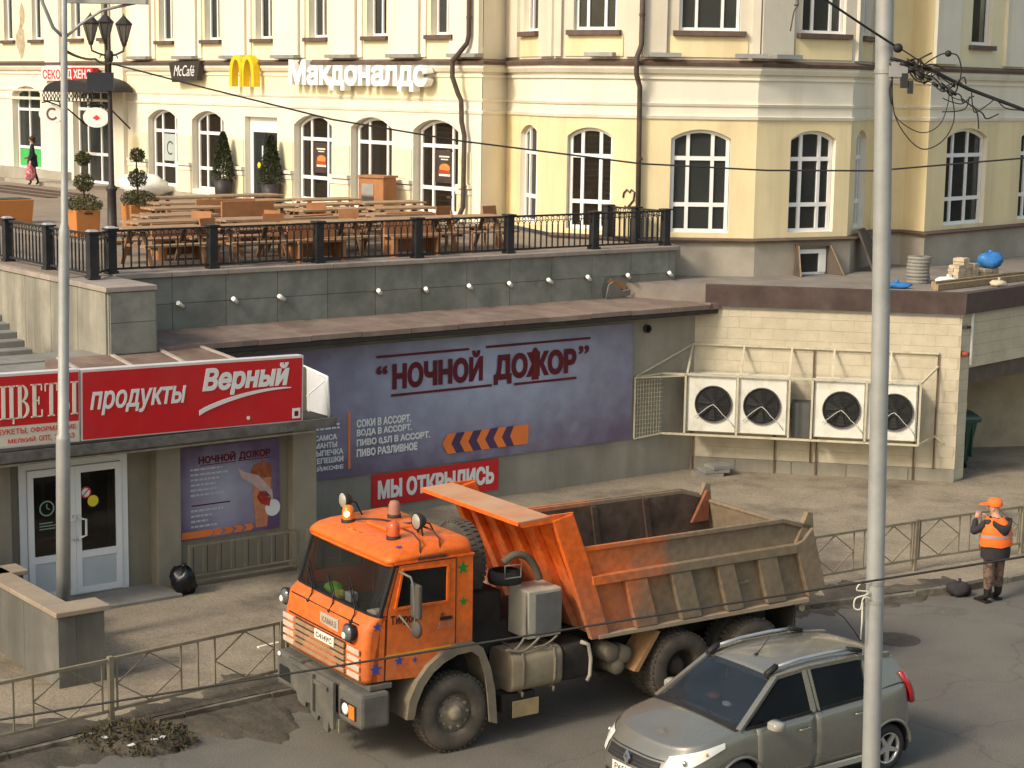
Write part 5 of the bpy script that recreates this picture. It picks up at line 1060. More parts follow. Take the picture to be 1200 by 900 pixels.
def topiary(label, loc, seed, w=0.62):
    t = thing('topiary_tree', label, 'plant', loc, 0.15); mb = MB()
    mb.hexa([(-w/2+.03,-w/2+.03,0),(w/2-.03,-w/2+.03,0),(w/2-.03,w/2-.03,0),(-w/2+.03,w/2-.03,0)],[(-w/2,-w/2,0.62),(w/2,-w/2,0.62),(w/2,w/2,0.62),(-w/2,w/2,0.62)]); p = mb.build('planter', M_orange, t, (0,0,0), POD.a-0.2, 0.015)
    mb = MB(); mb.box(-0.1,0.1,-w/2-0.012,-w/2+0.01,0.53,0.56); mb.build('handle_slot', M_dark, p)
    mb = MB(); mb.tube([(0.0,0,0.55),(0.015,0,1.0),(-0.01,0.01,1.5),(0,0,1.86)], [0.03,0.026,0.022,0.015], 6); mb.build('trunk', M_bark, t)
    for k, (z, r) in enumerate(((0.74,0.36),(1.27,0.22),(1.84,0.175))):
        mb = MB(); leaves(mb, (0.02,0,z), r, int(5200*r), 0.05, seed+k, (1.15,1.15,0.62) if k == 0 else (1,1,0.92)); mb.build('crown', M_leaf, t)
topiary('three ball topiary in an orange planter, right of the old street lamp', (-9.45,46.9,5.2), 21); topiary('three ball topiary in an orange planter, behind the left railing corner', (-10.25,44.5,5.2), 31)
pl = thing('orange_planter', 'empty orange wooden planter box at the left edge behind the railing', 'planter', (-13.0,48.2,5.2), POD.a); mb = MB(); mb.hexa([(-0.45,-0.35,0),(0.45,-0.35,0),(0.45,0.35,0),(-0.45,0.35,0)],[(-0.5,-0.4,0.62),(0.5,-0.4,0.62),(0.5,0.4,0.62),(-0.5,0.4,0.62)]); mb.build('box', M_orange, pl, (0,0,0), 0, 0.015); mb = MB(); mb.box(-0.44,0.44,-0.34,0.34,0.622,0.64); mb.build('soil', M_soil, pl)
def cypress(label, loc, seed):
    t = thing('potted_cypress', label, 'plant', loc, 0, 'potted cypresses by the restaurant door'); mb = MB(); mb.lathe([(0.0,0.0),(0.23,0),(0.30,0.72),(0.265,0.72),(0.26,0.66),(0.0,0.66)], (0,0,0), 18); mb.build('pot', M_pot, t)
    mb = MB(); mb.tube([(0,0,0.6),(0,0,1.9)], [0.03,0.01], 6); mb.build('trunk', M_bark, t)
    mb = MB(); leaves(mb, (0,0,0.70), 0.34, 5200, 0.06, seed, shape='cone', h=1.45); mb.build('crown', M_cyp, t); return t
cypress('cone shaped cypress in a dark pot, left of the restaurant door', (-9.05,58.2,5.2), 41); cypress('cone shaped cypress in a dark pot, right of the restaurant door', (-7.28,56.0,5.2), 47)
tp = bag('white_tarpaulin', 'crumpled white tarpaulin heap at the foot of the facade corner', 'tarpaulin', LF.w(-14.9,-0.9,5.2), (1.7,0.8,0.75), M_whitebag, 17, 0.5)
# old street lamp with three lanterns
ol = thing('old_street_lamp', 'black ornate street lamp with three lanterns and a navy box on the terrace', 'street lamp', (-9.97,46.35,5.2))
M_lamp = mat('lamp_iron', (0.045,0.035,0.032), 0.5, var=0.2)
mb = MB(); mb.lathe([(0.0,0),(0.20,0),(0.20,0.06),(0.12,0.12),(0.11,0.95),(0.14,1.0),(0.14,1.05),(0.075,1.12),(0.06,3.0),(0.05,4.1),(0.10,4.15),(0.10,4.35),(0.04,4.4),(0.035,4.75),(0,4.78)], (0,0,0), 14); mb.build('pole', M_lamp, ol)
mb = MB(); mb.box(-0.52,0.12,-0.16,-0.07,3.42,3.86); mb.build('navy_box', mat('navy_box',(0.022,0.026,0.038),0.5), ol)
G_lan = glass('lantern_glass', (0.16,0.15,0.14), 0.35)
for k, (dx, dy, dz) in enumerate(((-0.42,-0.1,4.62),(-0.17,0.42,4.66),(0.38,-0.05,4.60))):
    mb = MB(); mb.tube([(0,0,4.25),(dx*0.5,dy*0.5,4.30),(dx*0.95,dy*0.95,4.38),(dx,dy,dz-0.1)], 0.025, 6); mb.tube([(dx*0.3+0.1*math.cos(PI*i/5),dy*0.3,4.2+0.09*math.sin(PI*i/5)) for i in range(6)], 0.014, 5); mb.build('arm', M_lamp, ol)
    mb = MB(); mb.lathe([(0.0,-0.12),(0.05,-0.10),(0.075,-0.02),(0.07,0.0)], (dx,dy,dz), 6, 'z', False); mb.lathe([(0.20,0.40),(0.215,0.43),(0.05,0.60),(0.02,0.64),(0.0,0.70)], (dx,dy,dz), 6, 'z', False)
    for q in range(6): a = 2*PI*q/6; mb.bar((dx+0.075*math.cos(a),dy+0.075*math.sin(a),dz),(dx+0.19*math.cos(a),dy+0.19*math.sin(a),dz+0.41),0.016)
    ln = mb.build('lantern', M_lamp, ol); mb = MB(); mb.lathe([(0.066,0.0),(0.18,0.40)], (dx,dy,dz), 6, 'z', False); mb.build('lantern_pane', G_lan, ln)
# ================================================================ FOREGROUND: FENCE, POLES, CABLES, LOW WALLS
M_fence = mat('khaki_fence_paint', (0.25,0.215,0.145), 0.75, var=0.2, scale=3, dirt=(0.13,0.10,0.065), damt=0.6, dscale=2.5)
ORDF = ['first','second','third','fourth','fifth','sixth','seventh','eighth','ninth','tenth','eleventh','twelfth']
def fence_panel(a, b, label, last=False):
    a = Vector((a[0],a[1],0.1)); b = Vector((b[0],b[1],0.1)); d = b-a; L_ = d.length; ang = math.atan2(d.y,d.x); k = rnd.uniform(-0.012,0.012)
    t = thing('guard_rail_panel', label, 'railing', a, ang, 'guard rail panels along the pavement edge'); t.rotation_euler = (k, rnd.uniform(-0.006,0.006), ang)
    for x in ([0.0, L_] if last else [0.0]): mb = MB(); mb.box(x-0.035,x+0.035,-0.035,0.035,-0.1,0.98); mb.build('post', M_fence, t)
    mb = MB(); mb.bar((0.036,0,0.94),(L_-0.036,0,0.94),0.045); mb.build('top_rail', M_fence, t); mb = MB(); mb.bar((0.036,0,0.22),(L_-0.036,0,0.22),0.04); mb.build('bottom_rail', M_fence, t)
    f = L_/2.83; xs = [0.10,1.12,1.40,1.68,2.70]
    for x in xs: mb = MB(); mb.bar((x*f,0,0.24),(x*f,0,0.92),0.022); mb.build('upright', M_fence, t)
    for x0, x1 in ((0.10,1.12),(1.68,2.70)):
        c = (x0+x1)/2*f; L0 = x0*f; R0 = x1*f
        for p, q in (((L0,0.58),(c,0.92)),((c,0.92),(R0,0.58)),((R0,0.58),(c,0.24)),((c,0.24),(L0,0.58))): mb = MB(); mb.bar((p[0],0.0,p[1]),(q[0],0.0,q[1]),0.018); mb.build('diamond_bar', M_fence, t)
    return t
for i, (a, b) in enumerate(zip(FENCE[:-1], FENCE[1:])): fence_panel(a, b, 'khaki guard rail panel with two diamonds along the pavement, %s from the left' % ORDF[i], i == len(FENCE)-2)
M_gal = mat('galvanised_steel', (0.40,0.40,0.385), 0.5, metal=0.35, var=0.14, scale=3, dirt=(0.27,0.26,0.24), damt=0.5, dscale=1.5, streak=True)
pr = thing('steel_pole', 'thick grey steel pole in the foreground before the silver hatchback', 'pole', (4.285,20.84,0))
mb = MB(); mb.tube([(0.0,0,-0.1),(-0.03,0,1.05),(-0.15,0,6.07),(-0.275,0,9.83),(-0.32,0,11.2)], [0.104,0.104,0.1,0.098,0.095], 20); mb.build('shaft', M_gal, pr)
for z, x in ((3.28,-0.085),(3.06,-0.08),(9.06,-0.25)): mb = MB(); mb.lathe([(0.100,-0.022),(0.109,-0.022),(0.109,0.022),(0.100,0.022)], (x,0,z), 20, 'z', False); mb.build('band', M_zinc, pr)
mb = MB(); mb.box(-0.22,-0.02,-0.16,-0.11,9.0,9.12); mb.box(-0.20,-0.10,-0.14,-0.08,8.96,9.16); mb.build('bracket', M_zinc, pr)
plf = thing('lamp_pole', 'slim stepped grey lamp pole standing before the flower sign', 'lamp pole', (-6.97,28.3,0.1))
mb = MB(); mb.tube([(0,0,-0.1),(0.065,0,3.26),(0.068,0,3.31),(0.07,0,3.36),(0.15,0,6.38),(0.155,0,6.5),(0.16,0,6.6),(0.21,0,9.16),(0.24,0,10.9)], [0.112,0.11,0.11,0.085,0.083,0.081,0.055,0.052,0.048], 16); mb.build('shaft', M_gal, plf)
mb = MB(); mb.tube([(0.22,0,9.35),(0.08,-0.1,9.5),(-0.04,-0.2,9.85),(-0.15,-0.3,10.4)], 0.028, 8); mb.tube([(0.22,0,9.35),(0.42,0.1,9.55),(0.75,0.2,9.78),(1.25,0.3,9.9)], 0.022, 8); mb.build('arm', M_gal, plf)
mb = MB(); mb.box(0.2,1.4,0.2,0.42,9.88,9.99); mb.build('lamp_head', M_zinc, plf)
# cables
M_cab = mat('black_cable', (0.022,0.021,0.020), 0.6, var=0.2, scale=6)
def cable(label, pts, r, sag=0.0, m=M_cab, n=6, seg=24):
    P = []
    for a, b in zip(pts[:-1], pts[1:]):
        a = Vector(a); b = Vector(b)
        for i in range(seg): t = i/seg; P.append(a+(b-a)*t-Vector((0,0,sag*4*t*(1-t))))
    P.append(Vector(pts[-1])); o = Vector(P[len(P)//2]); mb = MB(); mb.tube([p-o for p in P], r, n)
    return tag(mb.build('overhead_cable', m, None, o), label, 'cable')
cable('thin straight black cable crossing the foreground before the truck cab', [(-5.6,12,4.18),(5.6,12,6.21)], 0.0085, 0.0)
cable('long sagging cable from the old street lamp across the yellow building', [(-9.85,46.3,9.26),(-7.09,43,8.73),(-4.18,43,8.06),(-1.25,43,7.62),(2.85,43,7.17),(5.78,43,7.06),(8.22,43,7.09),(13.5,43,7.62)], 0.022, 0.0, seg=5)
cable('short dark cable from the old street lamp to the grey lamp pole', [(-9.95,46.3,9.3),(-8.9,40,9.3),(-6.76,28.3,9.28)], 0.025, 0.05, seg=8)
cable('thick black cable rising to the upper left from the steel pole', [(4.15,20.74,9.32),(2.5,19.9,10.25)], 0.013, 0.02)
cable('thick black cable bundle descending to the right from the steel pole', [(4.08,20.72,9.2),(4.55,20.8,9.08),(4.98,20.84,8.88),(5.6,20.9,8.67),(7.0,21.2,8.25)], 0.020, 0.0, seg=6)
jb = thing('cable_tangle', 'tangle of black cable loops and splice boxes on the steel pole', 'cables', (4.3,20.72,8.9))
J = lambda *P: [(x-4.3,y-20.72,z-8.9) for (x,y,z) in P]
def smooth(P, k=6):
    P = [Vector(p) for p in P]; out = []
    for i in range(len(P)-1):
        p0 = P[max(i-1,0)]; p1 = P[i]; p2 = P[i+1]; p3 = P[min(i+2,len(P)-1)]
        for j in range(k):
            t = j/k; out.append(0.5*((2*p1)+(p2-p0)*t+(2*p0-5*p1+4*p2-p3)*t*t+(3*p1-p0-3*p2+p3)*t*t*t))
    return out+[P[-1]]
def loop(pts, r=0.007): mb = MB(); mb.tube(smooth(J(*pts)), r, 5); mb.build('cable_loop', M_cab, jb)
loop([(4.10,20.72,9.1),(4.14,20.72,8.63),(4.3,20.72,8.35),(4.49,20.72,8.22),(4.7,20.73,8.32),(4.81,20.74,8.55),(4.76,20.74,8.83),(4.65,20.74,8.95)])
loop([(4.12,20.72,8.75),(4.18,20.72,8.55),(4.45,20.72,8.40),(4.66,20.73,8.50),(4.74,20.73,8.78),(4.70,20.73,8.90)],0.006)
loop([(4.4,20.7,9.1),(4.5,20.7,9.18),(4.62,20.7,9.25),(4.70,20.7,9.26),(4.80,20.7,9.24),(4.85,20.7,9.10),(4.84,20.7,8.95)],0.008)
loop([(4.15,20.7,9.32),(4.35,20.7,9.2),(4.55,20.7,9.06),(4.8,20.72,8.9)],0.008)
loop([(4.2,20.7,9.15),(4.32,20.68,9.18),(4.4,20.68,9.05),(4.55,20.7,9.0),(4.7,20.7,8.85)],0.009)
loop([(4.25,20.7,9.2),(4.40,20.68,9.12),(4.52,20.68,9.10),(4.62,20.7,8.98)],0.007)
loop([(5.0,20.8,8.86),(5.02,20.8,8.70),(5.06,20.8,8.63),(5.2,20.82,8.72),(5.28,20.84,8.77),(5.4,20.86,8.68),(5.6,20.88,8.66)],0.007)
loop([(4.98,20.8,8.8),(4.95,20.8,8.68),(4.85,20.78,8.64),(4.68,20.78,8.63)],0.007)
loop([(4.68,20.78,8.78),(4.78,20.78,8.74),(4.9,20.8,8.72),(4.98,20.8,8.78)],0.006)
loop([(5.03,20.8,8.7),(5.08,20.8,8.6),(5.10,20.8,8.45)],0.008)
loop([(4.07,20.71,9.15),(4.10,20.7,9.0),(4.08,20.7,8.85),(4.11,20.7,8.7)],0.01)
for p, r in (((4.15,20.7,9.31),0.055),((4.70,20.7,9.26),0.038)): mb = MB(); mb.ball(J(p)[0], r, 10, 7, (1.0,0.8,0.95)); mb.build('splice_ball', M_cab, jb)
mb = MB()

for k in range(7): xk = 4.18+0.09*k; zk = 9.14-0.045*k+rnd.uniform(-.02,.02); p = J((xk,20.69,zk),(xk+rnd.uniform(.05,.1),20.69,zk-rnd.uniform(.02,.06))); mb.cyl(p[0], p[1], 0.022, 0.018, 7)
mb.build('splice_clamp', M_cab, jb)['kind'] = 'stuff'
mb = MB(); mb.box(-0.10,-0.03,-0.05,0.03,-0.02,0.14); mb.box(-0.02,0.03,-0.05,0.03,-0.08,0.06); mb.build('splice_box', mat('splice_dark',(0.03,0.032,0.036),0.5), jb)
qr = random.Random(91)
for k in range(16):
    t = qr.random(); x = 4.12+0.75*t; z = 9.14-0.36*t; P = [(x,20.7,z)]
    for i in range(4): P.append((P[-1][0]+qr.uniform(0.0,0.12), 20.69+qr.uniform(-.03,.03), P[-1][2]+qr.uniform(-0.12,0.09)))
    loop(P, qr.uniform(0.005,0.010))
rc = thing('cable_coil', 'small coil of white cord tied to the lower steel pole', 'cord', (4.1,20.72,3.1))
mb = MB()
mb.tube(smooth([(0.02,0,0.22),(-0.09,-0.02,0.2),(-0.13,-0.02,0.12),(0.0,0,0.1),(-0.02,0,0.06),(-0.14,-0.02,0.02),(-0.15,-0.02,-0.09),(-0.08,-0.02,-0.1),(-0.05,-0.02,0.03),(0.03,0,0.02)]), 0.010, 6); mb.tube([(-0.06,-0.02,-0.02),(-0.055,-0.02,-0.25),(-0.06,-0.02,-0.46)], 0.010, 6); mb.build('cord', mat('white_cord',(0.55,0.52,0.44),0.7), rc)
mb = MB(); mb.tube([(-0.06,0,-0.48),(-0.14,-0.05,-0.36),(-0.28,-0.1,-0.18),(-0.5,-0.15,-0.02)], 0.007, 5); mb.build('loose_end', M_cab, rc)
tw = thing('hanging_twig', 'thin brown crooked twig hanging down at the top edge before the facade', 'twig', (5.9,40,12.0)); mb = MB(); mb.tube(smooth([(0,0,0),(0.06,0,-0.9),(-0.02,0,-1.2),(-0.02,0,-1.36),(-0.10,0,-1.5),(-0.16,0,-1.9)]), 0.016, 5); mb.tube([(-0.03,0,-1.36),(-0.10,0,-1.36)], 0.02, 5); mb.build('stem', M_bark, tw)
# low walls at the left
M_slab = mat('coping_slab', (0.33,0.265,0.195), 0.9, var=0.12, scale=2, dirt=(0.25,0.19,0.14), damt=0.5, dscale=1.5, bump=0.2)
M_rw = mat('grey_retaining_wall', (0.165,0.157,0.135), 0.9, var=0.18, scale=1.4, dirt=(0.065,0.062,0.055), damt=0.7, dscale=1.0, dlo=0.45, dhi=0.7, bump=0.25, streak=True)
RW = FR((-6.5,26.1), A_POD)
rw = thing('stair_wall', 'grey concrete stair wall with beige coping slabs at the lower left corner', 'wall', RW.w(0,0,0.1), RW.a)
def rwb(n_, x0, x1, y0, y1, z0, z1, m, bv=0): mb = MB(); mb.box(x0,x1,y0,y1,z0-0.1,z1-0.1); return mb.build(n_, m, rw, (0,0,0), 0, bv)
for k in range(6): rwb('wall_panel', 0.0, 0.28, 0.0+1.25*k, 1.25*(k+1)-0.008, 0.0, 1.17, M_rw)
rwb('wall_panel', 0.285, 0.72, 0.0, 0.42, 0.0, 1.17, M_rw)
rwb('coping_slab', -0.05, 0.80, -0.05, 0.47, 1.172, 1.25, M_slab, 0.012)
for k in range(5): rwb('coping_slab', -0.05, 0.34, 0.478+1.2*k, 0.47+1.2*(k+1), 1.172, 1.25, M_slab, 0.012)
r2 = thing('stair_wall', 'shorter grey wall with beige coping just in front of the shop door', 'wall', RW.w(0.0,2.55,0.1), RW.a)
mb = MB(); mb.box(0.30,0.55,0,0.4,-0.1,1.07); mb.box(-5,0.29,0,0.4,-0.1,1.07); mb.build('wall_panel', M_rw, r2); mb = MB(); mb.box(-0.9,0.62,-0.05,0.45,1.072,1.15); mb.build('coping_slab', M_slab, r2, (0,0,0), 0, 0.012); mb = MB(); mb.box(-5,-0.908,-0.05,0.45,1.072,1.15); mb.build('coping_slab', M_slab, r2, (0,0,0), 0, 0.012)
# worn step in front of the shop and a drain edge
ds = thing('door_step', 'worn grey concrete step in front of the shop door', 'step', POD.w(-14.5,SY-0.35,0.1), POD.a); mb = MB(); mb.box(-1.6,1.5,-0.35,0.6,-0.05,0.06); mb.build('slab', M_conc, ds, (0,0,0), 0, 0.015)
lrw = thing('low_railing', 'low khaki railing in front of the food poster', 'railing', POD.w(-12.62,SY-0.22,0.1), POD.a)
for x in (0.0,2.2): mb = MB(); mb.bar((x,0,0),(x,0,0.75),0.04); mb.build('post', M_fence, lrw)
for z, w in ((0.74,0.04),(0.10,0.035),(0.2,0.03)): mb = MB(); mb.bar((0.021,0,z),(2.179,0,z),w); mb.build('rail', M_fence, lrw)
for k in range(1,8): mb = MB(); mb.bar((0.275*k,0,0.215),(0.275*k,0,0.72),0.016); mb.build('baluster', M_fence, lrw)
lr2 = thing('low_railing', 'short khaki railing end piece beside the second shop pillar', 'railing', POD.w(-10.25,SY-0.25,0.1), POD.a-0.5)
for x in (0.0,0.6): mb = MB(); mb.bar((x,0,0),(x,0,0.78),0.04); mb.build('post', M_fence, lr2)
for z in (0.76,0.2): mb = MB(); mb.bar((0.021,0,z),(0.579,0,z),0.035); mb.build('rail', M_fence, lr2)
bag('rubbish_bag', 'full black rubbish bag slumped at the foot of the shop pillar', 'rubbish bag', (-5.62,31.35,0.1), (0.95,0.85,1.15), M_blackbag, 23, 0.23)
lt = thing('wooden_lath', 'short pale lath lying on the pavement behind the guard rail', 'lath', (-3.75,28.4,0.1), 0.75); mb = MB(); mb.box(-0.22,0.22,-0.03,0.03,0.0,0.025); mb.build('lath', I_cream, lt)
wd_ = thing('weed_clump', 'dark heap of dry weeds and litter by the kerb below the guard rail', 'weeds', (-5.0,24.15,0.0))
mb = MB(); mb.ball((0,0,0), 0.62, 18, 8, (1.15,0.75,0.26), 0.35); mb.build('soil_heap', M_soil, wd_)
mb = MB(); leaves(mb, (0,0,0.05), 0.66, 1500, 0.075, 61, (1.15,0.75,0.33)); o = mb.build('dry_leaves', mat('dry_weed',(0.060,0.052,0.026),0.9,var=0.4,scale=8,dirt=(0.14,0.11,0.06),damt=0.7,dscale=6), wd_)
mb = MB()
for k in range(60): a = rnd.random()*6.28; r = rnd.uniform(0.05,0.6); x, y = r*1.1*math.cos(a), r*0.7*math.sin(a); mb.tube([(x,y,0.08),(x+rnd.uniform(-.08,.08),y+rnd.uniform(-.06,.06),0.2+rnd.random()*0.14)], [0.006,0.002], 3)
mb.build('dry_stalks', mat('dry_stalk',(0.17,0.13,0.075),0.9), wd_)['kind'] = 'stuff'
for k, (x, y) in enumerate(((0.25,-0.3),(0.42,-0.22),(-0.3,-0.2),(0.05,-0.42))): mb = MB(); mb.prism([(0,0),(0.11,0.02),(0.09,0.08),(0.01,0.07)], 0.16, 0.165, 'z'); mb.build('paper_scrap', M_whitebag, wd_, (x,y,0), k*1.3)
# pebbles and grit on the dirt bank, too many to count
mb = MB(); q = random.Random(77)
for i in range(1100):
    a, b = KERB[1+(i % 6)], KERB[2+(i % 6)]; t = q.random(); d = (Vector(b)-Vector(a)).normalized(); n_ = Vector((d.y,-d.x)); w = q.random()**1.6*1.7-0.1; p = Vector(a)+(Vector(b)-Vector(a))*t+n_*(w+0.12); s_ = q.uniform(0.004,0.016)
    mb.add([(p.x-s_,p.y-s_*.6,-0.01),(p.x+s_,p.y-s_*.8,-0.01),(p.x+s_*.7,p.y+s_,-0.01),(p.x-s_*.8,p.y+s_*.9,-0.01),(p.x+s_*.1,p.y,s_*0.9)], [(0,1,4),(1,2,4),(2,3,4),(3,0,4)])
tag(mb.build('grit', mat('grit_stone',(0.20,0.17,0.13),0.95,var=0.4,scale=9)), 'scattered grit and small stones along the kerb', 'grit', kind='stuff')
# manhole cover on the road behind the pole
mh = thing('manhole_cover', 'round dark manhole cover sunk in the road right of the steel pole', 'manhole', (6.35,29.6,0.0)); mb = MB(); mb.lathe([(0.0,0.006),(0.30,0.006),(0.305,0.012),(0.38,0.012),(0.40,0.003)], (0,0,0), 28, 'z', False); mb.build('cover', mat('rusted_iron_cover',(0.075,0.062,0.05),0.7,var=0.3,scale=8), mh)
# ================================================================ DUMP TRUCK
def mud_mat(name, base, mud, ax_, bx_, az_, bz_, rough=0.5, amp=1.3, scale=1.6):
    """paint under dried mud; the mud thickens along the truck (x) and towards the wheels (z), broken by noise"""
    if name in MATS: return MATS[name]
    m = mat(name, base, rough, var=0.1, scale=4, dirt=mud, damt=1.0); n = m.node_tree.nodes; l = m.node_tree.links
    mx = [q for q in n if q.type == 'MIX'][0]; nz = mx.inputs[0].links[0].from_node.inputs[0].links[0].from_node; nz.inputs['Scale'].default_value = scale
    tc = n.new('ShaderNodeTexCoord'); sp = n.new('ShaderNodeSeparateXYZ'); l.new(tc.outputs['Object'], sp.inputs[0])
    fx = n.new('ShaderNodeMath'); fx.operation = 'MULTIPLY_ADD'; l.new(sp.outputs[0], fx.inputs[0]); fx.inputs[1].default_value = ax_; fx.inputs[2].default_value = bx_
    fz = n.new('ShaderNodeMath'); fz.operation = 'MULTIPLY_ADD'; l.new(sp.outputs[2], fz.inputs[0]); fz.inputs[1].default_value = az_; l.new(fx.outputs[0], fz.inputs[2])
    fn = n.new('ShaderNodeMath'); fn.operation = 'MULTIPLY_ADD'; l.new(nz.outputs[0], fn.inputs[0]); fn.inputs[1].default_value = amp; l.new(fz.outputs[0], fn.inputs[2])
    ad = n.new('ShaderNodeMath'); ad.operation = 'ADD'; ad.use_clamp = True; l.new(fn.outputs[0], ad.inputs[0]); ad.inputs[1].default_value = bz_
    l.new(ad.outputs[0], mx.inputs[0])
    rr = n.new('ShaderNodeMapRange'); rr.inputs[3].default_value = rough; rr.inputs[4].default_value = 0.92; l.new(ad.outputs[0], rr.inputs[0]); l.new(rr.outputs[0], n['Principled BSDF'].inputs['Roughness'])
    return m
OR = (0.80, 0.165, 0.022); MUD = (0.225, 0.168, 0.11)
M_cabp = mud_mat('orange_cab_paint', (0.70,0.135,0.018), (0.30,0.145,0.07), 0.0, -0.30, -0.34, 0.40, 0.42, 1.35, 3.4)
M_bedO = mud_mat('orange_bed_paint', (0.76,0.135,0.02), MUD, 0.0, -0.3, -0.62, 1.45, 0.45, 0.7, 1.8)
M_bedM = mud_mat('muddy_bed_paint', (0.70,0.15,0.025), MUD, 0.50, -1.75, -0.32, 0.80, 0.5, 1.35, 2.2)
grain(M_cabp, 0.10, 11.0); grain(M_bedM, 0.12, 9.0); grain(M_bedO, 0.14, 9.0)
M_dust = mat('dusty_orange_top', (0.50,0.25,0.135), 0.85, var=0.12, scale=2, dirt=(0.50,0.34,0.22), damt=0.7, dscale=1.3)
M_mudg = mat('mud_grey', (0.20,0.165,0.115), 0.92, var=0.2, scale=3, dirt=(0.11,0.09,0.065), damt=0.6, dscale=2.2, bump=0.3)
M_und = mat('grime_and_gap_shade', (0.035,0.030,0.025), 0.9, var=0.4, scale=3)  # grime on the chassis; on the added gap blocks it stands for shade
M_tyre = mat('dusty_tyre', (0.075,0.064,0.052), 0.92, var=0.2, scale=5, dirt=(0.17,0.14,0.10), damt=0.65, dscale=2.0, bump=0.3)
M_rim = mat('muddy_rim', (0.22,0.185,0.135), 0.85, var=0.25, scale=5, dirt=(0.09,0.07,0.05), damt=0.6, dscale=4)
M_bump = mat('grey_bumper', (0.105,0.098,0.086), 0.85, var=0.22, scale=3, dirt=(0.19,0.16,0.118), damt=0.6, dscale=2.4)
M_blk = mat('black_plastic_trim', (0.02,0.02,0.021), 0.5, var=0.2)
M_lens = mat('lamp_lens', (0.85,0.85,0.80), 0.08, var=0.03, spec=0.8, coat=1.0)
M_amb = mat('amber_lens', (0.80,0.21,0.02), 0.25, var=0.1, coat=0.6)
M_lit = mat('lit_beacon', (0.9,0.35,0.05), 0.3, emit=(1.0,0.55,0.12), estr=6.0)
G_ws = glass('truck_glass', (0.045,0.045,0.042), 0.78, 0.04, 0.3)
TR = FR((-0.68, 24.0), 33.7)
tk = thing('dump_truck', 'muddy orange dump truck with beacons on its cab driving along the road', 'truck', TR.o, TR.a)
def tb(name, boxes, m, bevel=0.0, parent=tk, label=None):
    mb = MB()
    for b in boxes: mb.box(*b)
    return mb.build(name, m, parent, (0,0,0), 0, bevel, label)
def tp_(name, polys, y0, y1, m, bevel=0.0, parent=tk):
    mb = MB()
    for p in polys: mb.prism(p, y0, y1)
    return mb.build(name, m, parent, (0,0,0), 0, bevel)
# ---- cab shell
YS = [0.06,0.075,0.12,0.20,0.34,0.8,1.2,1.6,2.06,2.20,2.28,2.325,2.34]
DX = {0.06:.12,0.075:.07,0.12:.03,0.20:.008,0.34:0,0.8:-.012,1.2:-.016,1.6:-.012,2.06:0,2.20:.008,2.28:.03,2.325:.07,2.34:.12}
def front(prof): return [[(x+DX[y], y, z) for (x, z) in prof] for y in YS]
cab = MB()
cab.loft(front([(-1.40,1.16),(-1.415,1.22),(-1.41,1.5),(-1.37,1.84),(-1.33,1.93),(-1.235,2.005),(-1.20,2.03),(-1.16,2.0),(-1.25,1.9),(-1.3,1.16)]), True, True, True, True)
cab.loft(front([(-1.02,2.66),(-1.035,2.70),(-0.98,2.72),(-0.96,2.68)]), True, True, True, True)
for y0, y1 in ((0.06,0.10),(2.30,2.34)):
    cab.prism([(-1.285,1.16),(-1.08,1.16),(-1.06,2.04),(-1.10,2.04)], y0, y1)
    cab.prism([(-1.10,2.03),(-1.035,2.03),(-0.865,2.69),(-0.915,2.70)], y0, y1)
    cab.prism([(0.015,1.49),(0.28,1.50),(0.28,2.70),(0.015,2.69)], y0, y1)
    cab.prism([(-0.915,2.70),(-0.86,2.685),(0.28,2.685),(0.28,2.715)], y0-0.008, y1+0.008)
cab.box(0.24,0.28,0.105,2.295,1.5,2.68); cab.box(-1.15,0.24,0.105,2.295,1.42,1.48)
cab.build('cab_shell', M_cabp, tk)
rings = []
for (z, ins, xf, xr) in ((2.705,0.0,-1.03,0.30),(2.76,0.012,-1.0,0.295),(2.82,0.06,-0.93,0.27),(2.86,0.14,-0.82,0.20),(2.875,0.3,-0.6,0.0)):
    ring = []; r = 0.12; x0, x1, y0, y1 = xf, xr, 0.05+ins, 2.35-ins
    for (cx, cy, a0) in ((x1-r,y1-r,0),(x0+r,y1-r,PI/2),(x0+r,y0+r,PI),(x1-r,y0+r,1.5*PI)):
        for k in range(5): a = a0+PI/2*k/4; ring.append((cx+r*math.cos(a), cy+r*math.sin(a), z+0.07*(cx+r*math.cos(a)+1.0)/1.3*(1 if z > 2.71 else 0)))
    rings.append(ring)
mb = MB(); mb.loft(rings, True, True, True, True); mb.build('roof', M_cabp, tk)
tb('roof_hatch', [(-0.55,-0.05,0.95,1.5,2.9,2.945)], M_cabp, 0.015)
tb('gutter', [(-0.93,0.29,0.035,0.05,2.69,2.715),(-0.93,0.29,2.35,2.365,2.69,2.715)], M_cabp)
tb('cab_lining', [(0.222,0.238,0.11,2.29,1.49,2.66),(-1.1,0.22,0.11,2.29,1.482,1.50),(-0.85,0.22,0.11,2.29,2.665,2.684)], mat('dark_lining',(0.028,0.026,0.026),0.9,var=0.2))
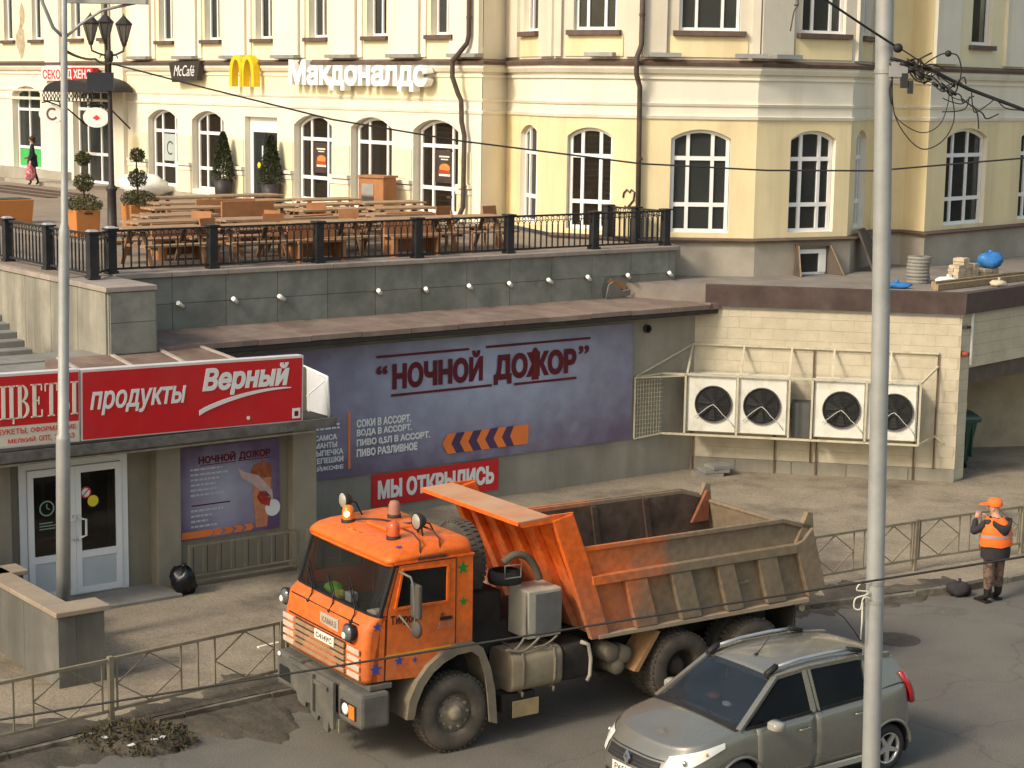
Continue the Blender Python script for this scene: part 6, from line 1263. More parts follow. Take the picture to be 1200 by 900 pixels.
# doors
HOLE = [(-0.92,2.11),(-0.81,2.62),(-0.12,2.60),(-0.12,2.10)]
for (y0, y1, s_) in ((0.048,0.088,-1),(2.312,2.352,1)):
    d = tp_('door', [[(-1.068,1.165),(-0.60,1.135),(-0.40,1.31),(-0.2,1.43),(0.0,1.485),(0.0,2.10),(-0.12,2.10),(-0.92,2.11),(-1.03,2.10)], [(-1.03,2.10),(-0.92,2.11),(-0.81,2.62),(-0.86,2.675)], [(-0.86,2.675),(-0.81,2.62),(-0.12,2.60),(0.0,2.67)], [(0,2.10),(0,2.67),(-0.12,2.60),(-0.12,2.10)]], y0, y1, M_cabp)
    yt = y0 if s_ < 0 else y1
    mb = MB(); pts = [(x, yt, z) for x, z in HOLE]
    for a, b in zip(pts, pts[1:]+pts[:1]): mb.bar(a, b, 0.035, 0.03)
    mb.build('window_frame', M_cabp, d)
    tp_('window_pane', [HOLE], (y0+y1)/2-0.003, (y0+y1)/2+0.003, G_ws, 0, d)
    tb('handle', [(-0.24,-0.06,yt-0.03 if s_ < 0 else yt+0.002,yt-0.002 if s_ < 0 else yt+0.03,1.86,1.90)], M_blk, 0, d)
    gp = MB(); ol_ = [(-1.07,1.165),(-1.034,2.09),(-0.865,2.682),(0.006,2.676),(0.006,1.49)]
    for a, b in zip(ol_[:-1], ol_[1:]): gp.bar((a[0],yt+(0.002 if s_ < 0 else -0.002),a[1]),(b[0],yt+(0.002 if s_ < 0 else -0.002),b[1]),0.014,0.004,(0,1,0))
    gp.build('door_gap_shade', M_blk, d)  # thin black bars stand in for the shaded gap around the door
    if s_ < 0:
        tb('yellow_stripe', [(-1.06,-0.06,yt-0.004,yt-0.0005,1.475,1.500)], mat('yellow_stripe',(0.62,0.33,0.03),0.5), 0, d)
        text('door_lettering', 'Тигрос', mat('dark_decal',(0.03,0.015,0.012),0.5), d, -0.99, 1.87, 0.40, 0.15, yt, 0.004, 0.02, loc=(0,yt-0.001,0)); text('door_marking', 'ДС 18', mat('grey_decal',(0.35,0.26,0.25),0.5), d, -0.27, 1.74, 0.22, 0.09, yt, 0.004, 0.01, 0.2, loc=(0,yt-0.001,0))
def star(mb, x, z, r, y): mb.prism([(x+(r if k % 2 == 0 else r*0.42)*math.sin(PI*k/5), z+(r if k % 2 == 0 else r*0.42)*math.cos(PI*k/5)) for k in range(10)][::-1], y-0.003, y)
M_sb = mat('blue_decal', (0.04,0.07,0.30), 0.45); M_sg = mat('green_decal', (0.015,0.20,0.03), 0.45)
for (x, z, r, m, y) in ((-1.18,2.0-0.10,0.07,M_sb,0.058),(-1.20,1.33,0.095,M_sb,0.058),(-0.86,1.40,0.075,M_sb,0.046),(-0.62,1.47-0.09,0.045,M_sb,0.046),(0.12,2.52,0.10,M_sg,0.058),(0.13,2.06,0.07,M_sg,0.058),(-0.20,1.93,0.05,mat('brown_decal',(0.20,0.06,0.03),0.5),0.046)):
    mb = MB(); star(mb, x, z, r, y); mb.build('star_decal', m, tk)
mb = MB(); star(mb, -0.62, 0, 0.06, 0); st0 = mb.build('star_decal', M_sb, tk, (-0.15,0.22,2.88), (rad(-80),0,0))
# windscreen, wipers, dashboard
W0 = front([(-1.205,2.025),(-0.99,2.675)]); mb = MB(); mb.loft([[(p[0]+0.012,p[1],p[2]) for p in r] for r in W0], False, False, False, True); mb.build('windscreen', G_ws, tk)
mb = MB()
for r0, r1 in zip(W0[:-1], W0[1:]): mb.bar(r0[0], r1[0], 0.03); mb.bar(r0[1], r1[1], 0.035)
for r in (W0[1], W0[-2]): mb.bar(r[0], r[1], 0.05, 0.04)
mb.build('windscreen_seal', M_blk, tk)
for y in (0.45,1.05,1.65):
    mb = MB(); mb.tube([(-1.36,y,1.90),(-1.29,y+0.02,2.0),(-1.24,y+0.10,2.06),(-1.15,y+0.42,2.26)], 0.011, 5); mb.bar((-1.23,y+0.05,2.04),(-1.10,y+0.50,2.36),0.014); mb.cyl((-1.375,y,1.9),(-1.33,y,1.91),0.025,0.025,8); mb.build('wiper', M_blk, tk)
tb('dashboard', [(-1.17,-0.80,0.12,2.28,1.60,1.97)], mat('dash_dark',(0.025,0.024,0.023),0.8,var=0.2), 0.03)
for y in (0.35,1.5): tb('seat', [(-0.45,0.05,y,y+0.5,1.48,1.80),(0.02,0.2,y,y+0.5,1.75,2.45)], mat('seat_dark',(0.03,0.025,0.027),0.9), 0.04)
mb = MB(); mb.tube([(-0.72+0.09*math.sin(2*PI*k/20),0.62+0.23*math.cos(2*PI*k/20),2.0+0.2*math.sin(2*PI*k/20)) for k in range(20)], 0.018, 6, True); mb.bar((-0.72,0.62,2.0),(-0.95,0.62,1.8),0.05); mb.build('steering_wheel', M_blk, tk)
mb = MB(); mb.ball((-1.0,1.55,2.05), 0.16, 10, 6, (0.8,1.1,0.55), 0.3); mb.build('green_vest', mat('hivis_green',(0.22,0.62,0.05),0.7,var=0.15), tk); mb = MB(); mb.ball((-1.05,1.32,2.02), 0.12, 9, 6, (0.8,1.0,0.6), 0.3); mb.build('yellow_vest', mat('hivis_yellow',(0.65,0.62,0.12),0.7,var=0.15), tk)
tb('white_box', [(-1.05,-0.93,1.02,1.18,1.975,2.10)], mat('pale_grey_box',(0.50,0.55,0.58),0.5), 0.01); tb('paper_heap', [(-1.12,-0.98,0.22,0.38,1.975,2.06),(-1.1,-1.0,0.4,0.5,1.975,2.02)], I_cream, 0.02)
# ---- nose: grille, vents, plate, badge, round lamps
tb('grille', [(-1.424,-1.40,0.50,1.90,1.20,1.62)], mat('grille_dark',(0.055,0.040,0.032),0.8,var=0.3,scale=5))
for k in range(5): tb('grille_slat', [(-1.452,-1.425,0.48,1.92,1.215+0.085*k,1.27+0.085*k)], mat('dusty_slat',(0.34,0.20,0.11),0.85,var=0.2,scale=5), 0.006)
for y in (0.12,1.96):
    for k in range(4): tb('vent_slat', [(-1.425,-1.402,y,y+0.32,1.20+0.11*k,1.275+0.11*k)], mat('pale_vent',(0.55,0.44,0.34),0.7,var=0.15,scale=5), 0.008)
npl = tb('number_plate', [(-1.468,-1.455,0.72,1.26,1.50,1.63)], I_cream, 0); 
t_ = text('plate_number', 'С414УС', M_blk, npl, 0, 0, 0.44, 0.075, 0, 0.003, 0.005, loc=(-1.469,1.21,1.527), ang=-PI/2)
tb('panel_gap', [(-1.424,-1.41,0.30,2.10,1.648,1.660)], M_blk, 0); tb('panel_gap', [(-1.36,-1.345,0.25,2.15,1.905,1.915)], M_blk, 0)
bdg = tb('badge_panel', [(-1.40,-1.383,0.72,1.22,1.70,1.86)], mat('grey_badge',(0.48,0.40,0.31),0.6,var=0.1), 0)
text('badge_lettering', 'КАМАЗ', mat('dull_letter',(0.22,0.16,0.12),0.6), bdg, 0, 0, 0.40, 0.085, 0, 0.003, 0.01, loc=(-1.401,1.17,1.735), ang=-PI/2)
for y, x in ((0.33,-1.47),(2.34,-1.36)):
    mb = MB(); mb.lathe([(0.0,0.16),(0.07,0.14),(0.115,0.06),(0.125,0.0),(0.115,-0.01)], (x,y,1.80), 18, 'x'); h = mb.build('round_lamp', M_blk, tk)
    mb = MB(); mb.lathe([(0.112,0.0),(0.09,-0.03),(0.05,-0.045),(0,-0.05)], (x,y,1.80), 18, 'x'); mb.build('lens', mat('mirror_lens',(0.10,0.10,0.10),0.15,spec=0.6), h)
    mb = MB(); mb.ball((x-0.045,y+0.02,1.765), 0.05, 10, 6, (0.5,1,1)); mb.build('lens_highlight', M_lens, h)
# mirrors
for y, s_ in ((-0.14,-1),(2.54,1)):
    mb = MB(); mb.tube([(-0.86,0.5+s_*0.45 if s_ < 0 else 2.35,2.60),(-0.80,y,2.56),(-0.76,y,2.45),(-0.72,y,1.78),(-0.86,0.05 if s_ < 0 else 2.35,2.02)], 0.016, 6); ma = mb.build('mirror_arm', mat('grey_arm',(0.17,0.16,0.145),0.6), tk)
    tb('mirror', [(-0.75,-0.68,y-0.11,y+0.11,2.0,2.46)], mat('mirror_housing',(0.075,0.068,0.058),0.75,var=0.2,dirt=(0.12,0.10,0.08),damt=0.5), 0.025, ma)
    mb = MB(); mb.ball((-0.71,y,1.85), 0.12, 12, 8, (0.45,1,1)); mb.build('round_mirror', MATS['mirror_housing'], ma)
# roof lamps
def beacon(x, y, z, m, lit=False):
    mb = MB(); mb.cyl((x,y,z),(x,y,z+0.07),0.10,0.095,14); b = mb.build('beacon_base', mat('beacon_black',(0.03,0.026,0.024),0.6), tk)
    mb = MB(); mb.lathe([(0.085,0.07),(0.08,0.20),(0.06,0.25),(0,0.265)], (x,y,z), 14); mb.build('beacon_dome', m, b)
    if lit: mb = MB(); mb.ball((x-0.05,y-0.05,z+0.15), 0.045, 10, 7); mb.build('beacon_bulb', M_lit, b)
beacon(-0.66,1.80,2.86,M_amb,True); beacon(-0.62,0.62,2.865,mat('red_amber_lens',(0.62,0.10,0.03),0.3,var=0.1,coat=0.5)); beacon(-0.10,1.50,2.92,mat('dusty_beacon',(0.35,0.17,0.12),0.8,var=0.2))
for (x, y, z) in ((-0.62,2.02,3.14),(-0.35,0.48,3.12)):
    mb = MB(); mb.tube([(x+0.10,y,2.87),(x+0.08,y,z-0.1),(x+0.03,y,z)], 0.012, 5); mb.tube([(x+0.30,y-0.05,2.86),(x+0.2,y,z-0.05),(x+0.05,y,z)], 0.012, 5); a = mb.build('searchlight_bracket', M_blk, tk)
    mb = MB(); mb.lathe([(0.0,0.13),(0.06,0.12),(0.115,0.04),(0.125,0.0),(0.115,-0.015)], (x,y,z), 18, 'x'); s_ = mb.build('searchlight', mat('searchlight_black',(0.035,0.03,0.028),0.6), a)
    mb = MB(); mb.lathe([(0.104,-0.012),(0.075,-0.03),(0,-0.042)], (x,y,z), 18, 'x'); mb.build('lens', mat('reflector_lens',(0.42,0.40,0.33),0.25,metal=0.3,coat=0.6), s_)
mb = MB()
for x in (-0.52,-0.22): mb.tube([(x-0.02,0.06,2.74),(x+0.02,0.14,2.94),(x+0.01,0.30,3.02),(x-0.05,0.46,3.05)], 0.014, 6)
mb.bar((-0.60,0.03,2.74),(-0.16,0.03,2.74),0.03); mb.build('lamp_frame', mat('rusty_tube',(0.085,0.03,0.02),0.8,var=0.3), tk)
mb = MB(); mb.tube(smooth([(-0.6,1.7,2.93),(-0.4,1.4,2.97),(-0.2,1.2,2.93),(-0.1,0.9,2.98),(-0.25,0.6,2.94),(-0.33,0.5,3.0)]), 0.012, 5); mb.build('roof_cable', M_blk, tk)
for k in range(3): tb('roof_stud', [(-0.80,-0.76,1.5-0.17*k,1.6-0.17*k,2.852,2.875)], MATS['brown_decal'], 0.005)
# ---- bumper and plough plate
tb('bumper', [(-1.46,-1.02,-0.02,0.66,0.56,1.04),(-1.46,-1.02,1.74,2.42,0.56,1.04),(-1.40,-1.1,0.661,1.739,0.62,1.02)], M_bump, 0.05)
tb('bumper_step', [(-1.30,-0.95,0.05,2.35,1.045,1.13)], M_bump, 0.02)
hl = tb('headlight', [(-1.475,-1.455,0.10,0.52,0.66,0.86)], M_blk, 0.008)
mb = MB(); mb.ball((-1.475,0.38,0.76), 0.085, 12, 8, (0.35,1,0.95)); mb.build('lens', M_lens, hl); tb('indicator', [(-1.49,-1.476,0.12,0.27,0.67,0.85)], M_amb, 0.008, hl)
tb('headlight', [(-1.475,-1.455,1.88,2.3,0.66,0.86)], M_blk, 0.008)
mb = MB(); mb.ball((-1.47,2.30,1.0), 0.045, 10, 6, (0.5,1,0.8)); mb.build('marker_lamp', M_lens, tk)
pl_ = [(0.58,1.07),(0.58,0.42),(0.66,0.42),(0.70,0.50),(0.73,0.34),(0.86,0.36),(0.88,0.50),(1.0,0.50),(1.03,0.42),(1.20,0.46),(1.24,0.60),(1.36,0.58),(1.38,0.50),(1.58,0.54),(1.64,0.66),(1.80,0.70),(1.82,0.9),(1.90,0.94),(1.90,1.07)]
mb = MB(); mb.prism(pl_, -1.55, -1.50, 'x'); mb.build('plough_plate', M_bump, tk, (0,0,0), 0, 0.008)
mb = MB(); mb.bar((-1.56,0.70,0.95),(-1.56,1.75,1.0),0.05); mb.bar((-1.565,1.1,0.55),(-1.565,1.1,1.05),0.06); mb.bar((-1.5,0.9,0.6),(-1.2,0.9,0.6),0.1); mb.bar((-1.5,1.5,0.7),(-1.2,1.5,0.7),0.1); mb.build('plough_bracket', M_bump, tk)
mb = MB(); mb.bar((-1.42,0.55,0.56),(-1.42,0.55,0.38),0.12,0.03,(0,1,0)); mb.build('tow_hook', M_rim, tk)
# ---- front wheel arch
FP = [(-0.78,0.60),(-0.74,0.86),(-0.62,1.10),(-0.45,1.29),(-0.24,1.42),(0.0,1.50),(0.25,1.505),(0.40,1.40),(0.52,1.12),(0.60,0.78),(0.64,0.30)]
for (ya, yb) in ((-0.035,0.55),(1.85,2.435)):
    mb = MB(); rings = []
    for i, (x, z) in enumerate(FP):
        v = (Vector((0.0,0.54))-Vector((x,z))).normalized()*(0.13 if i > 0 else 0.11); w = v*0.3
        a, b = (ya, yb) if ya < 1 else (yb, ya)
        rings.append([(x,b,z),(x,a,z),(x+v.x,a,z+v.y),(x+v.x,a+(0.03 if a < b else -0.03),z+v.y),(x+w.x,a+(0.03 if a < b else -0.03),z+w.y),(x+w.x,b,z+w.y)])
    mb.loft(rings, True, True, True, False); mb.build('wheel_arch', M_mudg, tk)
# ---- wheels
def tyre_mesh():
    mb = MB(); mb.lathe([(0.27,0.03),(0.33,0.005),(0.44,0.0),(0.50,0.02),(0.525,0.05),(0.53,0.145),(0.525,0.24),(0.50,0.27),(0.44,0.29),(0.33,0.285),(0.27,0.26),(0.27,0.03)], (0,0,0), 40, 'y')
    for k in range(40):
        for (y0, y1, o_) in ((0.025,0.12,0),(0.17,0.265,0.5)):
            a = 2*PI*(k+o_)/40; u_ = Vector((math.cos(a),0,math.sin(a))); t_ = Vector((-math.sin(a),0,math.cos(a)))*0.026
            mb.hexa([u_*0.515-t_+Vector((0,y0,0)), u_*0.515+t_+Vector((0,y0,0)), u_*0.515+t_+Vector((0,y1,0)), u_*0.515-t_+Vector((0,y1,0))], [u_*0.54-t_*0.9+Vector((0,y0+.005,0)), u_*0.54+t_*0.9+Vector((0,y0+.005,0)), u_*0.54+t_*0.9+Vector((0,y1-.005,0)), u_*0.54-t_*0.9+Vector((0,y1-.005,0))])
    return mb.mesh('wheel', M_tyre)
tyre_me = tyre_mesh()
def rim_front():
    mb = MB(); mb.lathe([(0.30,0.02),(0.275,0.05),(0.27,0.10),(0.24,0.09),(0.17,0.04),(0.13,0.03),(0.11,0.03),(0.10,-0.02),(0.06,-0.05),(0,-0.055)], (0,0,0), 28, 'y')
    for k in range(10): a = 2*PI*k/10; mb.cyl((0.20*math.cos(a),0.03,0.20*math.sin(a)),(0.20*math.cos(a),0.075,0.20*math.sin(a)),0.022,0.026,8)
    return mb.mesh('rim', M_rim)
def rim_rear():
    mb = MB(); mb.lathe([(0.30,0.02),(0.275,0.05),(0.265,0.22),(0.22,0.235),(0.15,0.22),(0.12,0.12),(0.06,0.10),(0,0.10)], (0,0,0), 28, 'y')
    for k in range(10): a = 2*PI*k/10; mb.cyl((0.19*math.cos(a),0.19,0.19*math.sin(a)),(0.19*math.cos(a),0.24,0.19*math.sin(a)),0.02,0.02,8)
    return mb.mesh('rim', mat('dark_rim',(0.06,0.05,0.04),0.9,var=0.3,scale=5))
rf, rr_ = rim_front(), rim_rear()
def wheel(x, y, flip, rim): w = obj('wheel', tyre_me, tk, (x,y,0.54), (0,rnd.random()*6,PI if flip else 0)); obj('rim', rim, w); return w
wheel(0,0.0,False,rf); wheel(0,2.40,True,rf)
for x in (3.87,5.24):
    wheel(x,0.0,False,rr_); wheel(x,0.34,False,rr_); wheel(x,2.40,True,rr_); wheel(x,2.06,True,rr_)
# ---- chassis, tanks, boxes behind the cab
tb('frame_rail', [(-1.1,6.25,0.78,0.88,0.78,1.04)], M_und); tb('frame_rail', [(-1.1,6.25,1.52,1.62,0.78,1.04)], M_und)
for x in (0.0,3.87,5.24): mb = MB(); mb.cyl((x,0.3,0.54),(x,2.1,0.54),0.09,0.09,10); mb.ball((x,1.2,0.54),0.2,10,7); mb.build('axle', M_und, tk)
tb('engine', [(-0.9,0.75,0.9,1.5,0.62,1.45)], M_und, 0.05); tb('dark_gap_fill', [(0.36,1.15,0.66,2.2,1.05,1.95),(0.36,2.1,0.66,1.75,1.05,1.5)], M_und, 0.05); tb('subframe', [(0.8,6.2,0.72,1.68,1.06,1.24)], M_und)  # the blocks behind the cab are added to fill the gap with dark
def rounded(name, x0, x1, y0, y1, z0, z1, r, m):
    mb = MB(); rings = []
    for x, s_ in ((x0,0.75),(x0+0.03,1.0),(x1-0.03,1.0),(x1,0.75)):
        cy, cz, hy, hz = (y0+y1)/2, (z0+z1)/2, (y1-y0)/2*(0.9+0.1*s_), (z1-z0)/2*(0.9+0.1*s_); ring = []
        for (sy, sz, a0) in ((1,1,0),(-1,1,PI/2),(-1,-1,PI),(1,-1,1.5*PI)):
            for k in range(4): a = a0+PI/2*k/3; ring.append((x, cy+sy*(hy-r)+r*math.cos(a), cz+sz*(hz-r)+r*math.sin(a)))
        rings.append(ring)
    mb.loft(rings, True, True, True, True); return mb.build(name, m, tk)
M_tank = mat('muddy_tank', (0.265,0.215,0.145), 0.9, var=0.2, scale=3, dirt=(0.13,0.105,0.075), damt=0.6, dscale=1.8)
ft = rounded('fuel_tank', 0.92, 1.76, 0.03, 0.62, 0.64, 1.20, 0.12, M_tank)
for x in (1.10,1.62): mb = MB(); mb.tube([(x,0.62,1.21),(x,0.2,1.215),(x,0.06,1.18),(x,0.02,1.05),(x,0.02,0.78),(x,0.1,0.63),(x,0.3,0.62)], 0.022, 6); mb.cyl((x,0.05,0.64),(x,0.05,0.57),0.02,0.02,8); mb.build('tank_strap', M_mudg, ft)
bt = rounded('battery_box', 1.80, 2.25, 0.08, 0.62, 0.66, 1.18, 0.06, M_und); mb = MB(); mb.tube([(2.08,0.06,1.2),(2.2,0.05,1.15),(2.25,0.05,0.95),(2.24,0.05,0.70),(2.2,0.06,0.62)], 0.03, 6); mb.build('pipe', mat('pale_pipe',(0.34,0.30,0.24),0.8,var=0.2), bt)
bx_ = tb('air_cleaner_box', [(1.22,1.78,0.12,0.62,1.34,2.02)], mat('dusty_grey_box',(0.42,0.39,0.32),0.8,var=0.12,scale=3,dirt=(0.25,0.21,0.15),damt=0.5,dscale=2), 0.02)
tb('louvre_panel', [(1.34,1.77,0.105,0.118,1.38,1.97)], mat('slate_louvre',(0.12,0.12,0.115),0.7,var=0.25,scale=2), 0, bx_)
mb = MB(); mb.tube(smooth([(1.22,0.16,2.0),(1.19,0.14,1.6),(1.17,0.12,1.4),(1.0,0.1,1.24),(0.9,0.12,1.26)]), 0.018, 6); mb.tube(smooth([(0.85,0.1,1.26),(1.1,0.06,1.22),(1.3,0.08,1.30),(1.4,0.1,1.36)]), 0.018, 6); mb.tube(smooth([(1.3,0.06,1.24),(1.5,0.06,1.26),(1.7,0.1,1.34)]), 0.016, 6); mb.build('hose', mat('dusty_hose',(0.20,0.17,0.13),0.9), tk)
mb = MB(); mb.lathe([(0.18,-0.09),(0.235,-0.08),(0.25,0.0),(0.235,0.08),(0.18,0.09)], (1.12,0.55,2.16), 20, 'z'); mb.build('intake_ring', mat('intake_black',(0.03,0.028,0.026),0.8,var=0.3), tk)
mb = MB(); mb.tube(smooth([(0.95,0.35,2.42),(1.10,0.3,2.52),(1.28,0.28,2.48),(1.42,0.27,2.32),(1.50,0.27,2.14)]), 0.055, 8); mb.build('intake_duct', mat('dull_duct',(0.11,0.09,0.065),0.9,var=0.2), tk)
mb = MB(); mb.tube([(0.95,0.3,2.2),(0.95,0.3,2.38),(1.2,0.28,2.38),(1.2,0.28,2.2),(0.95,0.3,2.2)], 0.014, 5); mb.build('guard_wire', mat('grey_arm',(0.17,0.16,0.145),0.6), tk)
sp = obj('spare_wheel', tyre_me, tk, (0.62,1.15,2.33), (0,0,-PI/2)); obj('rim', rr_, sp); tb('spare_carrier', [(0.5,0.95,0.8,1.6,1.1,1.9)], M_und)
sp.scale = (1.0,0.9,1.0)
tb('step', [(0.80,1.35,0.10,0.40,0.36,0.62)], M_und, 0.02); tb('step_plate', [(0.96,1.40,0.075,0.095,0.28,0.52)], mat('yellow_mud_plate',(0.36,0.27,0.14),0.9,var=0.2,scale=4), 0.01)
for (x, z, r) in ((2.68,0.92,0.14),(2.92,0.86,0.13),(2.80,0.70,0.12)): mb = MB(); mb.cyl((x,0.15,z),(x,0.5,z),r,r,14); mb.ball((x,0.15,z),r*0.98,12,7,(1,0.4,1)); mb.build('air_tank', M_mudg, tk)
mb = MB(); mb.hexa([(3.02,0.05,0.62),(3.10,0.05,0.60),(3.10,0.5,0.60),(3.02,0.5,0.62)], [(3.42,0.05,1.16),(3.48,0.05,1.14),(3.48,0.5,1.14),(3.42,0.5,1.16)]); mb.build('mud_board', mat('orange_mud_board',(0.40,0.22,0.10),0.9,var=0.3,scale=4), tk)
tb('mud_flap', [(6.0,6.03,0.0,0.65,0.45,1.2)], M_und); tb('mud_flap', [(6.0,6.03,1.75,2.4,0.45,1.2)], M_und)
# ---- dump body
def lean(x, z): return x+(2.13-z)*0.33
SIDE = [(2.30,1.27),(6.27,1.25),(6.59,1.38),(6.28,2.36),(5.72,2.53),(2.02,2.55)]
for (y0, y1, s_) in ((0.05,0.09,-1),(2.41,2.45,1)):
    so_ = -1 if s_ < 0 else 1; yo = y0 if s_ < 0 else y1
    bs = tp_('bed_side', [SIDE], y0, y1, M_bedM, 0.004)
    q = lambda d: (yo-d, yo-0.0005) if s_ < 0 else (yo+0.0005, yo+d)
    a, b = q(0.105); tp_('side_rail', [[(2.2,2.01),(5.98,2.00),(5.95,2.145),(2.17,2.145)]], a, b, M_bedM, 0.012, bs)
    a, b = q(0.05); tp_('top_rim', [[(2.06,2.50),(5.72,2.48),(5.72,2.55),(2.02,2.57)]], a, b, M_bedM, 0.01, bs); tp_('top_rim', [[(5.722,2.48),(6.27,2.31),(6.29,2.385),(5.722,2.55)]], a, b, M_bedM, 0.01, bs)
    for (xa, xb) in ((2.71,3.10),(3.53,3.90),(4.38,4.70),(5.16,5.53)):
        a, b = q(0.095); tp_('side_rib', [[(lean(xa,1.29),1.29),(lean(xb,1.29),1.29),(lean(xb,2.0),2.0),(lean(xa,2.0),2.0)]], a, b, M_bedM, 0.012, bs)
    a, b = q(0.10); tp_('rear_post', [[(6.25,1.29),(6.58,1.39),(6.27,2.36),(6.10,2.19),(5.95,2.14),(5.98,2.0)]], a, b, M_bedM, 0.012, bs)
    a, b = q(0.09); tp_('bottom_rail', [[(2.32,1.22),(6.26,1.20),(6.26,1.275),(2.32,1.285)]], a, b, mat('dusty_rail',(0.36,0.27,0.185),0.9,var=0.15,scale=3), 0.01, bs)
    if s_ < 0: a, b = q(0.05); tp_('rung', [[(4.80,1.66),(5.08,1.66),(5.08,1.70),(4.80,1.70)]], a, b, M_bedM, 0, bs)
    a, b = q(0.085); tp_('front_post', [[(2.20,1.23),(2.52,1.23),(2.14,2.33),(1.84,3.08),(1.50,3.01),(1.76,2.36)]], a, b, M_bedO, 0.012, bs)
tp_('front_wall', [[(2.28,1.27),(2.32,1.27),(1.50,3.03),(1.45,3.03)]], 0.09, 2.41, M_bedO)
for y in (0.35,0.85,1.35,1.85,2.25): tp_('front_rib', [[(2.14,1.35),(2.28,1.29),(1.455,3.0),(1.33,3.0)]], y, y+0.14, M_bedO, 0.012)
mb = MB(); mb.hexa([(0.96,-0.02,3.035),(1.45,-0.02,3.055),(1.45,2.52,3.055),(0.96,2.52,3.035)], [(0.95,-0.02,3.06),(1.47,-0.02,3.085),(1.47,2.52,3.085),(0.95,2.52,3.06)]); mb.build('visor', M_dust, tk, (0,0,0), 0, 0.006)
tp_('visor_flange', [[(1.0,2.97),(1.58,2.985),(1.86,3.09),(1.47,3.09),(0.955,3.034)]], -0.018, 0.02, M_bedO); tp_('visor_flange', [[(1.0,2.97),(1.58,2.985),(1.86,3.09),(1.47,3.09),(0.955,3.034)]], 2.48, 2.518, M_bedO); tb('visor_lip', [(0.93,0.955,-0.02,2.52,3.0,3.058)], M_bedO, 0.006)
M_bedin = mat('bed_inside_dirt', (0.085,0.055,0.04), 0.95, var=0.4, scale=3, dirt=(0.17,0.12,0.08), damt=0.6, dscale=2.0, bump=0.4)
tb('bed_floor', [(2.32,6.4,0.092,2.408,1.27,1.33)], M_bedin)
tp_('bed_liner', [[(2.36,1.34),(6.45,1.34),(6.24,2.33),(5.72,2.48),(2.08,2.49)]], 0.093, 0.10, M_bedin); tp_('bed_liner', [[(2.36,1.34),(6.45,1.34),(6.24,2.33),(5.72,2.48),(2.08,2.49)]], 2.40, 2.407, M_bedin)
for x in (3.0,4.1,5.1): tp_('liner_rib', [[(x,1.34),(x+0.10,1.34),(x-0.1,2.47),(x-0.2,2.47)]], 2.365, 2.398, M_bedin)
mb = MB(); mb.bar((2.3,2.38,2.2),(3.2,2.38,2.25),0.04,0.03); mb.build('pale_bar', M_tank, tk)
mb = MB(); mb.hexa([(6.46,0.1,1.34),(6.50,0.1,1.34),(6.50,2.4,1.34),(6.46,2.4,1.34)], [(6.20,0.1,2.30),(6.24,0.1,2.30),(6.24,2.4,2.30),(6.20,2.4,2.30)]); mb.build('tailgate', M_bedM, tk)
tb('tailgate_rim', [(6.18,6.27,0.1,2.4,2.302,2.35)], M_bedM, 0.01)
for y0, y1 in ((0.0,0.09),(2.41,2.50)):
    tp_('corner_gusset', [[(5.98,2.15),(6.33,2.30),(6.30,2.58),(6.20,2.60)]], y0, y1, M_bedM, 0.01)
tp_('rusty_gusset', [[(5.85,2.0),(6.2,2.0),(6.2,2.5),(6.14,2.5)]], 2.30, 2.36, mat('rust_red',(0.24,0.085,0.045),0.9,var=0.3,scale=4), 0.01)
mb = MB(); mb.cyl((6.15,0.06,1.12),(6.15,-0.02,1.12),0.05,0.05,10); mb.tube([(6.05,0.05,1.22),(6.10,0.0,1.18),(6.15,0.0,1.12)], 0.012, 5); mb.build('side_lamp', M_tank, tk)
mb = MB(); q = random.Random(5); nx, ny = 26, 14; rows_ = []
for i in range(nx+1):
    rows_.append([(2.36+4.05*i/nx, 0.105+2.29*j/ny, 1.335+0.22*abs(math.sin(i*0.5+j*0.9))*q.random()+0.05*q.random()) for j in range(ny+1)])
mb.loft(rows_, False, False, False, True); o = mb.build('dirt_load', M_bedin, tk)
# ================================================================ SILVER HATCHBACK
M_car = mat('beige_grey_car_paint', (0.225,0.22,0.19), 0.26, metal=0.45, var=0.05, scale=2, dirt=(0.20,0.17,0.125), damt=0.45, dscale=1.6, dlo=0.45, dhi=0.75, spec=0.5, coat=0.7)
M_trim = mat('car_black_trim', (0.018,0.018,0.018), 0.55, var=0.15, dirt=(0.07,0.06,0.05), damt=0.3, dscale=3)
M_cin = mat('car_interior', (0.022,0.022,0.024), 0.9, var=0.3); M_chrome = mat('chrome', (0.65,0.65,0.63), 0.15, metal=0.9, var=0.05)
G_car = glass('car_glass', (0.008,0.009,0.011), 0.30, 0.03, 0.15); G_wsc = glass('car_windscreen', (0.035,0.047,0.062), 0.52, 0.04, 0.35)
CAR = FR((5.03, 23.49), 35.0)
car = thing('hatchback', 'dusty silver beige hatchback with roof rails driving beside the dump truck', 'car', CAR.o, CAR.a)
HW = 0.875; CY = 0.875
def lerp(tab, v):
    for (a, fa), (b, fb) in zip(tab[:-1], tab[1:]):
        if v <= b: return fa+(fb-fa)*max(0, (v-a))/(b-a)
    return tab[-1][1]
ZT = [(-3.70,0.82),(-3.50,0.86),(-3.30,0.915),(-3.0,0.975),(-2.6,1.035),(-2.0,1.055),(-1.3,1.075),(-0.4,1.115),(0.2,1.15),(0.7,1.13)]
FX = [(0,-3.52),(0.15,-3.66),(0.35,-3.70),(0.6,-3.67),(0.8,-3.60),(1.0,-3.44)]
RX = [(0,0.45),(0.15,0.60),(0.4,0.62),(0.7,0.57),(1.0,0.52)]
WT = [(0,0.80),(0.12,0.85),(0.35,0.872),(0.55,0.875),(0.75,0.862),(0.9,0.845),(1.0,0.815)]
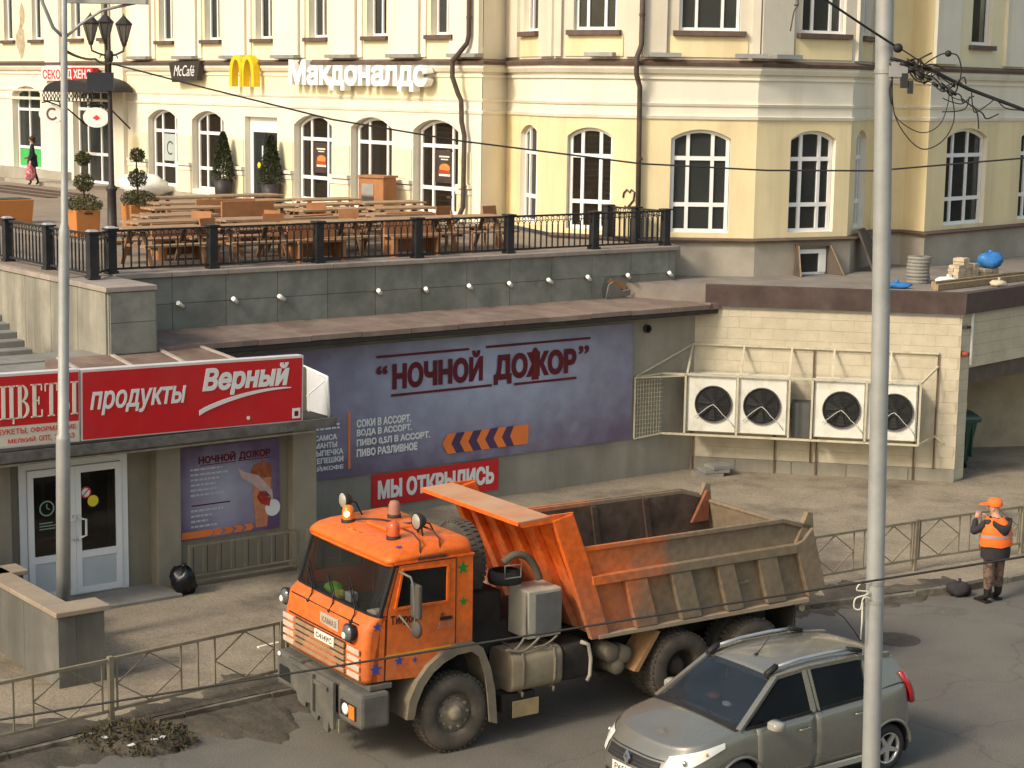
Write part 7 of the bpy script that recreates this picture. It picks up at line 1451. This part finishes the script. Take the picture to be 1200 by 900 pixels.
def outline(t, n=14):
    F, R_, w = lerp(FX, t), lerp(RX, t), lerp(WT, t); P = []
    for k in range(n+1):                                   # front, from the near side round to the far side
        a = PI*k/n; c = math.sin(a); s_ = -math.cos(a); P.append((-2.75+(F+2.75)*abs(c)**0.62, CY+w*(abs(s_)**0.62)*(1 if s_ > 0 else -1)))
    for x in (-2.5,-2.2,-1.9,-1.6,-1.3,-1.0,-0.7,-0.4,-0.15): P.append((x, CY+w))
    for k in range(n+1):
        a = PI*k/n; c = math.sin(a); s_ = math.cos(a); P.append((0.05+(R_-0.05)*abs(c)**0.6, CY+w*(abs(s_)**0.55)*(1 if s_ > 0 else -1)*(0.97 if c > 0.5 else 1)))
    for x in (-0.15,-0.4,-0.7,-1.0,-1.3,-1.6,-1.9,-2.2,-2.5): P.append((x, CY-w))
    return P
ZB = 0.24
def cz(x, t): return ZB+(lerp(ZT, x)-ZB)*t
body = MB(); rings = [[(x, y, cz(x, t)) for (x, y) in outline(t)] for t in (0,0.06,0.15,0.28,0.42,0.55,0.68,0.8,0.9,0.965,1.0)]
top = outline(1.0)
for s_ in (0.985,0.93,0.75,0.5,0.25,0.0): rings.append([(x if x > -2.75 else -2.75+(x+2.75)*(1-(1-s_)*0.5), CY+(y-CY)*s_, cz(x,1.0)+0.055*(1-s_*s_)+0.012*(1 if s_ < 0.99 else 0)) for (x, y) in top])
body.loft(rings, True, False, True, True)
bme_ = body.mesh('body_shell', [M_car, M_cin])
bo = obj('body_shell', bme_, None, (0,0,0))
cutm = MB()
for x in (0.0,-2.60): cutm.cyl((x,-0.5,0.33),(x,2.4,0.33),0.385,0.385,36,True,False)
cutm.box(-2.48,0.36,0.16,CY*2-0.16,0.95,1.3) if False else None
co = obj('cutter', cutm.mesh('cutter', M_cin)); bmod = bo.modifiers.new('b', 'BOOLEAN'); bmod.object = co; bmod.operation = 'DIFFERENCE'; bmod.solver = 'EXACT'
dg = bpy.context.evaluated_depsgraph_get(); dg.update(); nm = bpy.data.meshes.new_from_object(bo.evaluated_get(dg))
bpy.data.objects.remove(bo); bpy.data.objects.remove(co); nm.name = 'body_shell'; nm.materials.clear(); nm.materials.append(M_car); nm.materials.append(M_cin)
for p in nm.polygons:
    c = p.center; p.material_index = 1 if (c.x > -2.45 and c.x < 0.42 and c.z > cz(c.x,1.0)+0.005 and abs(c.y-CY) < 0.80) or (abs(p.normal.y) < 0.6 and c.z < 0.73 and min(abs(math.hypot(c.x, c.z-0.33)-0.385), abs(math.hypot(c.x+2.6, c.z-0.33)-0.385)) < 0.03) else 0
obj('body_shell', nm, car)
def cbx(name, boxes, m, bevel=0.0, par=car):
    mb = MB()
    for b in boxes: mb.box(*b)
    return mb.build(name, m, par, (0,0,0), 0, bevel)
cbx('underside', [(-3.3,0.5,0.15,1.6,0.2,0.32),(-2.2,-0.42,0.06,1.69,0.2,0.3)], M_trim)
# greenhouse
def mir(p): return (p[0], 2*CY-p[1], p[2])
A0, A1 = (-2.60,0.075,1.045), (-1.86,0.255,1.555); B1 = (-1.30,0.235,1.60); C1 = (-0.45,0.245,1.585); D1 = (0.18,0.285,1.52); D0 = (0.50,0.135,1.13)
mb = MB(); rr2 = []
for (x, z, w, cr) in ((-1.90,1.535,0.60,0.03),(-1.83,1.562,0.61,0.045),(-1.55,1.60,0.625,0.055),(-1.2,1.618,0.63,0.06),(-0.8,1.615,0.628,0.06),(-0.4,1.595,0.62,0.055),(0.0,1.55,0.60,0.045),(0.22,1.50,0.575,0.03),(0.30,1.45,0.56,0.02)):
    top_ = [(x, CY-w+2*w*k/10, z+cr*(1-((k-5)/5)**2)) for k in range(11)]; rr2.append(top_+[(x, CY+w, z-0.045), (x, CY-w, z-0.045)])
mb.loft(rr2, True, True, True, True); mb.build('roof', M_car, car)
for F_ in (lambda p: p, mir):
    mb = MB(); mb.bar(F_(A0), F_(A1), 0.075, 0.05); mb.bar(F_(A1), F_(B1), 0.06, 0.05); mb.bar(F_(B1), F_(C1), 0.06, 0.05); mb.bar(F_(C1), F_(D1), 0.07, 0.06); mb.build('roof_pillar', M_car, car)
    b0 = (-1.36,0.055,1.07); mb = MB(); mb.bar(F_(b0), F_((-1.40,0.225,1.58)), 0.07, 0.05); mb.bar(F_((-1.28,0.055,1.07)), F_((-1.33,0.22,1.58)), 0.03, 0.055); mb.build('roof_pillar', M_car, car)
    g0, g1, g2, g3 = (-0.40,0.06,1.11), (0.45,0.12,1.14), (0.24,0.27,1.49), (-0.36,0.235,1.56)
    mb = MB(); q = [F_(p) for p in (g0,g1,g2,g3)]; c = [tuple(Vector(p)+Vector((0,0.06 if F_ is not mir else -0.06,0))) for p in q]; mb.hexa(q, c); mb.build('rear_quarter', M_car, car)
    for pts in ([(-2.42,0.075,1.065),(-1.41,0.06,1.08),(-1.43,0.225,1.57),(-1.80,0.235,1.545)], [(-1.26,0.058,1.085),(-0.42,0.062,1.115),(-0.42,0.23,1.56),(-1.31,0.222,1.585)]):
        mb = MB(); q = [Vector(F_(p)) for p in pts]; d = Vector((0,0.004 if F_ is not mir else -0.004,0)); mb.hexa([p for p in q], [p+d for p in q]); mb.build('side_window', G_car, car)
    mb = MB(); mb.bar(F_((-2.5,0.055,1.05)), F_((-0.40,0.052,1.108)), 0.02, 0.03); mb.build('window_trim', M_trim, car)
nS = 8; R0_ = [(-2.58+0.0, CY-0.79+1.58*k/nS) for k in range(nS+1)]
bw = lambda k: 1-((k-nS/2)/(nS/2))**2
mb = MB(); mb.loft([[(-2.52-0.10*bw(k), CY+(-0.79+1.58*k/nS), 1.06+0.03*bw(k)) for k in range(nS+1)], [(-2.19-0.07*bw(k), CY+(-0.70+1.40*k/nS), 1.32+0.03*bw(k)) for k in range(nS+1)], [(-1.87-0.04*bw(k), CY+(-0.605+1.21*k/nS), 1.545+0.03*bw(k)) for k in range(nS+1)]], False, False, False, True); mb.build('windscreen', G_wsc, car)
mb = MB(); mb.loft([[(-2.66-0.03*bw(k), CY+(-0.80+1.6*k/nS), 1.045+0.055*bw(k)) for k in range(nS+1)], [(-2.52-0.10*bw(k), CY+(-0.79+1.58*k/nS), 1.082+0.035*bw(k)) for k in range(nS+1)]], False, False, False, True); mb.build('cowl', M_trim, car)
mb = MB(); mb.hexa([(0.26,0.33,1.47),(0.52,0.22,1.14),(0.52,1.53,1.14),(0.26,1.42,1.47)],[(0.25,0.33,1.465),(0.51,0.22,1.135),(0.51,1.53,1.135),(0.25,1.42,1.465)]); mb.build('rear_window', G_car, car)
for y in (0.55,1.2): mb = MB(); mb.tube([(-2.62,y,1.085),(-2.50,y+0.25,1.11),(-2.42,y+0.5,1.14)], 0.01, 5); mb.build('wiper', M_trim, car)
cbx('dashboard', [(-2.45,-1.95,0.2,1.55,0.9,1.09)], M_cin, 0.03)
for y in (0.22,0.98): cbx('seat', [(-1.5,-1.0,y,y+0.5,0.7,1.1),(-1.05,-0.9,y,y+0.5,1.0,1.34),(-1.03,-0.93,y+0.13,y+0.37,1.345,1.5)], MATS['seat_dark'], 0.03)
mb = MB(); mb.ball((-2.15,1.05,1.14),0.09,8,6,(1,1.2,0.5),0.3); mb.build('reddish_parcel', mat('parcel_red',(0.30,0.11,0.07),0.7,var=0.3), car); mb = MB(); mb.ball((-2.2,0.75,1.13),0.06,8,6,(1,1.3,0.5),0.3); mb.build('white_parcel', I_white, car)
mb = MB(); mb.box(-1.95,-1.91,CY-0.13,CY+0.13,1.42,1.49); mb.build('inner_mirror', M_trim, car)
# doors: proud panels that follow the body side, with open gaps between them
def side_panel(name, x0, x1, t0, t1, near=True, arch=None):
    mb = MB(); n = 10; m_ = 8; rows_ = []
    for j in range(m_+1):
        t = t0+(t1-t0)*j/m_; row = []
        for i in range(n+1):
            x = x0+(x1-x0)*i/n; z = cz(x, t)
            if arch is not None:
                lim = math.sqrt(max(0, 0.43**2-(z-0.33)**2)); 
                if arch == 0.0 and x > -lim: x = min(x, -lim)
                if arch == -2.60 and x < -2.60+lim: x = max(x, -2.60+lim)
            row.append((x, CY-(lerp(WT, t)+0.004) if near else CY+(lerp(WT, t)+0.004), z))
        rows_.append(row)
    mb.loft(rows_, False, False, False, True)
    inn = [[(p[0], p[1]+(0.012 if near else -0.012), p[2]) for p in r] for r in rows_]
    for r in (rows_[0], rows_[-1]): pass
    for a, b in ((rows_[0],inn[0]),(rows_[-1],inn[-1]),([r[0] for r in rows_],[r[0] for r in inn]),([r[-1] for r in rows_],[r[-1] for r in inn])): mb.loft([a,b], False, False, False, False)
    return mb.build(name, M_car, car)
for near in (True, False):
    yo = CY-(0.880) if near else CY+0.880; s_ = -1 if near else 1
    for (x0, x1, ar, hx) in ((-2.33,-1.345,None,-1.56),(-1.325,-0.30,0.0,-0.58)):
        d = side_panel('door', x0, x1, 0.13, 0.985, near, ar)
        mb = MB(); z = cz(hx, 0.80); mb.tube([(hx-0.10,yo+s_*0.008,z),(hx-0.06,yo+s_*0.035,z+0.004),(hx+0.06,yo+s_*0.035,z+0.006),(hx+0.10,yo+s_*0.008,z+0.006)], 0.014, 6); mb.build('handle', M_car, d)
    mb = MB(); mb.hexa([(-2.2,yo-s_*0.02,0.25),(-0.42,yo-s_*0.02,0.25),(-0.42,yo+s_*0.012,0.27),(-2.2,yo+s_*0.012,0.27)], [(-2.2,yo-s_*0.02,0.335),(-0.42,yo-s_*0.02,0.345),(-0.42,yo+s_*0.014,0.34),(-2.2,yo+s_*0.014,0.33)]); mb.build('sill_strip', mat('grey_sill',(0.33,0.32,0.28),0.5,var=0.1), car)
    mb = MB(); my = yo+s_*0.12; mb.loft([[(-2.16+dx, my+sy*0.105*sc, 1.085+sz*0.062*sc) for sy, sz in ((-1,-0.7),(-0.7,-1),(0.7,-1),(1,-0.7),(1,0.7),(0.7,1),(-0.7,1),(-1,0.7))] for dx, sc in ((-0.10,0.55),(-0.07,0.85),(-0.01,1.0),(0.06,0.98))], True, True, True, True); mr_ = mb.build('door_mirror', mat('pale_mirror_shell',(0.33,0.315,0.27),0.3,var=0.05,coat=0.5), car)
    mb = MB(); mb.bar((-2.14,yo-s_*0.03,1.05),(-2.15,my,1.05),0.05,0.06); mb.build('mirror_foot', M_trim, mr_)
    # wheel arch lips
    for xc in (0.0,-2.60):
        mb = MB(); mb.tube([(xc+0.392*math.cos(PI*k/16), yo+0.012*(-s_), 0.33+0.392*math.sin(PI*k/16)) for k in range(17)], 0.022, 6); mb.build('arch_trim', M_car, car)
    # roof rails
    ry = CY+s_*0.555
    mb = MB(); mb.tube([(-1.80,ry,1.655),(-1.4,ry,1.695),(-0.9,ry,1.70),(-0.5,ry,1.682)], 0.024, 8); rl_ = mb.build('roof_rail', mat('rail_silver',(0.55,0.55,0.53),0.3,metal=0.7), car)
    for (xa, za, xb, zb) in ((-1.96,1.585,-1.78,1.668),(-0.53,1.69,-0.30,1.635)): mb = MB(); mb.loft([[(xa+(xb-xa)*t+0.0, ry+dy*(0.035), (za+(zb-za)*t)+dz*(0.028)) for dy, dz in ((-1,-1),(1,-1),(1,1),(-1,1))] for t in (0,0.5,1)], True, True, True, True); mb.build('rail_foot', M_trim, rl_)
    # tail lamp
    mb = MB(); TLp = [(0.46,0.865,1.30),(0.60,0.84,1.12),(0.72,0.80,0.86)]
    def tl(x, w, z): return (x-0.02, CY+s_*(w-0.05), z)
    mb.loft([[(x-0.10, CY+s_*(w+0.004), z), (x+0.01, CY+s_*(w-0.03), z), (x+0.045, CY+s_*(w-0.16), z), (x-0.06, CY+s_*(w-0.12), z)] for (x, w, z) in ((0.36,0.735,1.29),(0.44,0.79,1.15),(0.50,0.815,1.0),(0.53,0.81,0.86))], True, True, True, True); mb.build('tail_lamp', mat('tail_red',(0.42,0.012,0.015),0.2,var=0.05,coat=0.8), car)
    # headlamp: clear lens patch wrapped round the corner
    rows_ = []
    for (tb_, tt) in ((0.58,0.0),(0.74,0.5),(0.90,1.0)):
        row = []
        for k in range(9):
            u_ = k/8; a = rad(38+ (2-38)*u_); w = lerp(WT, tb_); t = 0.74+0.15*u_+(tb_-0.74)*(1-0.72*u_**1.5); F = lerp(FX, t)
            aa = rad(62-60*u_); c = math.sin(aa); sn = math.cos(aa); x = -2.75+(F+2.75)*abs(c)**0.62; y = lerp(WT, t)*abs(sn)**0.62
            row.append((x-0.012, CY+s_*(y+0.006), cz(x, min(1.0, t))+0.004))
        rows_.append(row)
    mb = MB(); mb.loft(rows_, False, False, False, True); hl_ = mb.build('headlight', mat('headlamp_lens',(0.80,0.79,0.74),0.12,var=0.06,coat=1.0), car)
    c = rows_[1][3]; mb = MB(); mb.ball((c[0]-0.002, c[1], c[2]), 0.055, 10, 7, (0.5,0.6,0.8)); mb.build('lamp_bulb', M_chrome, hl_); c = rows_[1][6]; mb = MB(); mb.ball((c[0]-0.0, c[1], c[2]), 0.03, 8, 6, (0.7,0.5,0.8)); mb.build('side_repeater', mat('amber_small',(0.7,0.35,0.08),0.3), hl_)
# nose: black grille, diamond emblem, number plate, lower intake
def nose(name, t0, t1, u, m, off=0.01, bevel=0):
    mb = MB(); rows_ = []
    for j in range(5):
        t = t0+(t1-t0)*j/4; row = []
        for k in range(13):
            aa = PI/2+u*(k-6)/6; c = math.sin(aa); sn = -math.cos(aa); F = lerp(FX, t); x = -2.75+(F+2.75)*abs(c)**0.62; y = lerp(WT, t)*abs(sn)**0.62*(1 if sn > 0 else -1)
            row.append((x-off, CY+y, cz(x, t)))
        rows_.append(row)
    mb.loft(rows_, False, False, False, True); return mb.build(name, m, car)
nose('grille', 0.60, 0.80, 0.40, M_trim, 0.012); nose('lower_intake', 0.10, 0.26, 0.52, M_trim, 0.012)
for t in (0.655,0.72): nose('grille_bar', t, t+0.012, 0.38, mat('grille_grey',(0.05,0.05,0.05),0.5), 0.02)
nose('bonnet_edge', 0.82, 0.835, 0.45, M_trim, 0.006)
mb = MB(); x_ = -3.70; ep = [(CY,0.775),(CY+0.055,0.68),(CY,0.585),(CY-0.055,0.68)]; ip = [(CY+(p[0]-CY)*0.45, 0.68+(p[1]-0.68)*0.45) for p in ep]
for k in range(4): mb.prism([ep[k], ep[(k+1) % 4], ip[(k+1) % 4], ip[k]], x_-0.025, x_, 'x')
mb.build('diamond_emblem', M_chrome, car)
npc = cbx('number_plate', [(-3.722,-3.708,CY-0.27,CY+0.27,0.455,0.575)], mat('plate_white',(0.72,0.70,0.62),0.5), 0)
text('plate_number', 'Р659ОУ', M_blk, npc, 0, 0, 0.42, 0.075, 0, 0.003, 0.005, loc=(-3.723,CY+0.22,0.478), ang=-PI/2)
mb = MB(); mb.tube([(-1.62,CY,1.65),(-1.55,CY,1.70),(-1.38,CY,1.86)], [0.012,0.006,0.003], 6); mb.ball((-1.62,CY,1.655),0.025,8,6,(1.4,1,0.6)); mb.build('antenna', M_trim, car)
# wheels
def cwheel(x, y, flip):
    mb = MB(); mb.lathe([(0.20,0.03),(0.215,0.005),(0.27,0.0),(0.305,0.02),(0.32,0.05),(0.32,0.15),(0.305,0.18),(0.27,0.195),(0.2,0.19),(0.2,0.03)], (0,0,0), 36, 'y'); w = mb.build('wheel', mat('car_tyre',(0.028,0.027,0.026),0.9,var=0.2), car, (x,y,0.33), (0,0.3,PI if flip else 0))
    mb = MB(); mb.lathe([(0.205,0.02),(0.195,0.035),(0.19,0.12),(0.0,0.12)], (0,0,0), 30, 'y'); mb.m = 1; mb.lathe([(0.210,0.008),(0.205,0.004),(0.188,0.02),(0.186,0.05)], (0,0,0), 30, 'y'); mb.cyl((0,0.02,0),(0,0.07,0),0.045,0.06,14)
    for k in range(5):
        a = 2*PI*k/5; u_ = Vector((math.cos(a),0,math.sin(a))); t_ = Vector((-math.sin(a),0,math.cos(a)))
        mb.hexa([u_*0.04-t_*0.035+Vector((0,0.02,0)), u_*0.195-t_*0.022+Vector((0,0.012,0)), u_*0.195+t_*0.022+Vector((0,0.012,0)), u_*0.04+t_*0.035+Vector((0,0.02,0))], [u_*0.04-t_*0.035+Vector((0,0.06,0)), u_*0.195-t_*0.022+Vector((0,0.05,0)), u_*0.195+t_*0.022+Vector((0,0.05,0)), u_*0.04+t_*0.035+Vector((0,0.06,0))])
    mb.build('rim', [M_trim, mat('alloy_silver',(0.50,0.50,0.48),0.35,metal=0.6,var=0.08)], w)
for x in (0.0,-2.60): cwheel(x, 0.02, False); cwheel(x, 1.73, True)
mb = MB(); mb.bar((0.36,0.05,0.30),(0.36,0.22,0.30),0.02,0.16); mb.build('mud_flap', M_trim, car)

# ================================================================ PEOPLE
def skin_body(name, V_, E_, mats_, pick, parent, root=0, sub=2):
    me = bpy.data.meshes.new(name); me.from_pydata([v[0] for v in V_], E_, []); o = obj(name, me, None)
    sk = o.modifiers.new('skin', 'SKIN'); sk.use_smooth_shade = True
    for i, v in enumerate(V_):
        d = me.skin_vertices[0].data[i]; r = v[1]; d.radius = r if isinstance(r, tuple) else (r, r); d.use_root = (i == root)
    sb_ = o.modifiers.new('sub', 'SUBSURF'); sb_.levels = sub; sb_.render_levels = sub
    dg = bpy.context.evaluated_depsgraph_get(); dg.update(); nm = bpy.data.meshes.new_from_object(o.evaluated_get(dg)); bpy.data.objects.remove(o); nm.name = name
    nm.materials.clear()
    for m in mats_: nm.materials.append(m)
    for p in nm.polygons: p.material_index = pick(p.center); p.use_smooth = True
    return obj(name, nm, parent)
def hand(parent, wrist, direction, palm, m, curl=0.6, s=1.0):
    """palm with four bent fingers of different lengths and a thumb from its side"""
    d = Vector(direction).normalized(); n_ = Vector(palm).normalized(); n_ = (n_-d*n_.dot(d)).normalized(); t = d.cross(n_); w = Vector(wrist); mb = MB()
    mb.loft([[w+d*a*s+t*(b*hw)*s+n_*(c*0.013)*s for b, c in ((-1,-1),(1,-1),(1,1),(-1,1))] for a, hw in ((-0.01,0.026),(0.03,0.038),(0.08,0.042),(0.095,0.040))], True, True, True, True)
    for k, (off, ln) in enumerate(((-0.031,0.066),(-0.011,0.078),(0.010,0.073),(0.030,0.058))):
        p = w+d*0.09*s+t*off*s; P = [p]; dd = d
        for q in range(3): dd = (dd+n_*curl*0.7).normalized(); p = p+dd*ln/3*s*(1.15-0.15*q); P.append(p)
        mb.tube(P, [0.010*s,0.0095*s,0.0085*s,0.006*s], 6)
    p = w+d*0.03*s-t*0.034*s; mb.tube([p, p-t*0.022*s+d*0.02*s+n_*0.01*s, p-t*0.03*s+d*0.05*s+n_*0.025*s, p-t*0.02*s+d*0.07*s+n_*0.035*s], [0.012*s,0.011*s,0.0095*s,0.007*s], 6)
    return mb.build('hand', m, parent)
M_skin = mat('skin', (0.50,0.27,0.185), 0.6, var=0.08, scale=8); M_jack = mat('dark_grey_jacket', (0.035,0.031,0.033), 0.85, var=0.25, scale=8); M_camo = mat('brown_camouflage', (0.085,0.058,0.045), 0.9, var=0.2, scale=10, dirt=(0.20,0.13,0.095), damt=0.9, dscale=9, dlo=0.45, dhi=0.52); M_boot = mat('black_boot', (0.018,0.016,0.015), 0.6, var=0.2)
M_hv = mat('orange_hi_vis', (0.95,0.17,0.025), 0.65, var=0.08, scale=6, emit=None); M_refl = mat('grey_reflective_band', (0.40,0.33,0.33), 0.5, var=0.1)
wk = thing('person', 'road worker in orange vest and cap over dark jacket, seen from behind on the road', 'person', (8.53,32.05,0.0), rad(-64))
wk.scale = (1.14, 1.14, 1.0)
# local frame: the worker faces -x; left shoulder towards -y (the camera)
V_ = [((0.02,0,0.98),(0.15,0.19)),((0.03,0,1.18),(0.145,0.195)),((0.02,0,1.36),(0.145,0.215)),((0.0,0,1.48),(0.10,0.14)),((-0.02,0,1.56),(0.06,0.062)),((-0.045,0,1.64),(0.085,0.078)),((-0.05,0,1.73),(0.098,0.082)),((-0.045,0,1.79),(0.06,0.055)),
      ((0.03,-0.11,0.90),(0.105,0.105)),((0.05,-0.13,0.50),(0.085,0.08)),((0.06,-0.135,0.12),(0.06,0.06)),((-0.06,-0.145,0.055),(0.05,0.045)),((-0.13,-0.15,0.045),(0.04,0.035)),
      ((0.0,0.11,0.90),(0.105,0.105)),((-0.02,0.13,0.50),(0.085,0.08)),((-0.02,0.14,0.12),(0.06,0.06)),((-0.14,0.15,0.055),(0.05,0.045)),((-0.21,0.155,0.045),(0.04,0.035)),
      ((0.01,-0.21,1.43),(0.075,0.075)),((-0.16,-0.30,1.22),(0.06,0.06)),((-0.27,-0.16,1.45),(0.047,0.047)),
      ((0.01,0.21,1.43),(0.075,0.075)),((-0.14,0.30,1.20),(0.06,0.06)),((-0.32,0.16,1.36),(0.047,0.047))]
E_ = [(0,1),(1,2),(2,3),(3,4),(4,5),(5,6),(6,7),(0,8),(8,9),(9,10),(10,11),(11,12),(0,13),(13,14),(14,15),(15,16),(16,17),(2,18),(18,19),(19,20),(2,21),(21,22),(22,23)]
def pickw(c):
    if c.z > 1.53 and abs(c.y) < 0.13: return 3
    if c.z > 0.80: return 0
    return 1 if c.z > 0.27 else 2
skin_body('body', V_, E_, [M_jack, M_camo, M_boot, M_skin], pickw, wk)
mb = MB()
for (cx, cy) in ((0.0,-0.137),(-0.08,0.145)): mb.box(cx-0.19,cx+0.10,cy-0.055,cy+0.055,0.0,0.04)
mb.build('boot_soles', M_boot, wk)['kind'] = 'stuff'
mb = MB(); rings = []
for (z, rx, ry, cx) in ((0.80,0.20,0.235,0.025),(0.95,0.205,0.24,0.03),(1.06,0.20,0.235,0.03)):
    rings.append([(cx+rx*math.cos(2*PI*k/20), ry*math.sin(2*PI*k/20), z+0.012*math.sin(k*1.9)) for k in range(20)])
mb.loft(rings, False, False, True, True); mb.build('jacket_skirt', M_jack, wk)
mb = MB(); rings = []
for (z, rx, ry, cx) in ((1.03,0.215,0.265,0.03),(1.08,0.218,0.27,0.03),(1.16,0.205,0.262,0.035),(1.26,0.196,0.255,0.035),(1.36,0.188,0.25,0.03),(1.44,0.165,0.215,0.015),(1.50,0.125,0.15,0.0),(1.52,0.10,0.115,-0.01)):
    rings.append([(cx+rx*math.cos(2*PI*k/24)*(1+0.015*math.sin(k*2.3+z*9)), ry*math.sin(2*PI*k/24), z+0.010*math.sin(k*1.3)) for k in range(24)])
mb.loft(rings, False, False, True, True); vs = mb.build('vest', M_hv, wk)
mb = MB(); rings = []
for z in (1.185,1.235): rings.append([(0.035+0.206*math.cos(2*PI*k/24), 0.266*math.sin(2*PI*k/24), z+0.010*math.sin(k*1.3)) for k in range(24)])
mb.loft(rings, False, False, True, True); mb.build('reflective_band', M_refl, vs)
mb = MB(); rings = []
for i in range(9):
    t = i/8; a = PI*(0.15+0.7*t); rings.append([(0.10+0.11*math.sin(a)+r*math.cos(q)*0.55, -0.17+0.34*t, 1.46-0.14*math.sin(PI*t)+r*math.sin(q)) for q, r in ((2*PI*k/8, 0.055+0.045*math.sin(PI*t)) for k in range(8))])
mb.loft(rings, True, True, True, True); mb.build('hood', M_jack, wk)
HT = Matrix.Translation((-0.045,0,0)) @ Matrix.Rotation(rad(42),4,'Z') @ Matrix.Translation((0.045,0,0))
mb = MB(); mb.T = HT; rings = []
for (z, r, cx) in ((1.715,0.108,-0.045),(1.76,0.112,-0.045),(1.81,0.100,-0.043),(1.845,0.07,-0.04),(1.86,0.02,-0.04)): rings.append([(cx+r*1.08*math.cos(2*PI*k/18), r*0.95*math.sin(2*PI*k/18), z) for k in range(18)])
mb.loft(rings, False, True, True, True); mb.hexa([(-0.12,-0.085,1.735),(-0.12,0.085,1.735),(-0.27,0.06,1.715),(-0.27,-0.06,1.715)], [(-0.12,-0.085,1.755),(-0.12,0.085,1.755),(-0.27,0.06,1.727),(-0.27,-0.06,1.727)]); mb.build('cap', M_hv, wk)
mb = MB(); mb.T = HT; mb.ball((-0.145,0,1.66),0.02,8,6,(1,0.7,1.3)); mb.ball((-0.05,-0.083,1.66),0.025,8,6,(0.8,0.4,1.3)); mb.ball((-0.05,0.083,1.66),0.025,8,6,(0.8,0.4,1.3)); mb.build('face_features', M_skin, wk)['kind'] = 'stuff'
mb = MB(); mb.T = HT; mb.ball((-0.132,-0.03,1.69),0.009,6,5); mb.ball((-0.132,0.03,1.69),0.009,6,5); mb.box(-0.142,-0.137,-0.022,0.022,1.605,1.612); mb.build('eyes_and_mouth', M_boot, wk)['kind'] = 'stuff'
hand(wk, (-0.27,-0.15,1.46), (-0.25,0.55,0.75), (-0.6,0.6,0.0), M_skin, 0.6); hand(wk, (-0.33,0.15,1.37), (-0.3,-0.4,0.8), (-0.7,-0.5,0), M_skin, 0.6)
bag('refuse_sack', 'small dark sack standing on the road at the worker\'s feet', 'sack', (8.02,32.35,0.0), (1.25,0.9,0.85), M_jack, 29, 0.17)
# the woman walking past the shop windows
WP = LF.w(-21.6,-1.75,5.2)
wm = thing('person', 'woman in short dark coat and boots walking past the window with green film', 'person', WP, LF.a+rad(60))
V_ = [((0,0,0.95),(0.115,0.15)),((0,0,1.12),(0.095,0.125)),((0,0,1.28),(0.105,0.165)),((0,0,1.40),(0.07,0.10)),((0.0,0,1.47),(0.045,0.048)),((-0.015,0,1.55),(0.07,0.065)),((-0.015,0,1.63),(0.085,0.075)),((-0.01,0,1.68),(0.055,0.05)),
      ((-0.03,-0.08,0.85),(0.085,0.085)),((-0.10,-0.085,0.48),(0.056,0.056)),((-0.06,-0.085,0.10),(0.042,0.042)),((-0.16,-0.09,0.05),(0.034,0.03)),
      ((0.03,0.08,0.85),(0.085,0.085)),((0.06,0.085,0.48),(0.056,0.056)),((0.18,0.085,0.12),(0.042,0.042)),((0.09,0.09,0.04),(0.034,0.03)),
      ((0,-0.17,1.35),(0.055,0.055)),((0.05,-0.23,1.10),(0.045,0.045)),((-0.05,-0.21,0.88),(0.034,0.034)),((0,0.17,1.35),(0.055,0.055)),((-0.02,0.25,1.10),(0.045,0.045)),((-0.16,0.22,1.0),(0.034,0.034))]
E_ = [(0,1),(1,2),(2,3),(3,4),(4,5),(5,6),(6,7),(0,8),(8,9),(9,10),(10,11),(0,12),(12,13),(13,14),(14,15),(2,16),(16,17),(17,18),(2,19),(19,20),(20,21)]
skin_body('body', V_, E_, [mat('navy_coat',(0.020,0.020,0.030),0.85,var=0.2), mat('dark_tights',(0.16,0.075,0.065),0.8,var=0.1), M_boot, M_skin], lambda c: 3 if c.z > 1.45 else (0 if c.z > 0.80 else (1 if c.z > 0.42 else 2)), wm)
mb = MB(); mb.loft([[(r*1.0*math.cos(2*PI*k/18), r*1.2*math.sin(2*PI*k/18), z) for k in range(18)] for (z, r) in ((0.66,0.19),(0.85,0.175),(1.02,0.135))], False, False, True, True); mb.build('coat_skirt', MATS['navy_coat'], wm)
mb = MB(); mb.ball((0.02,0,1.635),0.105,14,9,(1,0.9,1.05)); mb.ball((0.07,0,1.56),0.075,10,7,(0.8,1,1.0)); mb.build('hair', mat('dark_brown_hair',(0.045,0.022,0.014),0.6,var=0.3,scale=20), wm)
mb = MB(); mb.ball((-0.10,0,1.585),0.014,6,5,(1,0.8,1.3)); mb.build('nose', M_skin, wm); mb = MB(); mb.ball((-0.09,-0.028,1.615),0.008,6,4); mb.ball((-0.09,0.028,1.615),0.008,6,4); mb.box(-0.093,-0.088,-0.02,0.02,1.545,1.552); mb.build('eyes_and_mouth', M_boot, wm)['kind'] = 'stuff'
hand(wm, (-0.05,-0.21,0.87), (-0.05,0,-1), (0.3,0.8,0), M_skin, 0.8, 0.9); hand(wm, (-0.17,0.22,0.99), (-0.8,-0.1,-0.3), (0,-1,-0.2), M_skin, 0.6, 0.9)
ca, sa = math.cos(LF.a+rad(60)), math.sin(LF.a+rad(60)); hp_ = WP+Vector((ca*-0.06-sa*-0.23, sa*-0.06+ca*-0.23, 0.0))
cb_ = bag('carrier_bag', 'pink and red checked carrier bag held in the woman\'s hand', 'bag', hp_+Vector((0,0,0.20)), (0.75,0.9,1.35), mat('pink_red_plastic',(0.62,0.10,0.14),0.5,var=0.15,scale=9,dirt=(0.75,0.55,0.55),damt=0.8,dscale=8,dlo=0.5,dhi=0.55), 37, 0.22)
bg2 = bag('shoulder_bag', 'small dark shoulder bag on the woman\'s arm', 'bag', WP+Vector((ca*0.05-sa*0.29, sa*0.05+ca*0.29, 0.82)), (0.6,0.5,0.9), M_boot, 39, 0.15)
